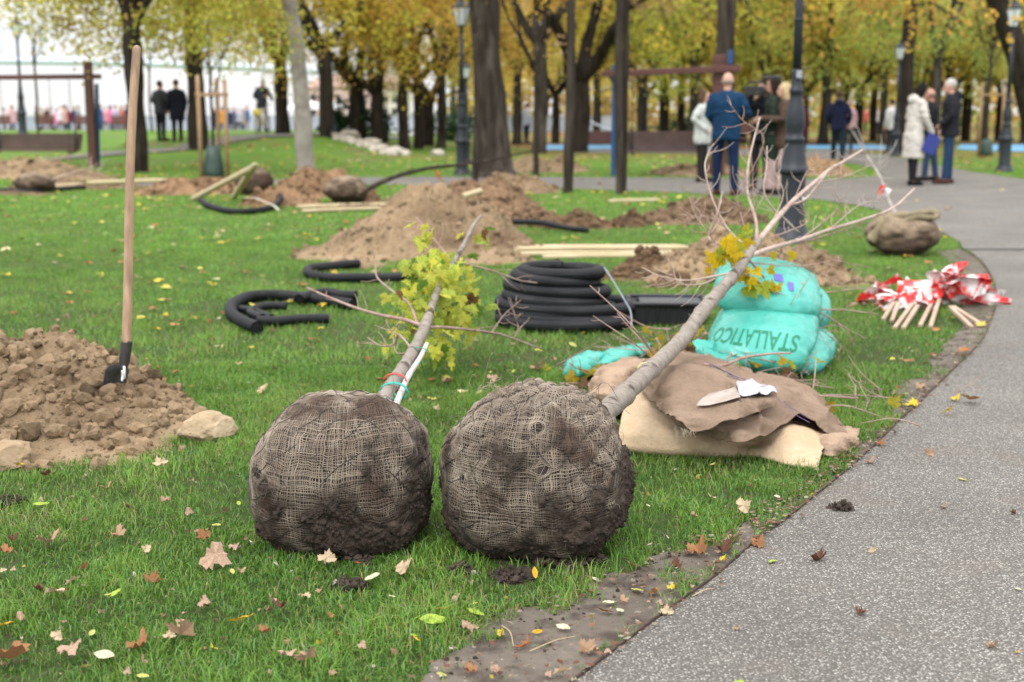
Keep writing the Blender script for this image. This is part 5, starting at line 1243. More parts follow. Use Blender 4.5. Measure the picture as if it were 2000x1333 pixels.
plant('leaner', 2040, 320, 'big dark leaning tree beyond the iron lamp post by the far lawn edge', 1.15, .1)
plant('gold', 1500, 285, 'golden orange tree behind the camera crew', 1.1, 3.0)
plant('broad2', 1255, 285, 'dark trunk with lime leaves behind the slatted swing seat', 1.0, 4.4)
# rows further back: kinds told apart by where they stand
r_ = np.random.default_rng(99)
far = [(700,271,'vee'),(655,272,'whip'),(905,282,'green'),(1010,283,'broad'),(1085,281,'airy'),(1165,282,'green'),(1205,279,'airy'),(1295,281,'broad2'),(1330,278,'orange'),(1350,284,'green'),(1385,277,'airy'),(1450,279,'broad'),(1535,277,'orange'),(1570,279,'airy'),(1645,276,'gold'),(1675,279,'airy'),(1705,276,'orange'),(1722,281,'green'),(1790,277,'gold'),(1850,279,'airy'),(1885,276,'broad2'),(1915,280,'green'),(1950,276,'airy'),(2000,281,'green'),(2060,279,'broad'),(2130,283,'green')]
kindword = {'vee':'forked rusty','whip':'thin','green':'green crowned','broad':'spreading yellow','gold':'golden','orange':'orange leaved','tall':'tall lime leaved','airy':'airy thin crowned','broad2':'lime leaved'}
for i, (px, py, k) in enumerate(far):
    if k == 'whip': continue
    lo = [a for a in [('the stony bank',770),('the massive burled tree',968),('the small lamp post',1128),('the slatted swing seat',1300),('the camera crew',1490),('the iron lamp post',1545),('the navy jacketed walker',1635),('the long white coat',1778),('the grey haired man',1850),('the staked sapling',1925),('the leaning tree',2040)]]
    a = min(lo, key=lambda q: abs(q[1]-px)); plant(k, px, py, f'{kindword[k]} tree far back in line with {a[0]}, number {i+1} of the row'.replace(f', number {i+1} of the row', [', slightly before it', ', just past it', ' itself'][(px < a[1]-6)*0 + (px > a[1]+6)*1 + (abs(px-a[1]) <= 6)*2]), r_.uniform(.95, 1.25), r_.uniform(0, 6), 'far trees of the park')
# a deep third row closing the view, each still a tree
x = -3.0; i = 0
M['leaf_far'] = M['leaf']
while x < 64:
    Yf = 84 + r_.uniform(-9, 14); k = ['green','broad','gold','orange','orange','broad','airy','airy'][int(r_.integers(0, 8))]
    plant(k, 0, 0, 'one of the closely set autumn trees closing off the park behind the other rows', r_.uniform(1.0, 1.35), r_.uniform(0, 6), 'trees closing off the park', pos=(x + r_.uniform(-1, 1), Yf, 0)); x += 5.2 + r_.uniform(-1.8, 1.8); i += 1
plant('whip', 150, 270, 'thin young tree with few leaves before the riverside crowd', 1.9, 0, pos=tuple(G(75, 262)), name='young_tree')
plant('whip', 290, 262, 'thin young tree between the shovel handle and the two men', 1.7, 2, pos=tuple(G(297, 258)), name='young_tree')
# distant wood
mb = MB(); n = 5200; Xc = r_.uniform(-6, 110, n); Yc = r_.uniform(108, 132, n); Zc = .3+11*r_.uniform(0, 1, n)**1.3; Cn = np.stack([Xc, Yc, Zc], -1); Cn = Cn[(fbm(Cn, .16, 3, 3) > -.25)]
h_ = fbm(Cn, .06, 2, 9); pal = np.array([(.82,.68,.16),(.66,.64,.16),(.50,.56,.14),(.74,.52,.16),(.55,.40,.18)])
for k in range(5):
    sel = (np.clip(((h_+.8)*3.2), 0, 4).astype(int) == k); leaf_quads(mb, Cn[sel], .55, k, [pal[k], pal[k]*.8, pal[(k+1) % 5]], jit=.9, per=9)
tag(obj('far_woodland', mb, M['leaf'], smooth=False), 'far band of mixed autumn woodland behind all the park trees', 'woodland', kind='stuff')

# hedge-like dark shrubs low under the trees
for i, (px, py, w_, lb) in enumerate([(690,268,1.2,'dark shrub beyond the stony bank'),(1340,272,1.5,'dark green shrub beside the far play area'),(880,276,1.4,'dark evergreen shrub behind the dark cluster of trunks')]):
    p = G(px, py); t = thing('shrub', lb, 'shrub', p); mb = MB(); C_ = r_.normal(size=(160, 3))*np.array([w_*.5, .4, .35])+np.array([0, 0, .6]); C_[:, 2] = np.abs(C_[:, 2]); leaf_quads(mb, C_, .12, i, [(.03,.07,.03),(.05,.10,.04)], jit=.12, per=12); obj('leaves', mb, M['leaf'], t, smooth=False); mb = MB()
    for k in range(6): tube(mb, [(0, 0, 0), (r_.normal()*.15, r_.normal()*.1, .4), (r_.normal()*.5, r_.normal()*.3, .9)], [.03,.02,.008], 5)
    obj('stems', mb, M['bark_dark'], t)

# ------------------------------------------------------------------ lamps
lamp_prof = [(0,-.1),(.205,-.1),(.205,.02),(.17,.05),(.155,.10),(.150,.14)]
def lamp_meshes():
    lo = MB(); lathe(lo, [(.20,-.05),(.20,.03),(.165,.06),(.150,.12),(.135,.14)], 20)
    mid = MB(); lathe(mid, [(.133,.138),(.124,.16),(.118,.62),(.122,.645)], 24, flute=1)
    bell = MB(); lathe(bell, [(.120,.642),(.150,.655),(.158,.675),(.158,.70),(.140,.72),(.128,.74),(.120,.78),(.108,.84),(.094,.92),(.090,.96),(.097,.967),(.100,.985),(.093,1.0),(.080,1.01),(.080,1.05),(.092,1.10),(.095,1.16),(.088,1.24),(.070,1.32),(.060,1.38),(.058,1.42),(.068,1.43),(.070,1.45),(.062,1.47),(.052,1.49),(.050,1.56),(.052,1.58),(.052,1.63),(.045,1.65)], 24)
    sh = MB(); lathe(sh, [(.0445,1.648),(.040,2.2),(.036,2.86)], 16); lathe(sh, [(.046,2.1),(.048,2.115),(.046,2.13)], 16)
    hd = MB(); lathe(hd, [(.036,2.858),(.06,2.87),(.04,2.9),(.03,2.93),(.09,2.97),(.095,2.985),(.02,2.99)], 12)
    hd2 = MB(); lathe(hd2, [(.185,3.33),(.19,3.345),(.15,3.39),(.08,3.44),(.05,3.47),(.055,3.50),(.03,3.53),(.035,3.56),(.005,3.63)], 6)
    for k in range(6):
        a = k*math.pi/3; tube(hd2, [(.09*math.cos(a), .09*math.sin(a), 2.985), (.175*math.cos(a), .175*math.sin(a), 3.335)], .009, 5)
    gl = MB(); lathe(gl, [(.082,2.99),(.168,3.33)], 6)
    R_ = {}
    for nm, b, m in (('base', lo, 'iron'), ('fluted_drum', mid, 'iron'), ('collar', bell, 'iron'), ('shaft', sh, 'iron'), ('bracket', hd, 'iron'), ('lantern_frame', hd2, 'iron'), ('lantern_glass', gl, 'glass')):
        me = mesh_from(nm, b, nm not in ('lantern_glass',)); me.materials.append(M[m]); R_[nm] = me
    return R_
LM = lamp_meshes()
def lamp(px, py, label, s=1.0, rz=.3, pos=None):
    p = G(px, py) if pos is None else Vector(pos); t = thing('street_lamp', label, 'lamp post', p, rz, 'cast iron park lamp posts'); t.scale = (s, s, s)
    for nm, me in LM.items():
        o = bpy.data.objects.new(nm, me); COL.objects.link(o); o.parent = t
    return t
big = lamp(1545, 470, 'largest cast iron lamp post, dark blue grey, rising behind the bare branches', .97)
mb = MB(); 
for (a, z, w_, h) in ((-1.7, 1.52, .05, .07), (-1.9, 1.30, .035, .02)):
    pass
box(mb, (-.008, -.062, 1.60), (.055, .012, .07), col=(1,1,1)); obj('paper_remnant', mb, mat('torn_paper', (.45,.48,.52), .8, (.12,.14,.17), 40), big, smooth=False)
mb = MB(); box(mb, (.055, -.108, .42), (.022, .012, .035)); box(mb, (.06, -.106, .36), (.012, .012, .012)); obj('sticker', mb, M['white'], big, smooth=False)
lamp(45, 266, 'lamp post standing against the sky near the riverside crowd', 1.36)
lamp(903, 343, 'dark lamp post with white lantern in front of the dark trunk cluster', .97, .1)
lamp(909, 338, 'further lamp post just behind the one by the dark trunk cluster', .70, .5, pos=tuple(G(912, 318)))
lamp(1961, 336, 'lamp post on the lawn past the grey haired man', 1.0)
lamp(1748, 306, 'lamp post whose lantern shows above the woman in the long white coat', .92)
lamp(1128, 298, 'small far lamp post behind the slender dark trunk', .78)
lamp(1958, 300, 'far lamp post seen low behind the lamp on the lawn', .62, .2, pos=tuple(G(1954, 296)))
lamp(636, 268, 'far lamp post beside the dark tree with wide low limbs', .72, .2, pos=tuple(G(650, 266)))
lamp(706, 270, 'thin far lamp post above the stony bank', .62, .4)

# ------------------------------------------------------------------ swings
def swing_bench(label, a, b, zt, zb, ytilt, loc, m1, m2, group='bench swings', chains=3.0):
    """seat and slatted back; a,b = ends (x), hung by chains"""
    L_ = b-a; t = thing('bench_swing', label, 'bench swing', loc, 0, group)
    mb = MB()
    for k in range(5): box(mb, (0, .30+ytilt*k*.04, .52+k*.075), (L_, .022, .0735), bev=.004)
    obj('backrest', mb, M[m2], t, smooth=False); mb = MB()
    for k in range(5): box(mb, (0, -.18+k*.09, .47), (L_, .08, .024), bev=.005)
    obj('seat', mb, M[m1], t, smooth=False); mb = MB()
    for s in (-1, 1):
        box(mb, (s*(L_/2-.12), .0, .44), (.05, .52, .035)); tube(mb, [(s*(L_/2-.12), .25, .44), (s*(L_/2-.12), .33, .92)], .02, 6)
    obj('frame', mb, M['iron'], t)
    for s in (-1, 1):
        for y in (-.2, .3):
            mb = MB(); n = 40; A_ = np.array([s*(L_/2-.12), y, .50]); B_ = np.array([s*(L_/2-.12), .05, chains]); tube(mb, [A_, B_], .006, 5); obj('chain', mb, M['iron'], t)
    return t
def swing_frame(label, post_px, beam_px0, beam_px1, Yp, blue_dx, H_, side=1, both=None):
    p = post_px; t = thing('swing_frame', label, 'swing frame', p, 0, 'timber swing frames')
    mb = MB(); box(mb, (0, 0, H_/2-.1), (.17, .17, H_+.2), bev=.01); obj('post', mb, M['swingwood'], t, smooth=False)
    mb = MB(); A_ = beam_px0 - p; B_ = beam_px1 - p; d = B_-A_; box(mb, (A_+B_)/2, (d.length, .12, .11), d.to_track_quat('X', 'Z'), bev=.01); obj('beam', mb, M['swingwood'], t, smooth=False)
    mb = MB(); box(mb, (.11, .12, H_*.5-.25), (.075, .075, H_-.5), Euler((0, blue_dx, 0)), bev=.006); obj('brace', mb, M['bluemetal'], t, smooth=False)
    return t
p = G(182, 326); sf = swing_frame('reddish brown swing frame with blue brace at the pale sky, holding the brown swing bench', p, V(-170,153,p.y+.0), V(197,150,p.y-.0), 0, .03, 2.36)
for k, dx in enumerate((-2.0, -.9)):
    mb = MB(); tube(mb, [(dx, 0, 2.0), (dx, .02, 1.0)], .008, 5); obj('rope', mb, M['iron'], sf)
q = V(66, 300, p.y+.2); swing_bench('dark brown bench swing hanging from the frame at the pale sky', -1.0, 1.0, 0, 0, 1, (q.x, q.y, -.10), 'swingwood', 'swinggrey', chains=2.1)
p = G(1197, 345); sf2 = thing('swing_frame', 'reddish brown swing frame with thin blue post, its beam above the crew', 'swing frame', p, 0, 'timber swing frames')
mb = MB(); box(mb, (0, 0, 1.0), (.075, .075, 2.25), bev=.006); obj('blue_post', mb, M['bluemetal'], sf2, smooth=False)
pr = V(1400, 345, p.y); top = V(1400, 108, p.y).z
mb = MB(); box(mb, (pr.x-p.x, .0, top/2-.1), (.25, .22, top+.2), bev=.012); obj('post', mb, M['swingwood'], sf2, smooth=False)
A_ = V(1175, 145, p.y-.18)-p; B_ = V(1447, 134, p.y-.18)-p; mb = MB(); d = B_-A_; box(mb, (A_+B_)/2, (d.length, .12, .12), d.to_track_quat('X', 'Z'), bev=.01); obj('beam', mb, M['swingwood'], sf2, smooth=False)
bx = V(1426, 112, p.y-.2)-p; mb = MB(); box(mb, bx, (.09, .06, .26), bev=.01); obj('blue_bracket', mb, M['bluemetal'], sf2, smooth=False)
q = V(1300, 310, p.y+.3); swing_bench('grey brown bench swing behind the twin slender trunks', -.78, .78, 0, 0, 1, (q.x, q.y, 0), 'swinggrey', 'swinggrey', chains=1.95)
p = G(1480, 300); q = thing('park_bench', 'dark red bench seen between the man in blue and the crew', 'bench', (p.x, p.y, 0)); mb = MB(); box(mb, (0, .2, .75), (1.8, .05, .3), bev=.01); obj('backrest', mb, M['swingwood'], q, smooth=False); mb = MB(); box(mb, (0, 0, .45), (1.8, .4, .05), bev=.01); obj('seat', mb, M['swingwood'], q, smooth=False)
for s in (-.7, .7): mb = MB(); box(mb, (s, 0, .2), (.06, .38, .42)); obj('leg', mb, M['iron'], q, smooth=False)

# ------------------------------------------------------------------ staked young trees
def staked(px, py, label, H_, posts, rail_z, bag_h, key, s, leafy=True, off=.32, rz=.2):
    p = G(px, py); t = thing('staked_tree', label, 'young tree', p, rz, 'young trees tied between stakes')
    a, b = PROTO[key]
    for nm, me in (('trunk', a), ('crown', b)):
        o = bpy.data.objects.new(nm, me); COL.objects.link(o); o.parent = t; o.scale = (s, s, s)
    for k, (x_, y_) in enumerate(posts):
        mb = MB(); tube(mb, [(x_, y_, -.1), (x_, y_, H_*(1, .96, .98)[k % 3])], .040, 10, noise=.04); obj('stake', mb, M['handle'] if False else M['pole2'], t)
    for k in range(len(posts)):
        x0_, y0_ = posts[k]; x1_, y1_ = posts[(k+1) % len(posts)]; mb = MB(); d = Vector((x1_-x0_, y1_-y0_, 0)); box(mb, ((x0_+x1_)/2, (y0_+y1_)/2, rail_z), (d.length+.12, .03, .06), d.to_track_quat('X', 'Z'), bev=.004); obj('rail', mb, M['pole2'], t, smooth=False)
    if bag_h:
        mb = MB(); lathe(mb, [(.10,0),(.19,.02),(.20,.25*bag_h),(.16,.7*bag_h),(.11,bag_h),(.05,bag_h+.03)], 16); v = mb.verts(); v = v*(1+.06*fbm(v, 7, 3, 2))[:, None]; mb.v = [v]; obj('watering_bag', mb, mat('dark_green_bag', (.018,.045,.035), .5, (.04,.07,.06), 8), t)
M['pole2'] = mat('tan_stake', (.26,.16,.085), .8, (.36,.24,.14), 9)
staked(418, 350, 'young tree between tan stakes with a dark green watering bag, near the crossed poles', 1.90, [(-.20,-.15),(.27,-.05),(.05,.30)], 1.55, .62, 'whip', .95, rz=0)
staked(1925, 306, 'young golden tree between three pale stakes behind the grey haired man', 2.1, [(-.35,-.2),(.35,-.2),(.0,.4)], 1.75, .5, 'whip', 1.6)
# ------------------------------------------------------------------ other root balls further off
def small_ball(label, c, r, seed, tan=.5, trunk=None, tr=.03, collar=False, extra=None):
    t = thing('balled_tree', label, 'young tree', (c[0], c[1], 0), 0, 'wrapped root balls across the lawn'); v, f = _ico4; f5 = f; v2, f2 = _subdiv(v, f)
    P = v2*(1+.10*fbm(v2, 1.6, 4, seed)+.03*fbm(v2, 6, 3, seed+1))[:, None]; P = P*np.array(r); P[:, 2] = np.maximum(P[:, 2]+r[2]*.92, .003)
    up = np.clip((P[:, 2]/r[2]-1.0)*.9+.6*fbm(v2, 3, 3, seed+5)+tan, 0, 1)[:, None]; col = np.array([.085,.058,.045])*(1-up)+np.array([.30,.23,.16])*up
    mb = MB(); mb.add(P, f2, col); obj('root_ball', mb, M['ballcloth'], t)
    if collar:
        mb = MB(); th = np.linspace(0, 2*math.pi, 40); Q = [(.72*r[0]*math.cos(a)+.06, .55*r[1]*math.sin(a), r[2]*1.62+.035*math.cos(a)+.02*math.sin(3*a)) for a in th]; tube(mb, Q, .028, 8, noise=.4, n=80); Q = [(.66*r[0]*math.cos(a)+.07, .5*r[1]*math.sin(a), r[2]*1.78+.035*math.cos(a+.5)) for a in th[4:34]]; tube(mb, Q, .026, 8, noise=.4, n=80)
        Q = [(-r[0]*.55, -.1, r[2]*1.6), (-r[0]*.8, -.12, r[2]*1.2), (-r[0]*.98, -.1, r[2]*.7)]; tube(mb, Q, .04, 8, noise=.5, n=30); obj('cloth_collar', mb, M['collar'], t)
    if trunk:
        c0 = Vector((c[0], c[1], 0)); mb = MB(); pts = [p-c0 for p in trunk]; tube(mb, pts, np.linspace(tr, tr*.35, len(pts)), 9, n=50, noise=.08); twigs_along(mb, pts, np.random.default_rng(seed), 14, .35, .006, start=.45); obj('trunk', mb, extra or M['bark_mid'], t)
    return t
M['ballcloth'] = mat('wrapped_earth', (1,1,1), .95, (.7,.7,.7), 30, bump=.8, bscale=90, bdist=.01, vcol=True, spec=.1)
M['collar'] = mat('olive_cloth', (.17,.14,.085), .9, (.24,.20,.12), 14, bump=.5, bscale=60)
q = Gz(1780, 506, 0); small_ball('root ball with rolled cloth collar beside the path, its bare whip wearing two ribbons', (q.x, q.y+.28), (.300,.28,.195), 71, .35, [V(1755,430,q.y+.35), V(1735,390,q.y+.8), V(1718,345,q.y+1.4), V(1698,312,q.y+1.9), V(1682,290,q.y+2.2)], .020, True, M['bark_grey'])
mb = MB(); p = V(1722, 372, q.y+1.05); box(mb, p, (.05, .01, .09), Euler((0,.3,0))); o = obj('warning_ribbon', mb, mat('red_plastic', (.6,.03,.03), .4), smooth=False); tag(o, 'scrap of red ribbon tied to the whip of the collared root ball', 'ribbon')
mb = MB(); p = V(1732, 376, q.y+1.0); box(mb, p, (.05, .01, .08), Euler((0,.5,0))); o = obj('warning_ribbon', mb, M['white'], smooth=False); tag(o, 'scrap of white ribbon tied to the whip of the collared root ball', 'ribbon')
q = Gz(672, 400, 0); small_ball('root ball with one long bare trunk slanting away, before the brown soil heap', (q.x, q.y+.25), (.31,.29,.20), 73, .12, [V(705,378,q.y+.3), V(760,350,q.y+1.0), V(830,330,q.y+1.8), V(900,322,q.y+2.6), V(960,312,q.y+3.4), V(1040,295,q.y+4.2)], .040, False)
mb = MB(); p = V(852, 338, q.y+2.0); c = p.copy(); tube(mb, [(0,0,.03),(.03,0,-.03),(.07,0,-.13)], .015, 5); o = obj('warning_ribbon', mb, bpy.data.materials['red_plastic']); o.location = c; tag(o, 'red ribbon hanging off the long slanting bare trunk', 'ribbon')
q = Gz(490, 384, 0); small_ball('dark root ball half hidden behind the crossed peeled poles', (q.x, q.y+.3), (.28,.28,.22), 75, -.4)
q = Gz(56, 379, 0); small_ball('dark root ball alone at the edge of the far lawn, near the swing bench', (q.x, q.y+.3), (.30,.28,.165), 77, .05, [V(100,352,q.y+.3), V(150,335,q.y+.9), V(180,330,q.y+1.5), V(200,345,q.y+2.0)], .015, False, M['bark_pale'])

# ------------------------------------------------------------------ riverside: parapet, benches, bridge, building, tents
t = thing('river_wall', 'grey blue parapet wall along the promenade by the river', 'wall', (-40, 95.4, 0)); mb = MB(); box(mb, (-8, 0, .52), (112, .35, 1.04)); obj('wall_face', mb, mat('parapet', (.27,.31,.35), .8, (.36,.40,.44), .8, stretch=(1,1,.3)), t, smooth=False)
mb = MB(); box(mb, (-8, 0, 1.08), (112, .45, .08), bev=.01); obj('coping', mb, mat('coping', (.36,.39,.42), .8), t, smooth=False)
def bench(px, label, Y_=78.5):
    p = V(px, 230, Y_); t = thing('park_bench', label, 'bench', (p.x, Y_, float(terrain(p.x, Y_))), 0, 'brown benches along the promenade')
    mb = MB(); 
    for k in range(3): box(mb, (0, .15, .72+k*.17), (1.0, .05, .15), bev=.01)
    obj('backrest', mb, M['swingwood'], t, smooth=False); mb = MB(); box(mb, (0, .40, .45), (1.0, .45, .05), bev=.01); obj('seat', mb, M['swingwood'], t, smooth=False)
    for s in (-.4, .4): mb = MB(); box(mb, (s, .38, .25), (.08, .4, .5)); obj('leg', mb, M['iron'], t, smooth=False)
bench(2, 'brown bench by the crowd, beyond the lamp post on the sky side'); bench(88, 'brown bench behind the thin young tree in the crowd'); bench(160, 'brown bench seen just before the swing post'); bench(232, 'brown bench beside the person in orange, next to the shovel handle')
def bridge():
    t = thing('bridge', 'faint pale bridge with hangers crossing the river on the horizon', 'bridge', (-150, 420, 0)); mb = MB(); P = [(-320, 0, 14.5), (-100, 0, 17.2), (0, 0, 17.6), (60, 0, 16.0), (110, 0, 13.5)]; tube(mb, P, 1.4, 6, n=60, flat=.9); m_ = mat('pale_bridge_paint', (.60,.68,.80), .6); obj('deck', mb, m_, t)
    for k, x_ in enumerate((-300, 130)): mb = MB(); box(mb, (x_, 0, 6), (4, 8, 18)); obj('pier', mb, m_, t, smooth=False)
    for k in range(6): mb = MB(); tube(mb, [(-60+k*13, 0, 17), (-58+k*13, 0, 34)], .22, 5); obj('hanger', mb, m_, t)
    mb = MB(); tube(mb, [(-160, 0, 18), (-60, 0, 33), (20, 0, 36), (60, 0, 17)], .4, 5, n=40); obj('cable', mb, m_, t)
bridge()
def building(label, x0, x1, y, h, m_, rows, cols):
    t = thing('building', label, 'building', ((x0+x1)/2, y, 0), 0); w_ = x1-x0; mb = MB(); box(mb, (0, 0, h/2), (w_, 14, h)); obj('wall', mb, m_, t, smooth=False); mb = MB(); v = [(-w_/2-.5, -7.5, h), (w_/2+.5, -7.5, h), (w_/2+.5, 7.5, h), (-w_/2-.5, 7.5, h), (-w_/2+3, 0, h+3.5), (w_/2-3, 0, h+3.5)]; mb.add(v, [(0,1,5,4), (1,2,5), (2,3,4,5), (3,0,4), (0,3,2,1)]); obj('roof', mb, mat('tiles', (.40,.27,.23), .9), t, smooth=False)
    for i in range(rows):
        for j in range(cols): mb = MB(); box(mb, (-w_/2+(j+.5)*w_/cols, -7.03, 2+i*3.2), (1.3, .12, 1.8)); obj('window', mb, M['iron'], t, smooth=False)
building('pale pink building across the river, seen between the forked trees', -52, -36, 350, 8, mat('pink_render', (.55,.40,.36), .9), 2, 5)
building('cream building across the river, next to the pale pink one', -36, -27, 356, 8, mat('cream_render', (.60,.56,.48), .9), 3, 4)
for px, lb in ((600, 'white tent with pointed roof behind the pale grey trunk'), (640, 'smaller white tent beside the dark tree with low limbs')):
    p = V(px, 230, 88); t = thing('tent', lb, 'tent', (p.x, 88, .02), 0, 'white tents on the promenade'); mb = MB(); v = [(-1.5,-1.5,1.5),(1.5,-1.5,1.5),(1.5,1.5,1.5),(-1.5,1.5,1.5),(0,0,2.2)]; mb.add(v, [(0,1,4),(1,2,4),(2,3,4),(3,0,4),(0,3,2,1)]); obj('canopy', mb, M['white'], t, smooth=False)
    for sx in (-1.4, 1.4):
        for sy in (-1.4, 1.4): mb = MB(); tube(mb, [(sx, sy, 0), (sx, sy, 1.5)], .03, 6); obj('pole', mb, M['white'], t)
# litter bins, play equipment
for px, py, lb, m_ in ((745, 278, 'dark blue litter bin at the foot of the forked rusty tree', 'bluebin'),):
    p = G(px, py); M['bluebin'] = mat('blue_bin', (.02,.035,.07), .5); t = thing('litter_bin', lb, 'bin', p); mb = MB(); lathe(mb, [(.22,0),(.26,.02),(.28,.75),(.25,.78)], 14); obj('body', mb, M['bluebin'], t); mb = MB(); lathe(mb, [(.27,.80),(.28,.84),(.15,.92),(.01,.93)], 14); obj('lid', mb, M['iron'], t)
p = G(1175, 284); t = thing('play_ramp', 'white and brown play ramp on the blue surface behind the slender trunks', 'play equipment', p, .1); mb = MB(); box(mb, (0, 0, .72), (1.7, .6, .05), Euler((0, .38, 0))); obj('slide', mb, M['white'], t, smooth=False); mb = MB(); box(mb, (.1, .1, .30), (1.6, .7, .5), bev=.02); obj('platform', mb, M['swingwood'], t, smooth=False)
for s in (-.7, .8): mb = MB(); tube(mb, [(s, -.3, 0), (s, -.3, .9)], .04, 6); obj('post', mb, M['bluemetal'], t)
# scrub on the stony bank
mb = MB(); Pk = catmull([G(*p_) for p_ in [(640,266),(680,274),(720,286),(750,295),(775,303)]], 60); r2 = np.random.default_rng(4); C_ = np.repeat(Pk, 5, 0)+r2.normal(size=(300, 3))*np.array([.35,.5,.03]); C_[:, 2] = terrain(C_[:, 0], C_[:, 1])+.02; clods(mb, C_, r2.uniform(.04, .16, 300), 5, col=r2.uniform(.7, 1.3, (300, 1))*np.array([1,1,1])); tag(obj('stony_rubble', mb, M['rockpale'], smooth=False), 'band of pale stones running down the grassy bank', 'stones', kind='stuff')
# ------------------------------------------------------------------ people
def fuse(mb, voxel, m, name, parent, smooth_it=3):
    me = mesh_from(name, mb); o = bpy.data.objects.new(name, me); COL.objects.link(o)
    md = o.modifiers.new('r', 'REMESH'); md.mode = 'VOXEL'; md.voxel_size = voxel; md.use_smooth_shade = True
    ms = o.modifiers.new('s', 'SMOOTH'); ms.factor = .5; ms.iterations = smooth_it
    dg = bpy.context.evaluated_depsgraph_get(); me2 = bpy.data.meshes.new_from_object(o.evaluated_get(dg)); bpy.data.objects.remove(o); bpy.data.meshes.remove(me)
    me2.name = name; me2.materials.clear(); me2.materials.append(m)
    r = bpy.data.objects.new(name, me2); COL.objects.link(r); r.parent = parent
    return r
def loft(mb, secs, sides=18, rot=None):
    """secs: (x,y,z,rx,ry)"""
    S_ = np.array(secs, float); th = np.linspace(0, 2*math.pi, sides, endpoint=False); X = np.stack([S_[:, 0:1]+S_[:, 3:4]*np.cos(th), S_[:, 1:2]+S_[:, 4:5]*np.sin(th), S_[:, 2:3]*np.ones((1, sides))], -1).reshape(-1, 3)
    m = len(S_); k = np.arange(m-1)[:, None]*sides; j = np.arange(sides)[None]; j2 = (j+1) % sides
    F = np.stack([k+j, k+j2, k+sides+j2, k+sides+j], -1).reshape(-1, 4)
    if S_[-1, 2] < S_[0, 2]: F = F[:, ::-1]; caps = [np.arange(sides).reshape(1, -1), (np.arange(sides)+(m-1)*sides)[::-1].reshape(1, -1)]
    else: caps = [np.arange(sides)[::-1].reshape(1, -1), (np.arange(sides)+(m-1)*sides).reshape(1, -1)]
    mb.add(X, [F]+caps)
CLO = {}
def cloth_mat(c):
    if c not in CLO: CLO[c] = mat('fabric', c, .85, tuple(x*.72 for x in c), 9, bump=.4, bscale=26, bdist=.012, spec=.15)
    return CLO[c]
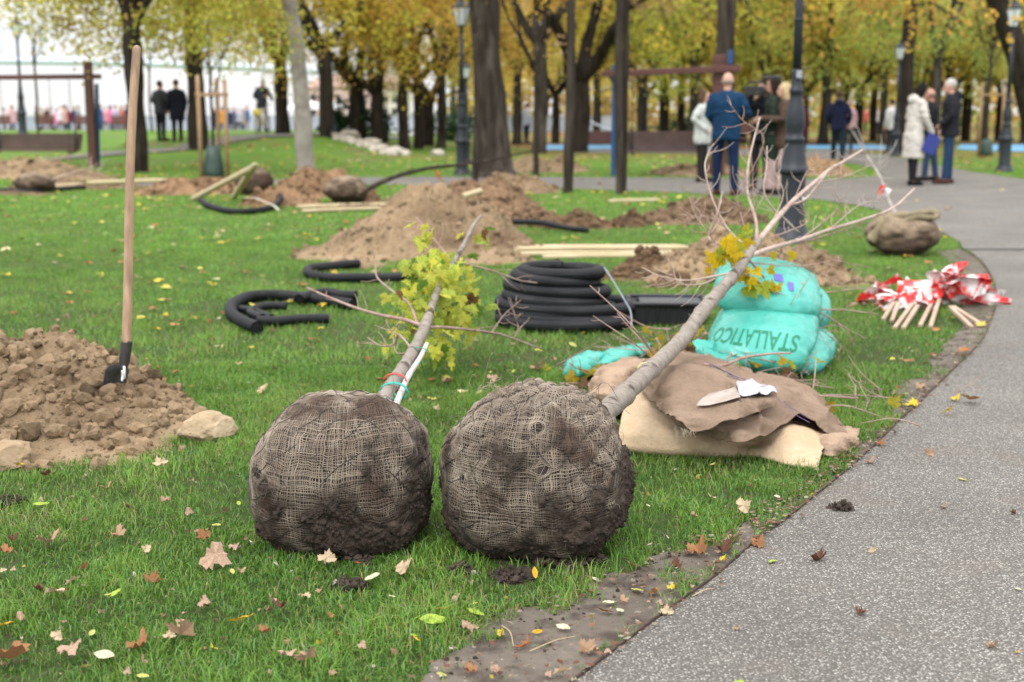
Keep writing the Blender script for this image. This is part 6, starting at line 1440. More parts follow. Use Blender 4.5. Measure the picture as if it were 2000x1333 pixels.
def person(label, loc, face, h=1.75, skin='skin', jacket=(.03,.03,.04), trousers=(.03,.035,.05), shoes=(.02,.02,.02), hair=(.03,.02,.015), hairstyle='short', hem=.80, hem_flare=1.0, legs=((.0,.0),(.0,.0)), arms=None, lean=0.0, nod=0.0, voxel=.011, group=None, bulk=1.0, wide=1.0, hood=False, bag=None, scale_xy=1.0, leg_wide=1.0, head_yaw=0.0):
    t = thing('person', label, 'person', loc, face, group); s = h/1.76; t.scale = (s*scale_xy, s*scale_xy, s)
    # joints, +Y is where the person faces
    def lz(z): return lean*max(0, z-.95)
    hip = [(-.095, 0, .93), (.095, 0, .93)]; knee, ank, toe = [], [], []
    for k, (fw, bend) in enumerate(legs):
        x = (-1, 1)[k]; knee.append((x*.105*wide, fw*.55+bend*.3, .50)); ank.append((x*.115*wide, fw-bend*.2, .085+max(0, bend)*.25)); toe.append((x*.13*wide, fw+.17-bend*.2, .035+max(0, bend)*.10))
    shl = [(-.165*bulk, lz(1.40), 1.395), (.165*bulk, lz(1.40), 1.395)]
    if arms is None: arms = [((-.25, -.03, 1.14), (-.25, .05, .90)), ((.25, -.03, 1.14), (.25, .05, .90))]
    hc = Vector((0, .025+lz(1.6)+.05*nod, 1.625-.02*nod)); HR = Euler((-nod*.6, 0, head_yaw))
    def hp(x, y, z): return tuple(hc + (HR.to_matrix() @ Vector((x, y, z))))
    b = MB()
    loft(b, [(0,0,.86,.13,.10),(0,0,.95,.165,.12),(0,lz(1.1),1.08,.145,.105),(0,lz(1.25),1.25,.165,.115),(0,lz(1.38),1.38,.175,.11),(0,lz(1.45),1.45,.12,.08),(0,lz(1.5),1.48,.06,.06)])
    tube(b, [(0, lz(1.42), 1.42), (0, lz(1.5)+.01, 1.51), tuple(hc+Vector((0, -.012, -.05)))], [.062,.056,.056], 12)
    ell(b, hp(0, -.005, .02), (.077, .098, .103), HR, 20, 14); ell(b, hp(0, .022, -.045), (.056, .072, .068), HR, 16, 10)
    tube(b, [hp(0, .092, .02), hp(0, .106, -.008), hp(0, .112, -.02)], [.008,.012,.014], 8, roundcap=True)
    ell(b, hp(0, .088, -.052), (.024, .010, .011), HR, 10, 6); ell(b, hp(0, .078, -.085), (.022,.018,.016), HR, 10, 6)
    for x in (-1, 1): ell(b, hp(x*.078, -.005, -.002), (.010, .020, .031), HR, 8, 8); ell(b, hp(x*.03, .088, .028), (.019, .008, .007), HR, 8, 6)
    for k in (0, 1):
        tube(b, [hip[k], knee[k], ank[k]], [.082,.055,.038], 12, roundcap=True); tube(b, [ank[k], (ank[k][0], ank[k][1]+.02, ank[k][2]-.03), toe[k]], [.038,.038,.028], 10, roundcap=True)
        e, w = arms[k]; tube(b, [shl[k], e, w], [.052,.040,.027], 12, roundcap=True)
        E_, W_ = Vector(e), Vector(w); d = (W_-E_).normalized(); sd = d.cross(Vector((0, 0, 1))); 
        if sd.length < .2: sd = Vector((0, 1, 0))
        sd.normalize(); pn = sd.cross(d).normalized(); pc = W_+d*.045
        q = Matrix((sd, d, pn)).transposed(); ell(b, pc, (.040, .050, .017), q, 12, 8)
        for i, (o_, L_) in enumerate(((-.030,.062),(-.011,.073),(.010,.070),(.029,.055))):
            a0 = pc+d*.035+sd*o_; tube(b, [a0, a0+d*L_*.5-pn*.008, a0+d*L_*.9-pn*.028], [.0105,.010,.0088], 8, roundcap=True)
        th_ = -1 if k else 1; a0 = W_+d*.025+sd*.034*th_; tube(b, [a0, a0+sd*.026*th_+d*.025, a0+sd*.030*th_+d*.055-pn*.01], [.013,.0115,.010], 8, roundcap=True)
    fuse(b, voxel, M[skin], 'body', t)
    # jacket
    j = MB(); hb = bulk; fl = hem_flare
    sec = [(0,0,hem,.185*hb*fl,.135*fl*hb)]
    if hem < .75: sec = [(0,0,hem,.20*hb*fl,.155*fl*hb), (0,0,.72,.205*hb,.158*hb), (0,0,.85,.203*hb,.155*hb)] if hem < .66 else sec+[(0,0,.85,.20*hb,.15*hb)]
    sec += [(0,0,max(hem+.06,.93),.185*hb,.135*hb),(0,lz(1.1),1.10,.172*hb,.128*hb),(0,lz(1.27),1.27,.188*hb,.136*hb),(0,lz(1.38),1.37,.192*hb,.128*hb),(0,lz(1.44),1.435,.150*hb,.098*hb),(0,lz(1.5),1.50,.080,.076)]
    loft(j, sec, 22)
    for k in (0, 1):
        e, w = arms[k]; E_, W_ = Vector(e), Vector(w); tube(j, [shl[k], ((shl[k][0]+e[0])/2*1.02, (shl[k][1]+e[1])/2, (shl[k][2]+e[2])/2), e, tuple(E_.lerp(W_, .5)), tuple(W_)], [.066*hb,.062*hb,.055,.049,.043], 14, roundcap=True)
    if hood: ell(j, (0, lz(1.45)-.085, 1.47), (.12, .085, .085), None, 14, 10)
    jo = fuse(j, voxel*1.25, cloth_mat(jacket), 'coat' if hem < .7 else 'jacket', t)
    v = np.empty(len(jo.data.vertices)*3); jo.data.vertices.foreach_get('co', v); v = v.reshape(-1, 3); nrm_ = np.empty_like(v).ravel(); jo.data.vertices.foreach_get('normal', nrm_); v = v + nrm_.reshape(-1, 3)*(np.abs(fbm(v*np.array([1,1,1.8]), 7, 3, 3))*.016)[:, None]; jo.data.vertices.foreach_set('co', v.ravel()); jo.data.update()
    g = MB(); W2 = leg_wide
    loft(g, [(0,0,.84,.145,.115),(0,0,.92,.168,.125),(0,0,1.0,.160,.120)])
    for k in (0, 1): tube(g, [hip[k], tuple((Vector(hip[k])+Vector(knee[k]))/2), knee[k], tuple(Vector(knee[k]).lerp(Vector(ank[k]), .5)), tuple(Vector(ank[k])+Vector((0, 0, .0)))], [.097,.085,.070*W2,.062*W2**1.5,.056*W2**2], 14)
    fuse(g, voxel*1.2, cloth_mat(trousers), 'trousers', t)
    for k in (0, 1):
        sh = MB(); a = Vector(ank[k]); tt = Vector(toe[k]); d = tt-a; tube(sh, [(a.x, a.y-.05, a.z-.04), (a.x, a.y+.02, a.z-.035), tuple(a+d*.7+Vector((0,0,-.005))), tuple(tt)], [.040,.045,.044,.034], 12, roundcap=True); v = np.vstack(sh.v); v[:, 2] = np.maximum(v[:, 2], a.z-.085); sh.v = [v]; obj('shoe', sh, cloth_mat(shoes), t)
    if hairstyle != 'bald':
        hr = MB(); ell(hr, hp(0, -.022, .040), (.087, .100, .098), HR, 18, 12)
        if hairstyle == 'long':
            ell(hr, hp(0, -.055, -.02), (.095, .075, .12), HR, 16, 10); ell(hr, hp(0, -.075, -.13), (.085, .045, .10), HR, 14, 8)
            for x in (-1, 1): tube(hr, [hp(x*.075, .01, .05), hp(x*.088, -.01, -.04), hp(x*.085, -.02, -.13)], [.03,.03,.022], 8, roundcap=True)
        if hairstyle == 'bun': ell(hr, hp(0, -.11, .08), (.045, .045, .045), HR, 12, 8)
        if hairstyle == 'cap': tube(hr, [hp(0, .06, .07), hp(0, .13, .055)], [.06,.045], 10, flat=.3)
        ho = fuse(hr, voxel, cloth_mat(hair), 'hair' if hairstyle != 'cap' else 'cap', t, 1)
    else:
        hr = MB(); th = np.linspace(math.pi*.95, math.pi*2.05, 16); tube(hr, [hp(.080*math.cos(a), -.002+.097*math.sin(a), -.004) for a in th], [.008]+[.017]*14+[.008], 8, flat=1.6); fuse(hr, voxel*.8, cloth_mat(hair), 'hair', t, 1)
    for x in (-1, 1): ey = MB(); ell(ey, hp(x*.031, .083, .012), (.011, .008, .008), HR, 8, 6); obj('eye', ey, cloth_mat((.03,.02,.015)), t)
    return t
def at(px, py): return tuple(G(px, py))
NAVY, DN = (.012,.035,.10), (.012,.02,.06)
PG = 'people talking in the park'
mp_ = at(1415, 383)
person('shaven headed man in a blue jacket and navy trousers, seen from behind', mp_, -.45, 1.80, jacket=(.009,.040,.100), trousers=(.010,.022,.07), shoes=(.07,.025,.02), hair=(.30,.24,.20), hairstyle='bald', hem=.80, bulk=1.14, legs=((.05,0),(-.02,0)), arms=[((-.27,-.03,1.15),(-.20,.16,1.02)), ((.29,.05,1.18),(.24,.30,1.14))], wide=1.25, group=PG)
person('woman in a white jacket and black trousers, half behind the man in blue', at(1370, 356), -2.0, 1.62, jacket=(.62,.66,.62), trousers=(.03,.028,.028), hair=(.12,.07,.04), hairstyle='long', hem=.74, bulk=1.12, arms=[((-.30,-.14,1.20),(-.20,.08,1.03)), ((.30,-.10,1.20),(.18,.10,1.02))], group=PG)
person('cameraman in black holding a video camera up at his face', at(1484, 372), 2.6, 1.70, jacket=(.015,.016,.022), trousers=(.02,.02,.025), hair=(.03,.025,.02), arms=[((-.27,.14,1.28),(-.10,.27,1.50)), ((.27,.14,1.28),(.08,.27,1.53))], group=PG)
person('dark haired woman in a long dark green coat facing the man in blue', at(1507, 380), 1.25, 1.74, skin='skin_dark', jacket=(.022,.035,.026), trousers=(.45,.33,.32), hair=(.02,.015,.012), hairstyle='long', hem=.52, arms=[((-.25,-.03,1.14),(-.22,.18,1.10)), ((.25,-.03,1.14),(.20,.22,1.12))], leg_wide=1.35, group=PG)
person('fair haired woman in a brown jacket and pink trousers next to the iron lamp post', at(1528, 381), 1.45, 1.66, jacket=(.085,.055,.042), trousers=(.50,.37,.35), hair=(.55,.42,.24), hairstyle='long', hem=.72, arms=[((-.27,.06,1.18),(-.20,.34,1.20)), ((.27,.05,1.18),(.18,.34,1.20))], leg_wide=1.45, group=PG, bulk=1.05)
person('person in a maroon jacket mostly hidden by the iron lamp post', at(1560, 352), 1.8, 1.58, jacket=(.055,.012,.022), trousers=(.04,.03,.03), hair=(.05,.03,.02), group=PG)
person('man in a navy jacket and dark jeans walking away alone along the path', at(1635, 318), -.3, 1.78, jacket=(.018,.022,.06), trousers=(.02,.035,.055), hair=(.10,.07,.05), legs=((.20,0),(-.18,.10)), arms=[((-.27,-.06,1.16),(-.24,.10,.98)), ((.27,-.06,1.16),(.24,.10,.98))], hood=True, bulk=1.08, group=PG)
wp = at(1780, 363)
person('woman in a long white hooded coat and black boots holding a blue folder', wp, -1.35, 1.72, jacket=(.60,.57,.52), trousers=(.015,.015,.018), shoes=(.01,.01,.01), hair=(.012,.010,.010), hairstyle='long', hem=.48, hem_flare=1.08, arms=[((-.26,.02,1.16),(-.20,.20,1.05)), ((.26,.06,1.16),(.21,.22,.90))], nod=.6, lean=.10, hood=True, legs=((.07,0),(-.05,0)), group=PG)
mb = MB(); box(mb, (0, 0, 0), (.24, .03, .32), bev=.006); q = Vector(wp)+Vector((.235, -.19, .70)); o = obj('folder', mb, mat('blue_folder', (.02,.035,.22), .5), smooth=False); o.location = q; o.rotation_euler = (0, .45, .2); tag(o, 'bright blue folder held down by the woman in the long white coat', 'folder')
person('man in a black jacket standing between the white coat and the grey haired man', at(1812, 354), 1.1, 1.66, skin='skin_dark', jacket=(.014,.014,.018), trousers=(.035,.065,.12), hair=(.18,.14,.12), hairstyle='bald', legs=((.05,0),(-.12,0)), nod=.3, group=PG)
person('grey haired man in a dark jacket, jeans and brown shoes facing the woman in white', at(1850, 360), 1.35, 1.80, jacket=(.020,.021,.027), trousers=(.025,.055,.12), shoes=(.09,.035,.03), hair=(.50,.48,.45), bulk=1.12, hood=True, arms=[((-.27,.00,1.15),(-.22,.16,1.02)), ((.28,-.04,1.14),(.24,.10,.95))], nod=.3, legs=((.06,0),(-.03,0)), group=PG)
person('small distant person in a white jacket glimpsed beside the long white coat', at(1738, 302), .6, 1.66, jacket=(.60,.60,.62), trousers=(.03,.03,.035), voxel=.016, group=PG)
person('man in a dark grey jacket on the hillside path, nearer the shovel handle', at(316, 276), -.5, 1.74, jacket=(.045,.045,.052), trousers=(.012,.012,.014), hair=(.03,.025,.02), arms=[((-.28,-.02,1.16),(-.22,.12,1.02)), ((.28,.02,1.14),(.34,.10,.94))], voxel=.014, bulk=1.12, legs=((.05,0),(-.05,0)), wide=1.2, group='two men on the hillside path')
person('man in a long black coat on the hillside path, beside the dark tree trunk', at(348, 277), .5, 1.78, jacket=(.012,.014,.026), trousers=(.012,.012,.014), hair=(.10,.05,.03), hem=.60, voxel=.014, bulk=1.06, legs=((-.04,0),(.10,0)), group='two men on the hillside path')
# video camera
c = Vector(at(1484, 372)); q = V(1474, 178, c.y-.22); t = thing('video_camera', 'black video camera with microphone held up by the cameraman', 'video camera', q, .9); mb = MB(); box(mb, (0, 0, 0), (.13, .30, .15), bev=.012); obj('body', mb, M['socket'], t, smooth=False); mb = MB(); lathe(mb, [(.055,0),(.06,.02),(.06,.12),(.07,.16)], 14); v = mb.verts(); mb.v = [np.stack([v[:, 0], -v[:, 2]-.15, v[:, 1]], -1)]; obj('lens', mb, M['socket'], t); mb = MB(); tube(mb, [(0, .12, .14), (0, -.18, .14)], .018, 8); tube(mb, [(0, -.15, .19), (0, -.42, .20)], .033, 10, roundcap=True); tube(mb, [(0, -.1, .14), (0, -.2, .19)], .01, 6); obj('microphone', mb, M['socket'], t); mb = MB(); tube(mb, [(0, .12, .075), (0, .12, .14), (0, -.12, .14), (0, -.12, .075)], .012, 8); obj('handle', mb, M['socket'], t)

# cyclist on the crest
cp = Vector(at(513, 264))
person('cyclist in a dark jacket, pale trousers and white helmet on the crest', (cp.x, cp.y, cp.z+.10), -.1, 1.76, jacket=(.03,.035,.05), trousers=(.42,.36,.32), hair=(.78,.78,.78), hairstyle='cap', voxel=.015, legs=((.12,.06),(-.05,.10)), arms=[((-.28,.12,1.18),(-.24,.38,1.08)), ((.28,.12,1.18),(.24,.38,1.08))], lean=.25, wide=1.3)
t = thing('bicycle', 'yellow bicycle ridden over the crest by the cyclist in the white helmet', 'bicycle', cp, -.1)
def wheel(y):
    mb = MB(); th = np.linspace(0, 2*math.pi, 41); tube(mb, [(0, y+.33*math.cos(a), .33+.33*math.sin(a)) for a in th], .020, 6); w_ = obj('wheel', mb, M['socket'], t); mb = MB()
    for a in th[:40:4]: tube(mb, [(0, y, .33), (0, y+.32*math.cos(a), .33+.32*math.sin(a))], .003, 3)
    obj('spokes', mb, M['iron'], w_)
wheel(-.5); wheel(.55); YB = mat('yellow_frame', (.60,.50,.10), .4); mb = MB()
for a, b in (((0,-.5,.33),(0,-.1,.30)), ((0,-.1,.30),(0,-.22,.85)), ((0,-.22,.75),(0,.40,.80)), ((0,-.1,.30),(0,.40,.75)), ((0,-.5,.33),(0,-.22,.75)), ((0,.55,.33),(0,.38,.95))): tube(mb, [a, b], .018, 6)
obj('frame', mb, YB, t); mb = MB(); tube(mb, [(-.28,.32,1.0),(0,.40,1.0),(.28,.32,1.0)], .013, 6, n=12); obj('handlebar', mb, M['iron'], t); mb = MB(); ell(mb, (0,-.24,.90), (.08,.13,.035)); obj('saddle', mb, M['socket'], t); mb = MB(); box(mb, (0,-.52,.74), (.26,.18,.22), bev=.02); obj('pannier', mb, YB, t)

# the riverside crowd: two template people, copied
r_ = np.random.default_rng(55)
T1 = person('template', (-30, 82, 0), 0, 1.70, voxel=.030, bulk=1.1, legs=((.08,0),(-.06,0))); T2 = person('template', (-30, 82, 0), 0, 1.66, voxel=.030, hairstyle='long', hem=.66, bulk=1.08)
crowd = [(8,'beige coat',(.50,.38,.32),'by the first bench'),(24,'pale pink coat',(.55,.36,.36),'just past the first bench'),(38,'black coat',(.03,.03,.035),'right against the lamp post'),(72,'olive coat',(.12,.13,.08),'just past the lamp post'),(82,'tan jacket',(.36,.26,.18),'by the thin young tree'),(93,'dark brown coat',(.06,.04,.035),'taller, at the second bench'),(101,'cream jacket',(.55,.50,.44),'at the second bench'),(112,'bright pink jacket',(.70,.22,.42),'past the second bench'),(119,'white jacket',(.68,.66,.68),'beside the bright pink jacket'),(127,'salmon coat',(.60,.36,.30),'mid crowd'),(134,'maroon coat',(.16,.03,.05),'beside the salmon coat'),(145,'navy coat',(.03,.04,.10),'before the third bench'),(153,'grey coat',(.25,.26,.28),'at the third bench'),(196,'blue jacket',(.06,.12,.26),'just past the swing post'),(206,'rose pink coat',(.66,.30,.36),'past the swing post'),(216,'vivid pink hat and coat',(.75,.12,.28),'before the fourth bench'),(226,'pale lilac coat',(.50,.42,.55),'at the fourth bench'),(237,'burnt orange coat',(.50,.14,.05),'next to the shovel handle'),(246,'dark blue coat',(.03,.05,.12),'behind the shovel handle'),
         (419,'black coat',(.02,.02,.025),'inside the tan stakes'),(429,'charcoal coat',(.06,.06,.07),'between the tan stakes'),(436,'orange jacket',(.60,.25,.04),'between the tan stakes'),(448,'dark navy coat',(.02,.03,.07),'just past the tan stakes'),(457,'slate jacket',(.10,.13,.20),'past the tan stakes'),(466,'pale grey jacket',(.42,.43,.46),'middle of the far group'),(475,'tan coat',(.42,.30,.22),'in the far group near the cyclist'),(483,'blue denim jacket',(.08,.14,.26),'last before the cyclist')]
for i, (px, w_, colr, where) in enumerate(crowd):
    src = (T1, T2)[i % 2]; Y_ = 82 + r_.uniform(-3, 5); p = V(px, 230, Y_); o = dup(src); o.location = (p.x, Y_, .02); o.rotation_euler.z = r_.uniform(0, 6.2)
    o['label'] = f'person in a {w_} in the riverside crowd, {where}'; o['group'] = 'crowd along the river'; s = r_.uniform(.88, 1.04); o.scale = (s, s, s)
    for ch in o.children:
        if ch.name.startswith(('jacket', 'coat')): recolor(ch, cloth_mat(colr))
        if ch.name.startswith('trousers'): recolor(ch, cloth_mat([(.03,.03,.04),(.05,.07,.13),(.20,.18,.17)][i % 3]))
        if ch.name.startswith('hair'): recolor(ch, cloth_mat([(.03,.02,.015),(.10,.06,.04),(.35,.25,.14)][i % 3]))
for t_ in (T1, T2):
    for ch in list(t_.children): bpy.data.objects.remove(ch)
    bpy.data.objects.remove(t_)
# a few far walkers under the trees
T3 = None
for i, (px, py, colr, lb) in enumerate([(1690, 266, (.55,.10,.10), 'tiny person in red far off behind the walker in navy'), (1712, 264, (.55,.50,.50), 'tiny person in pale clothes far off next to the one in red'), (1655, 300, (.50,.32,.34), 'distant person in pink right beside the walker in navy'), (1028, 282, (.50,.55,.66), 'distant person in pale blue behind the massive burled tree')]):
    person(lb, at(px, py), r_.uniform(0, 6), 1.65, jacket=colr, voxel=.03, group='distant strollers under the trees')
# ------------------------------------------------------------------ grass, as real blades
strip_arr = np.array(strip_poly); main_arr = np.array(main_poly); near_arr = np.array(near_poly)
def mound_mask(x, y):
    m = np.full(x.shape, -1.0)
    for H, (x0, x1, y0, y1) in mound_specs:
        k = (x > x0) & (x < x1) & (y > y0) & (y < y1)
        if k.any(): m[k] = np.maximum(m[k], H(x[k], y[k]))
    return m
balls_xy = [(-.46, 3.60, .20), (.066, 3.55, .20)]
def blades(n, y0, y1, hgt, wid, seed, two=True, margin=.25, thin_far=False):
    r_ = np.random.default_rng(seed)
    u = r_.uniform(0, 1, n); y = np.sqrt(y0**2 + u*(y1**2-y0**2)); x = r_.uniform(-1, 1, n)*(y*.40+margin)
    ok = ~inside(x, y, main_arr) & ~inside(x, y, near_arr)
    x, y = x[ok], y[ok]; P = xyz(x, y)
    j = .06*np.stack([fbm(P, 8, 4, 3, .7), fbm(P, 8, 4, 4, .7)], -1)
    ins = inside(x+j[:, 0], y+j[:, 1], strip_arr) & inside(x, y, strip_arr); keep = ~ins | (r_.uniform(size=len(x)) < .018)
    if y0 < 12:
        tuft = fbm(P, 7, 2, 77) > .55
        keep |= ins & tuft & (r_.uniform(size=len(x)) < .5)
    mm = mound_mask(x, y); keep &= mm < .006
    for bx, by, br in balls_xy: keep &= np.hypot(x-bx, (y-by)) > br*.9
    for sx, sy, sr in spots:
        d = np.hypot(x-sx, y-sy)/sr*(1+.3*vnoise(P*25, 9)); keep &= (d > 1) | (r_.uniform(size=len(x)) < .12)
    bare = fbm(P, 1.7, 4, 31) + .4*fbm(P, 9, 2, 32); keep &= (bare < .42) | (r_.uniform(size=len(x)) < .38)
    x, y = x[keep], y[keep]; P = P[keep]; n = len(x)
    cl = fbm(P, 5, 3, 12); big = fbm(P, .9, 3, 13)
    h = hgt*r_.uniform(.45, 1.25, n)*(1+.38*cl+.12*big); w = wid*r_.uniform(.7, 1.3, n)
    th = r_.uniform(0, 2*math.pi, n) + 1.2*fbm(P, 6, 2, 15); ln = r_.uniform(.15, 1.15, n)*h
    base = np.stack([x, y, terrain(x, y)-.003], -1); d = np.stack([np.cos(th), np.sin(th), np.zeros(n)], -1); s = np.stack([-np.sin(th), np.cos(th), np.zeros(n)], -1)
    tw = r_.normal(size=n)*.6; s2 = s*np.cos(tw)[:, None] + d*np.sin(tw)[:, None]
    up = np.array([0, 0, 1.])
    tip = base + d*ln[:, None] + up*(h*np.clip(1-.35*(ln/h)**2, .3, 1))[:, None]
    g = np.clip(.5+.35*cl+.25*r_.normal(size=n), 0, 1)[:, None]
    col = (np.array([.066,.165,.020])*(1-g) + np.array([.195,.345,.050])*g)*(1 + .16*np.clip((y-5)/10, 0, 1))[:, None]*(1+.12*big)[:, None]
    ye = (r_.uniform(size=n) < .06+.16*np.clip(fbm(P, 1.3, 3, 41), 0, 1))[:, None]; col = np.where(ye, np.array([.34,.30,.11])*r_.uniform(.6, 1.1, (n, 1)), col)
    blu = (r_.uniform(size=n) < .15)[:, None]; col = np.where(blu, col*np.array([.85,1.0,1.5])+np.array([.01,.01,.02]), col)
    mb = MB()
    if two:
        mid = base + d*(ln*.32)[:, None] + up*(h*.58)[:, None]
        v = np.stack([base-s2*w[:, None]*.5, base+s2*w[:, None]*.5, mid-s2*w[:, None]*.45, mid+s2*w[:, None]*.45, tip], 1)
        i = np.arange(n)[:, None]*5; F = [np.hstack([i, i+1, i+3, i+2]), np.hstack([i+2, i+3, i+4])]; mb.add(v.reshape(-1, 3), F, np.repeat(col, 5, 0))
    else:
        v = np.stack([base-s2*w[:, None]*.5, base+s2*w[:, None]*.5, tip], 1); i = np.arange(n)[:, None]*3
        mb.add(v.reshape(-1, 3), np.hstack([i, i+1, i+2]), np.repeat(col, 3, 0))
    return mb
g1 = blades(340000, 2.35, 6.2, .036, .0027, 1)
g2 = blades(260000, 6.2, 13, .038, .0055, 2, two=False)
g3 = blades(200000, 13, 30, .040, .014, 3, two=False, margin=1)
for nm, g in (('grass', g1), ('grass', g2), ('grass', g3)):
    tag(obj(nm, g, M['grass']), 'short green lawn grass with yellow blades', 'grass', kind='stuff')
# dark crumbs of earth in the lawn
mb = MB(); r_ = np.random.default_rng(12)
for sx, sy, sr in spots:
    n = int(260*sr/.1); a = r_.uniform(0, 6.28, n); q = sr*np.sqrt(r_.uniform(0, 1, n))*1.0; C_ = np.stack([sx+q*np.cos(a), sy+q*np.sin(a)*.8, np.abs(r_.normal(size=n))*.008+.002], -1); clods(mb, C_, .003+.012*r_.uniform(0, 1, n)**2, int(sx*100) % 97)
n = 700; t_ = r_.integers(0, len(strip), n); w_ = r_.uniform(0, 1, n)**1.2; A_ = strip[np.minimum(t_, 159)]; 
E_ = edge[np.clip((t_*119/159).astype(int), 0, 119)]; C_ = A_*(1-w_[:, None]*.6)+E_*w_[:, None]*.6; C_[:, 2] = .006; clods(mb, C_, .0015+.006*r_.uniform(0, 1, n)**3, 5)
tag(obj('earth_crumbs', mb, M['mud'], smooth=False), 'dark crumbs of earth scattered over the trodden soil and lawn', 'soil', kind='stuff')

# ------------------------------------------------------------------ fallen leaves: kinds with shared shapes
LK = {}
def leafmesh(key, kind, col, curl, seed, tw=None):
    r_ = np.random.default_rng(seed); mb = MB()
    if kind == 'maple':
        maple(mb, (0, -.32, 0), 1.0, (0, 0, 1), (0, 1, 0), col, curl, r_); v = mb.verts(); q = v[:, :2]; rad_ = np.linalg.norm(q, axis=1)+1e-6; tgt = rad_.mean()*(1+.12*r_.normal(size=len(v))); k_ = np.where(rad_ > .1, (rad_*.62+tgt*.42)/rad_, 1); v[:, :2] = q*k_[:, None]*np.array([1, r_.uniform(.8, 1)]); a_ = r_.uniform(0, 3); e_ = np.clip(q@np.array([math.cos(a_), math.sin(a_)])-.05, 0, 1); v[:, 2] += e_*.9; v[:, :2] -= np.array([math.cos(a_), math.sin(a_)])*(e_*.45)[:, None]; mb.v = [v]
    else:
        w = .26 if kind == 'oval' else .17; t = np.linspace(0, 1, 9); o = []
        for sgn in (1, -1):
            for tt in (t if sgn > 0 else t[::-1]): o.append((sgn*w*math.sin(math.pi*tt)**.8, tt-.5))
        o = np.array(o); ax = np.stack([np.zeros(9), t-.5], -1); L_ = []
        G_ = np.array([[(-w*math.sin(math.pi*tt)**.8*(1-k/2), tt-.5) for k in range(5)] for tt in t]); z = curl*(np.abs(G_[..., 0])*1.1 + G_[..., 1]**2*.9) + .02*r_.normal(size=G_.shape[:2])
        mb.add(np.dstack([G_, z]).reshape(-1, 3), grid_faces(5, 9), col)
    v = mb.verts(); v[:, 2] -= v[:, 2].min()-.01; mb.v = [v]; me = mesh_from('fallen_leaf', mb, False); me.materials.append(M['dryleaf']); LK[key] = me
leafmesh('tan', 'maple', (.42,.29,.19), .65, 1); leafmesh('tan2', 'maple', (.46,.33,.24), -.55, 2); leafmesh('pale', 'maple', (.55,.45,.30), .3, 3); leafmesh('orange', 'maple', (.36,.19,.09), .65, 4); leafmesh('brown', 'maple', (.14,.07,.045), .75, 5); leafmesh('yellow', 'maple', (.62,.50,.06), .25, 6)
leafmesh('oval', 'oval', (.50,.50,.16), .25, 7); leafmesh('lime', 'oval', (.36,.50,.08), .15, 8); leafmesh('amber', 'narrow', (.62,.40,.04), .4, 9); leafmesh('cream', 'oval', (.62,.60,.42), .35, 10); leafmesh('rust', 'narrow', (.28,.10,.04), .5, 11)
LW = {'tan': 'curled tan lobed leaf', 'tan2': 'pinkish lobed leaf', 'pale': 'pale straw lobed leaf', 'orange': 'orange brown lobed leaf', 'brown': 'dark brown crumpled leaf', 'yellow': 'yellow lobed leaf', 'oval': 'olive yellow oval leaf', 'lime': 'lime green oval leaf', 'amber': 'narrow amber leaf', 'cream': 'cream coloured oval leaf', 'rust': 'narrow rusty leaf'}
def zone(x, y, onpath, onstrip):
    if onpath: return 'on the path'
    if onstrip: return 'on the bare soil strip'
    if y < 3.6: return 'on the lawn before the big root balls'
    if y < 6.3: return 'on the lawn short of the black pipes'
    return 'on the lawn beyond the black pipes'
def fall(px, py, key, size, rz, tilt=(0, 0)):
    p = Gz(px, py, .012); x, y = np.array([p.x]), np.array([p.y]); op = bool(inside(x, y, near_arr)[0] or inside(x, y, main_arr)[0]); os_ = bool(inside(x, y, strip_arr)[0])
    o = bpy.data.objects.new('fallen_leaf', LK[key]); COL.objects.link(o); o.location = (p.x, p.y, (.012 if op or os_ else .024)); size *= .86; o.scale = (size, size, size); o.rotation_euler = (tilt[0], tilt[1], rz)
    z_ = zone(p.x, p.y, op, os_); tag(o, f'{LW[key]} lying {z_}', 'leaf', f'{key} leaves {z_}')
r_ = np.random.default_rng(321)
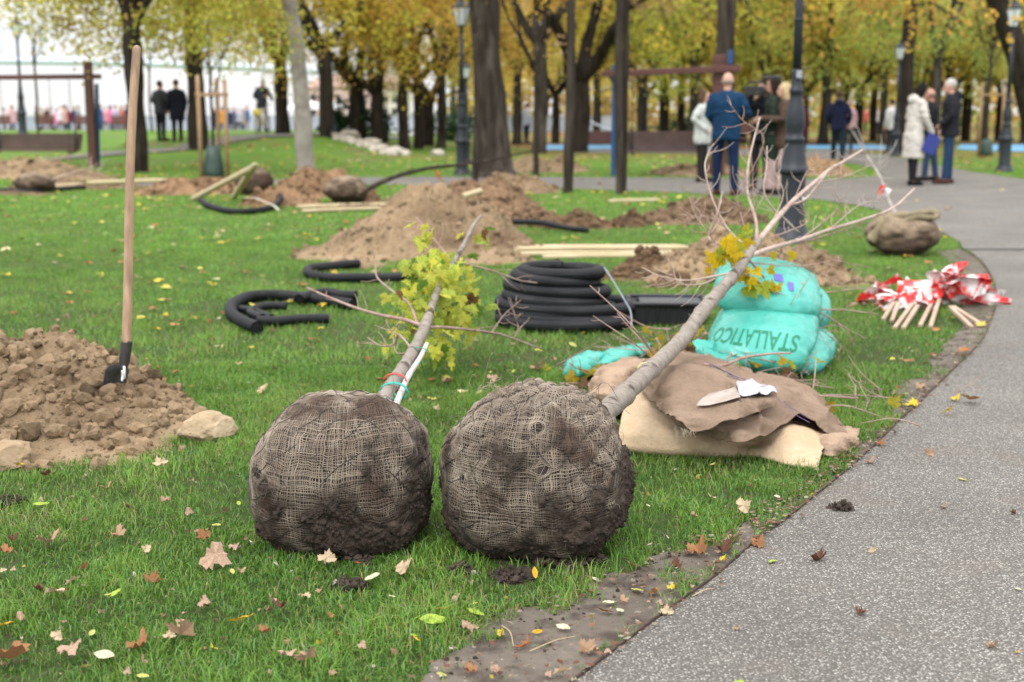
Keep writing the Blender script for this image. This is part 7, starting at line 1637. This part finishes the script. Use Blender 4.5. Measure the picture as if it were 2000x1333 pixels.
spec = [(98,1070,'tan',.10),(232,1055,'tan',.07),(423,1107,'tan2',.115),(640,1107,'pale',.065),(790,1128,'pale',.08),(728,1140,'cream',.065),(845,1222,'lime',.075),(928,1207,'lime',.055),(915,1232,'tan2',.06),(25,1298,'orange',.10),(140,1290,'tan2',.08),(205,1293,'cream',.06),(275,1275,'orange',.085),(355,1252,'tan',.10),(300,1148,'orange',.06),(550,1197,'brown',.045),(598,1300,'tan',.07),(560,1297,'tan2',.06),(1365,1080,'orange',.095),(1412,1078,'brown',.08),(1450,1002,'pale',.07),(80,994,'lime',.06),(315,918,'pale',.07),(210,962,'tan',.055),(397,1060,'orange',.055),(515,773,'pale',.09),(1600,1096,'brown',.07),(1508,1098,'lime',.045),(1880,938,'oval',.04),(1815,887,'tan',.05),(1780,797,'yellow',.075),(1865,783,'yellow',.06),(1845,993,'tan',.04),(1978,1003,'brown',.03),(1050,727,'tan',.10),(875,752,'tan',.07),(915,692,'pale',.07),(960,748,'tan2',.07),(1680,1200,'brown',.04),(1440,1340,'lime',.05),(470,1222,'amber',.07),(865,1200,'amber',.04),(1045,1130,'amber',.05),(1190,1180,'cream',.05),(1245,1155,'oval',.05),(1100,1228,'cream',.05),(1210,1195,'cream',.04),(1150,1270,'tan',.06),(1180,1195,'rust',.05),(1480,1065,'orange',.06),(1320,1110,'brown',.05),(1280,1160,'orange',.04),(1100,1320,'pale',.05),(145,1150,'pale',.05),(110,1175,'pale',.07),(165,1025,'tan',.03),(180,1247,'oval',.03),(1800,760,'tan',.07),(1740,820,'tan',.06),(1830,700,'tan2',.07),(1600,560,'tan',.09),(1660,600,'tan',.07),(620,455,'tan',.12),(250,1000,'brown',.03),(8,1088,'orange',.05),(10,1232,'amber',.06),(1020,1265,'rust',.05),(925,1190,'oval',.03),(700,1110,'rust',.03),(1430,1055,'tan',.05),(1700,905,'tan',.06),(1720,870,'orange',.05),(1390,985,'pale',.05)]
for (px, py, k, s_) in spec: fall(px, py, k, s_, r_.uniform(0, 6.28), (r_.normal()*.22, r_.normal()*.22))
cnt = 0; keys = ['tan','tan2','pale','orange','brown','yellow','oval','lime','amber','cream','rust']; pr_ = np.array([.17,.14,.12,.09,.06,.13,.08,.06,.05,.06,.04]); pr_ /= pr_.sum()
while cnt < 215:
    px = r_.uniform(0, 1990); py = 1333-910*r_.uniform(0, 1)**1.15; 
    if py < 430: continue
    p = Gz(px, py); x, y = np.array([p.x]), np.array([p.y])
    if mound_mask(x, y)[0] > .0 or min(np.hypot(p.x-b[0], p.y-b[1]) for b in balls_xy) < .3: continue
    on = bool(inside(x, y, near_arr)[0] or inside(x, y, main_arr)[0])
    if on and r_.uniform() > .10: continue
    fall(px, py, keys[int(r_.choice(11, p=pr_))], r_.uniform(.020, .048)*(1 if p.y < 6 else 1.2), r_.uniform(0, 6.28), (r_.normal()*.28, r_.normal()*.28)); cnt += 1
# the rest of the litter as one drift of leaves
mb = MB(); n = 4800; u = r_.uniform(0, 1, n); y = np.sqrt(5.2**2+u*(40**2-5.2**2)); x = r_.uniform(-1, 1, n)*(y*.40+.5)
k = (mound_mask(x, y) < .0) & (~inside(x, y, near_arr)) & (~inside(x, y, main_arr) | (r_.uniform(size=n) < .10)) & (fbm(xyz(x, y), .6, 3, 8)+r_.normal(size=n)*.4 > -.25); x, y = x[k], y[k]; n = len(x)
col = np.array([(.48,.34,.20),(.62,.50,.07),(.55,.50,.28),(.42,.20,.08),(.60,.55,.12),(.30,.15,.07)])[r_.integers(0, 6, n)]*r_.uniform(.7, 1.2, (n, 1)); s_ = r_.uniform(.012, .038, n)*(1+y*.03); th = r_.uniform(0, 6.28, n)
pen = np.array([(-.1,-.9),(.75,-.45),(.45,.1),(.8,.65),(0,.9),(-.7,.6),(-.45,.05),(-.85,-.4)]); P_ = pen[None]*s_[:, None, None]; c_, s2 = np.cos(th)[:, None], np.sin(th)[:, None]; X_ = P_[..., 0]*c_-P_[..., 1]*s2 + x[:, None]; Y_ = P_[..., 0]*s2+P_[..., 1]*c_ + y[:, None]; Z_ = terrain(X_, Y_)+.026+r_.uniform(-.3, .35, (n, 8))*s_[:, None]
mb.add(np.stack([X_, Y_, Z_], -1).reshape(-1, 3), np.arange(n*8).reshape(-1, 8), np.repeat(col, 8, 0)); 
# small fragments at the path edging and on the soil strip
n = 1500; t_ = r_.integers(0, 120, n); w_ = r_.uniform(0, 1, n)**2; A_ = strip[np.clip((t_*159/119).astype(int), 0, 159)]; E_ = edge[t_]; C_ = E_*(1-w_[:, None])+A_*w_[:, None] + r_.normal(size=(n, 3))*np.array([.02,.02,0]); s_ = r_.uniform(.003, .013, n); th = r_.uniform(0, 6.28, n); P_ = pen[None]*s_[:, None, None]; P_[..., 1] *= .6; c_, s2 = np.cos(th)[:, None], np.sin(th)[:, None]
X_ = P_[..., 0]*c_-P_[..., 1]*s2 + C_[:, 0:1]; Y_ = P_[..., 0]*s2+P_[..., 1]*c_ + C_[:, 1:2]; Z_ = .018+np.abs(r_.uniform(-.5, .5, (n, 8)))*s_[:, None]
col = np.array([(.22,.12,.08),(.30,.20,.14),(.14,.08,.06),(.32,.28,.20),(.20,.09,.06),(.35,.32,.26)])[r_.integers(0, 6, n)]*r_.uniform(.6, 1.1, (n, 1)); mb.add(np.stack([X_, Y_, Z_], -1).reshape(-1, 3), np.arange(n*8).reshape(-1, 8), np.repeat(col, 8, 0))
n = 1500; y = np.sqrt(r_.uniform(2.3**2, 7**2, n)); x = r_.uniform(-1, 1, n)*(y*.40+.2); k = (mound_mask(x, y) < .0) & ~inside(x, y, main_arr) & ~inside(x, y, near_arr); x, y = x[k], y[k]; n = len(x); s_ = r_.uniform(.003, .012, n); th = r_.uniform(0, 6.28, n); P_ = pen[None]*s_[:, None, None]; P_[..., 1] *= .5; c_, s2 = np.cos(th)[:, None], np.sin(th)[:, None]
X_ = P_[..., 0]*c_-P_[..., 1]*s2 + x[:, None]; Y_ = P_[..., 0]*s2+P_[..., 1]*c_ + y[:, None]; Z_ = .018+r_.uniform(-.6, .9, (n, 8))*s_[:, None]
col = np.array([(.40,.30,.20),(.30,.20,.12),(.50,.45,.28),(.20,.11,.07),(.55,.50,.40),(.50,.42,.10)])[r_.integers(0, 6, n)]*r_.uniform(.6, 1.1, (n, 1)); mb.add(np.stack([X_, Y_, Z_], -1).reshape(-1, 3), np.arange(n*8).reshape(-1, 8), np.repeat(col, 8, 0))
tag(obj('leaf_litter', mb, M['dryleaf'], smooth=False), 'small scattered autumn leaves across the lawn and along the path edging', 'leaves', kind='stuff')
# a few dry stalks on the soil
for k, (a, b, lb) in enumerate([((1035,1272),(1125,1243),'long straw coloured stalk lying on the trodden soil'),((980,1222),(1003,1262),'thin curved straw stalk standing out from the trodden soil'),((1352,1165),(1395,1150),'short brown stalk at the edging by the small grass tuft')]):
    A_, B_ = PZ(*a, .012), PZ(*b, .012); mb = MB(); c = A_; tube(mb, [A_-c, (B_-A_)*.5+Vector((.006,.004,.006)), B_-c], [.0016,.0014,.001], 5, n=16); o = obj('dry_stalk', mb, mat('straw', (.42,.32,.18), .8)); o.location = c; tag(o, lb, 'stalk')
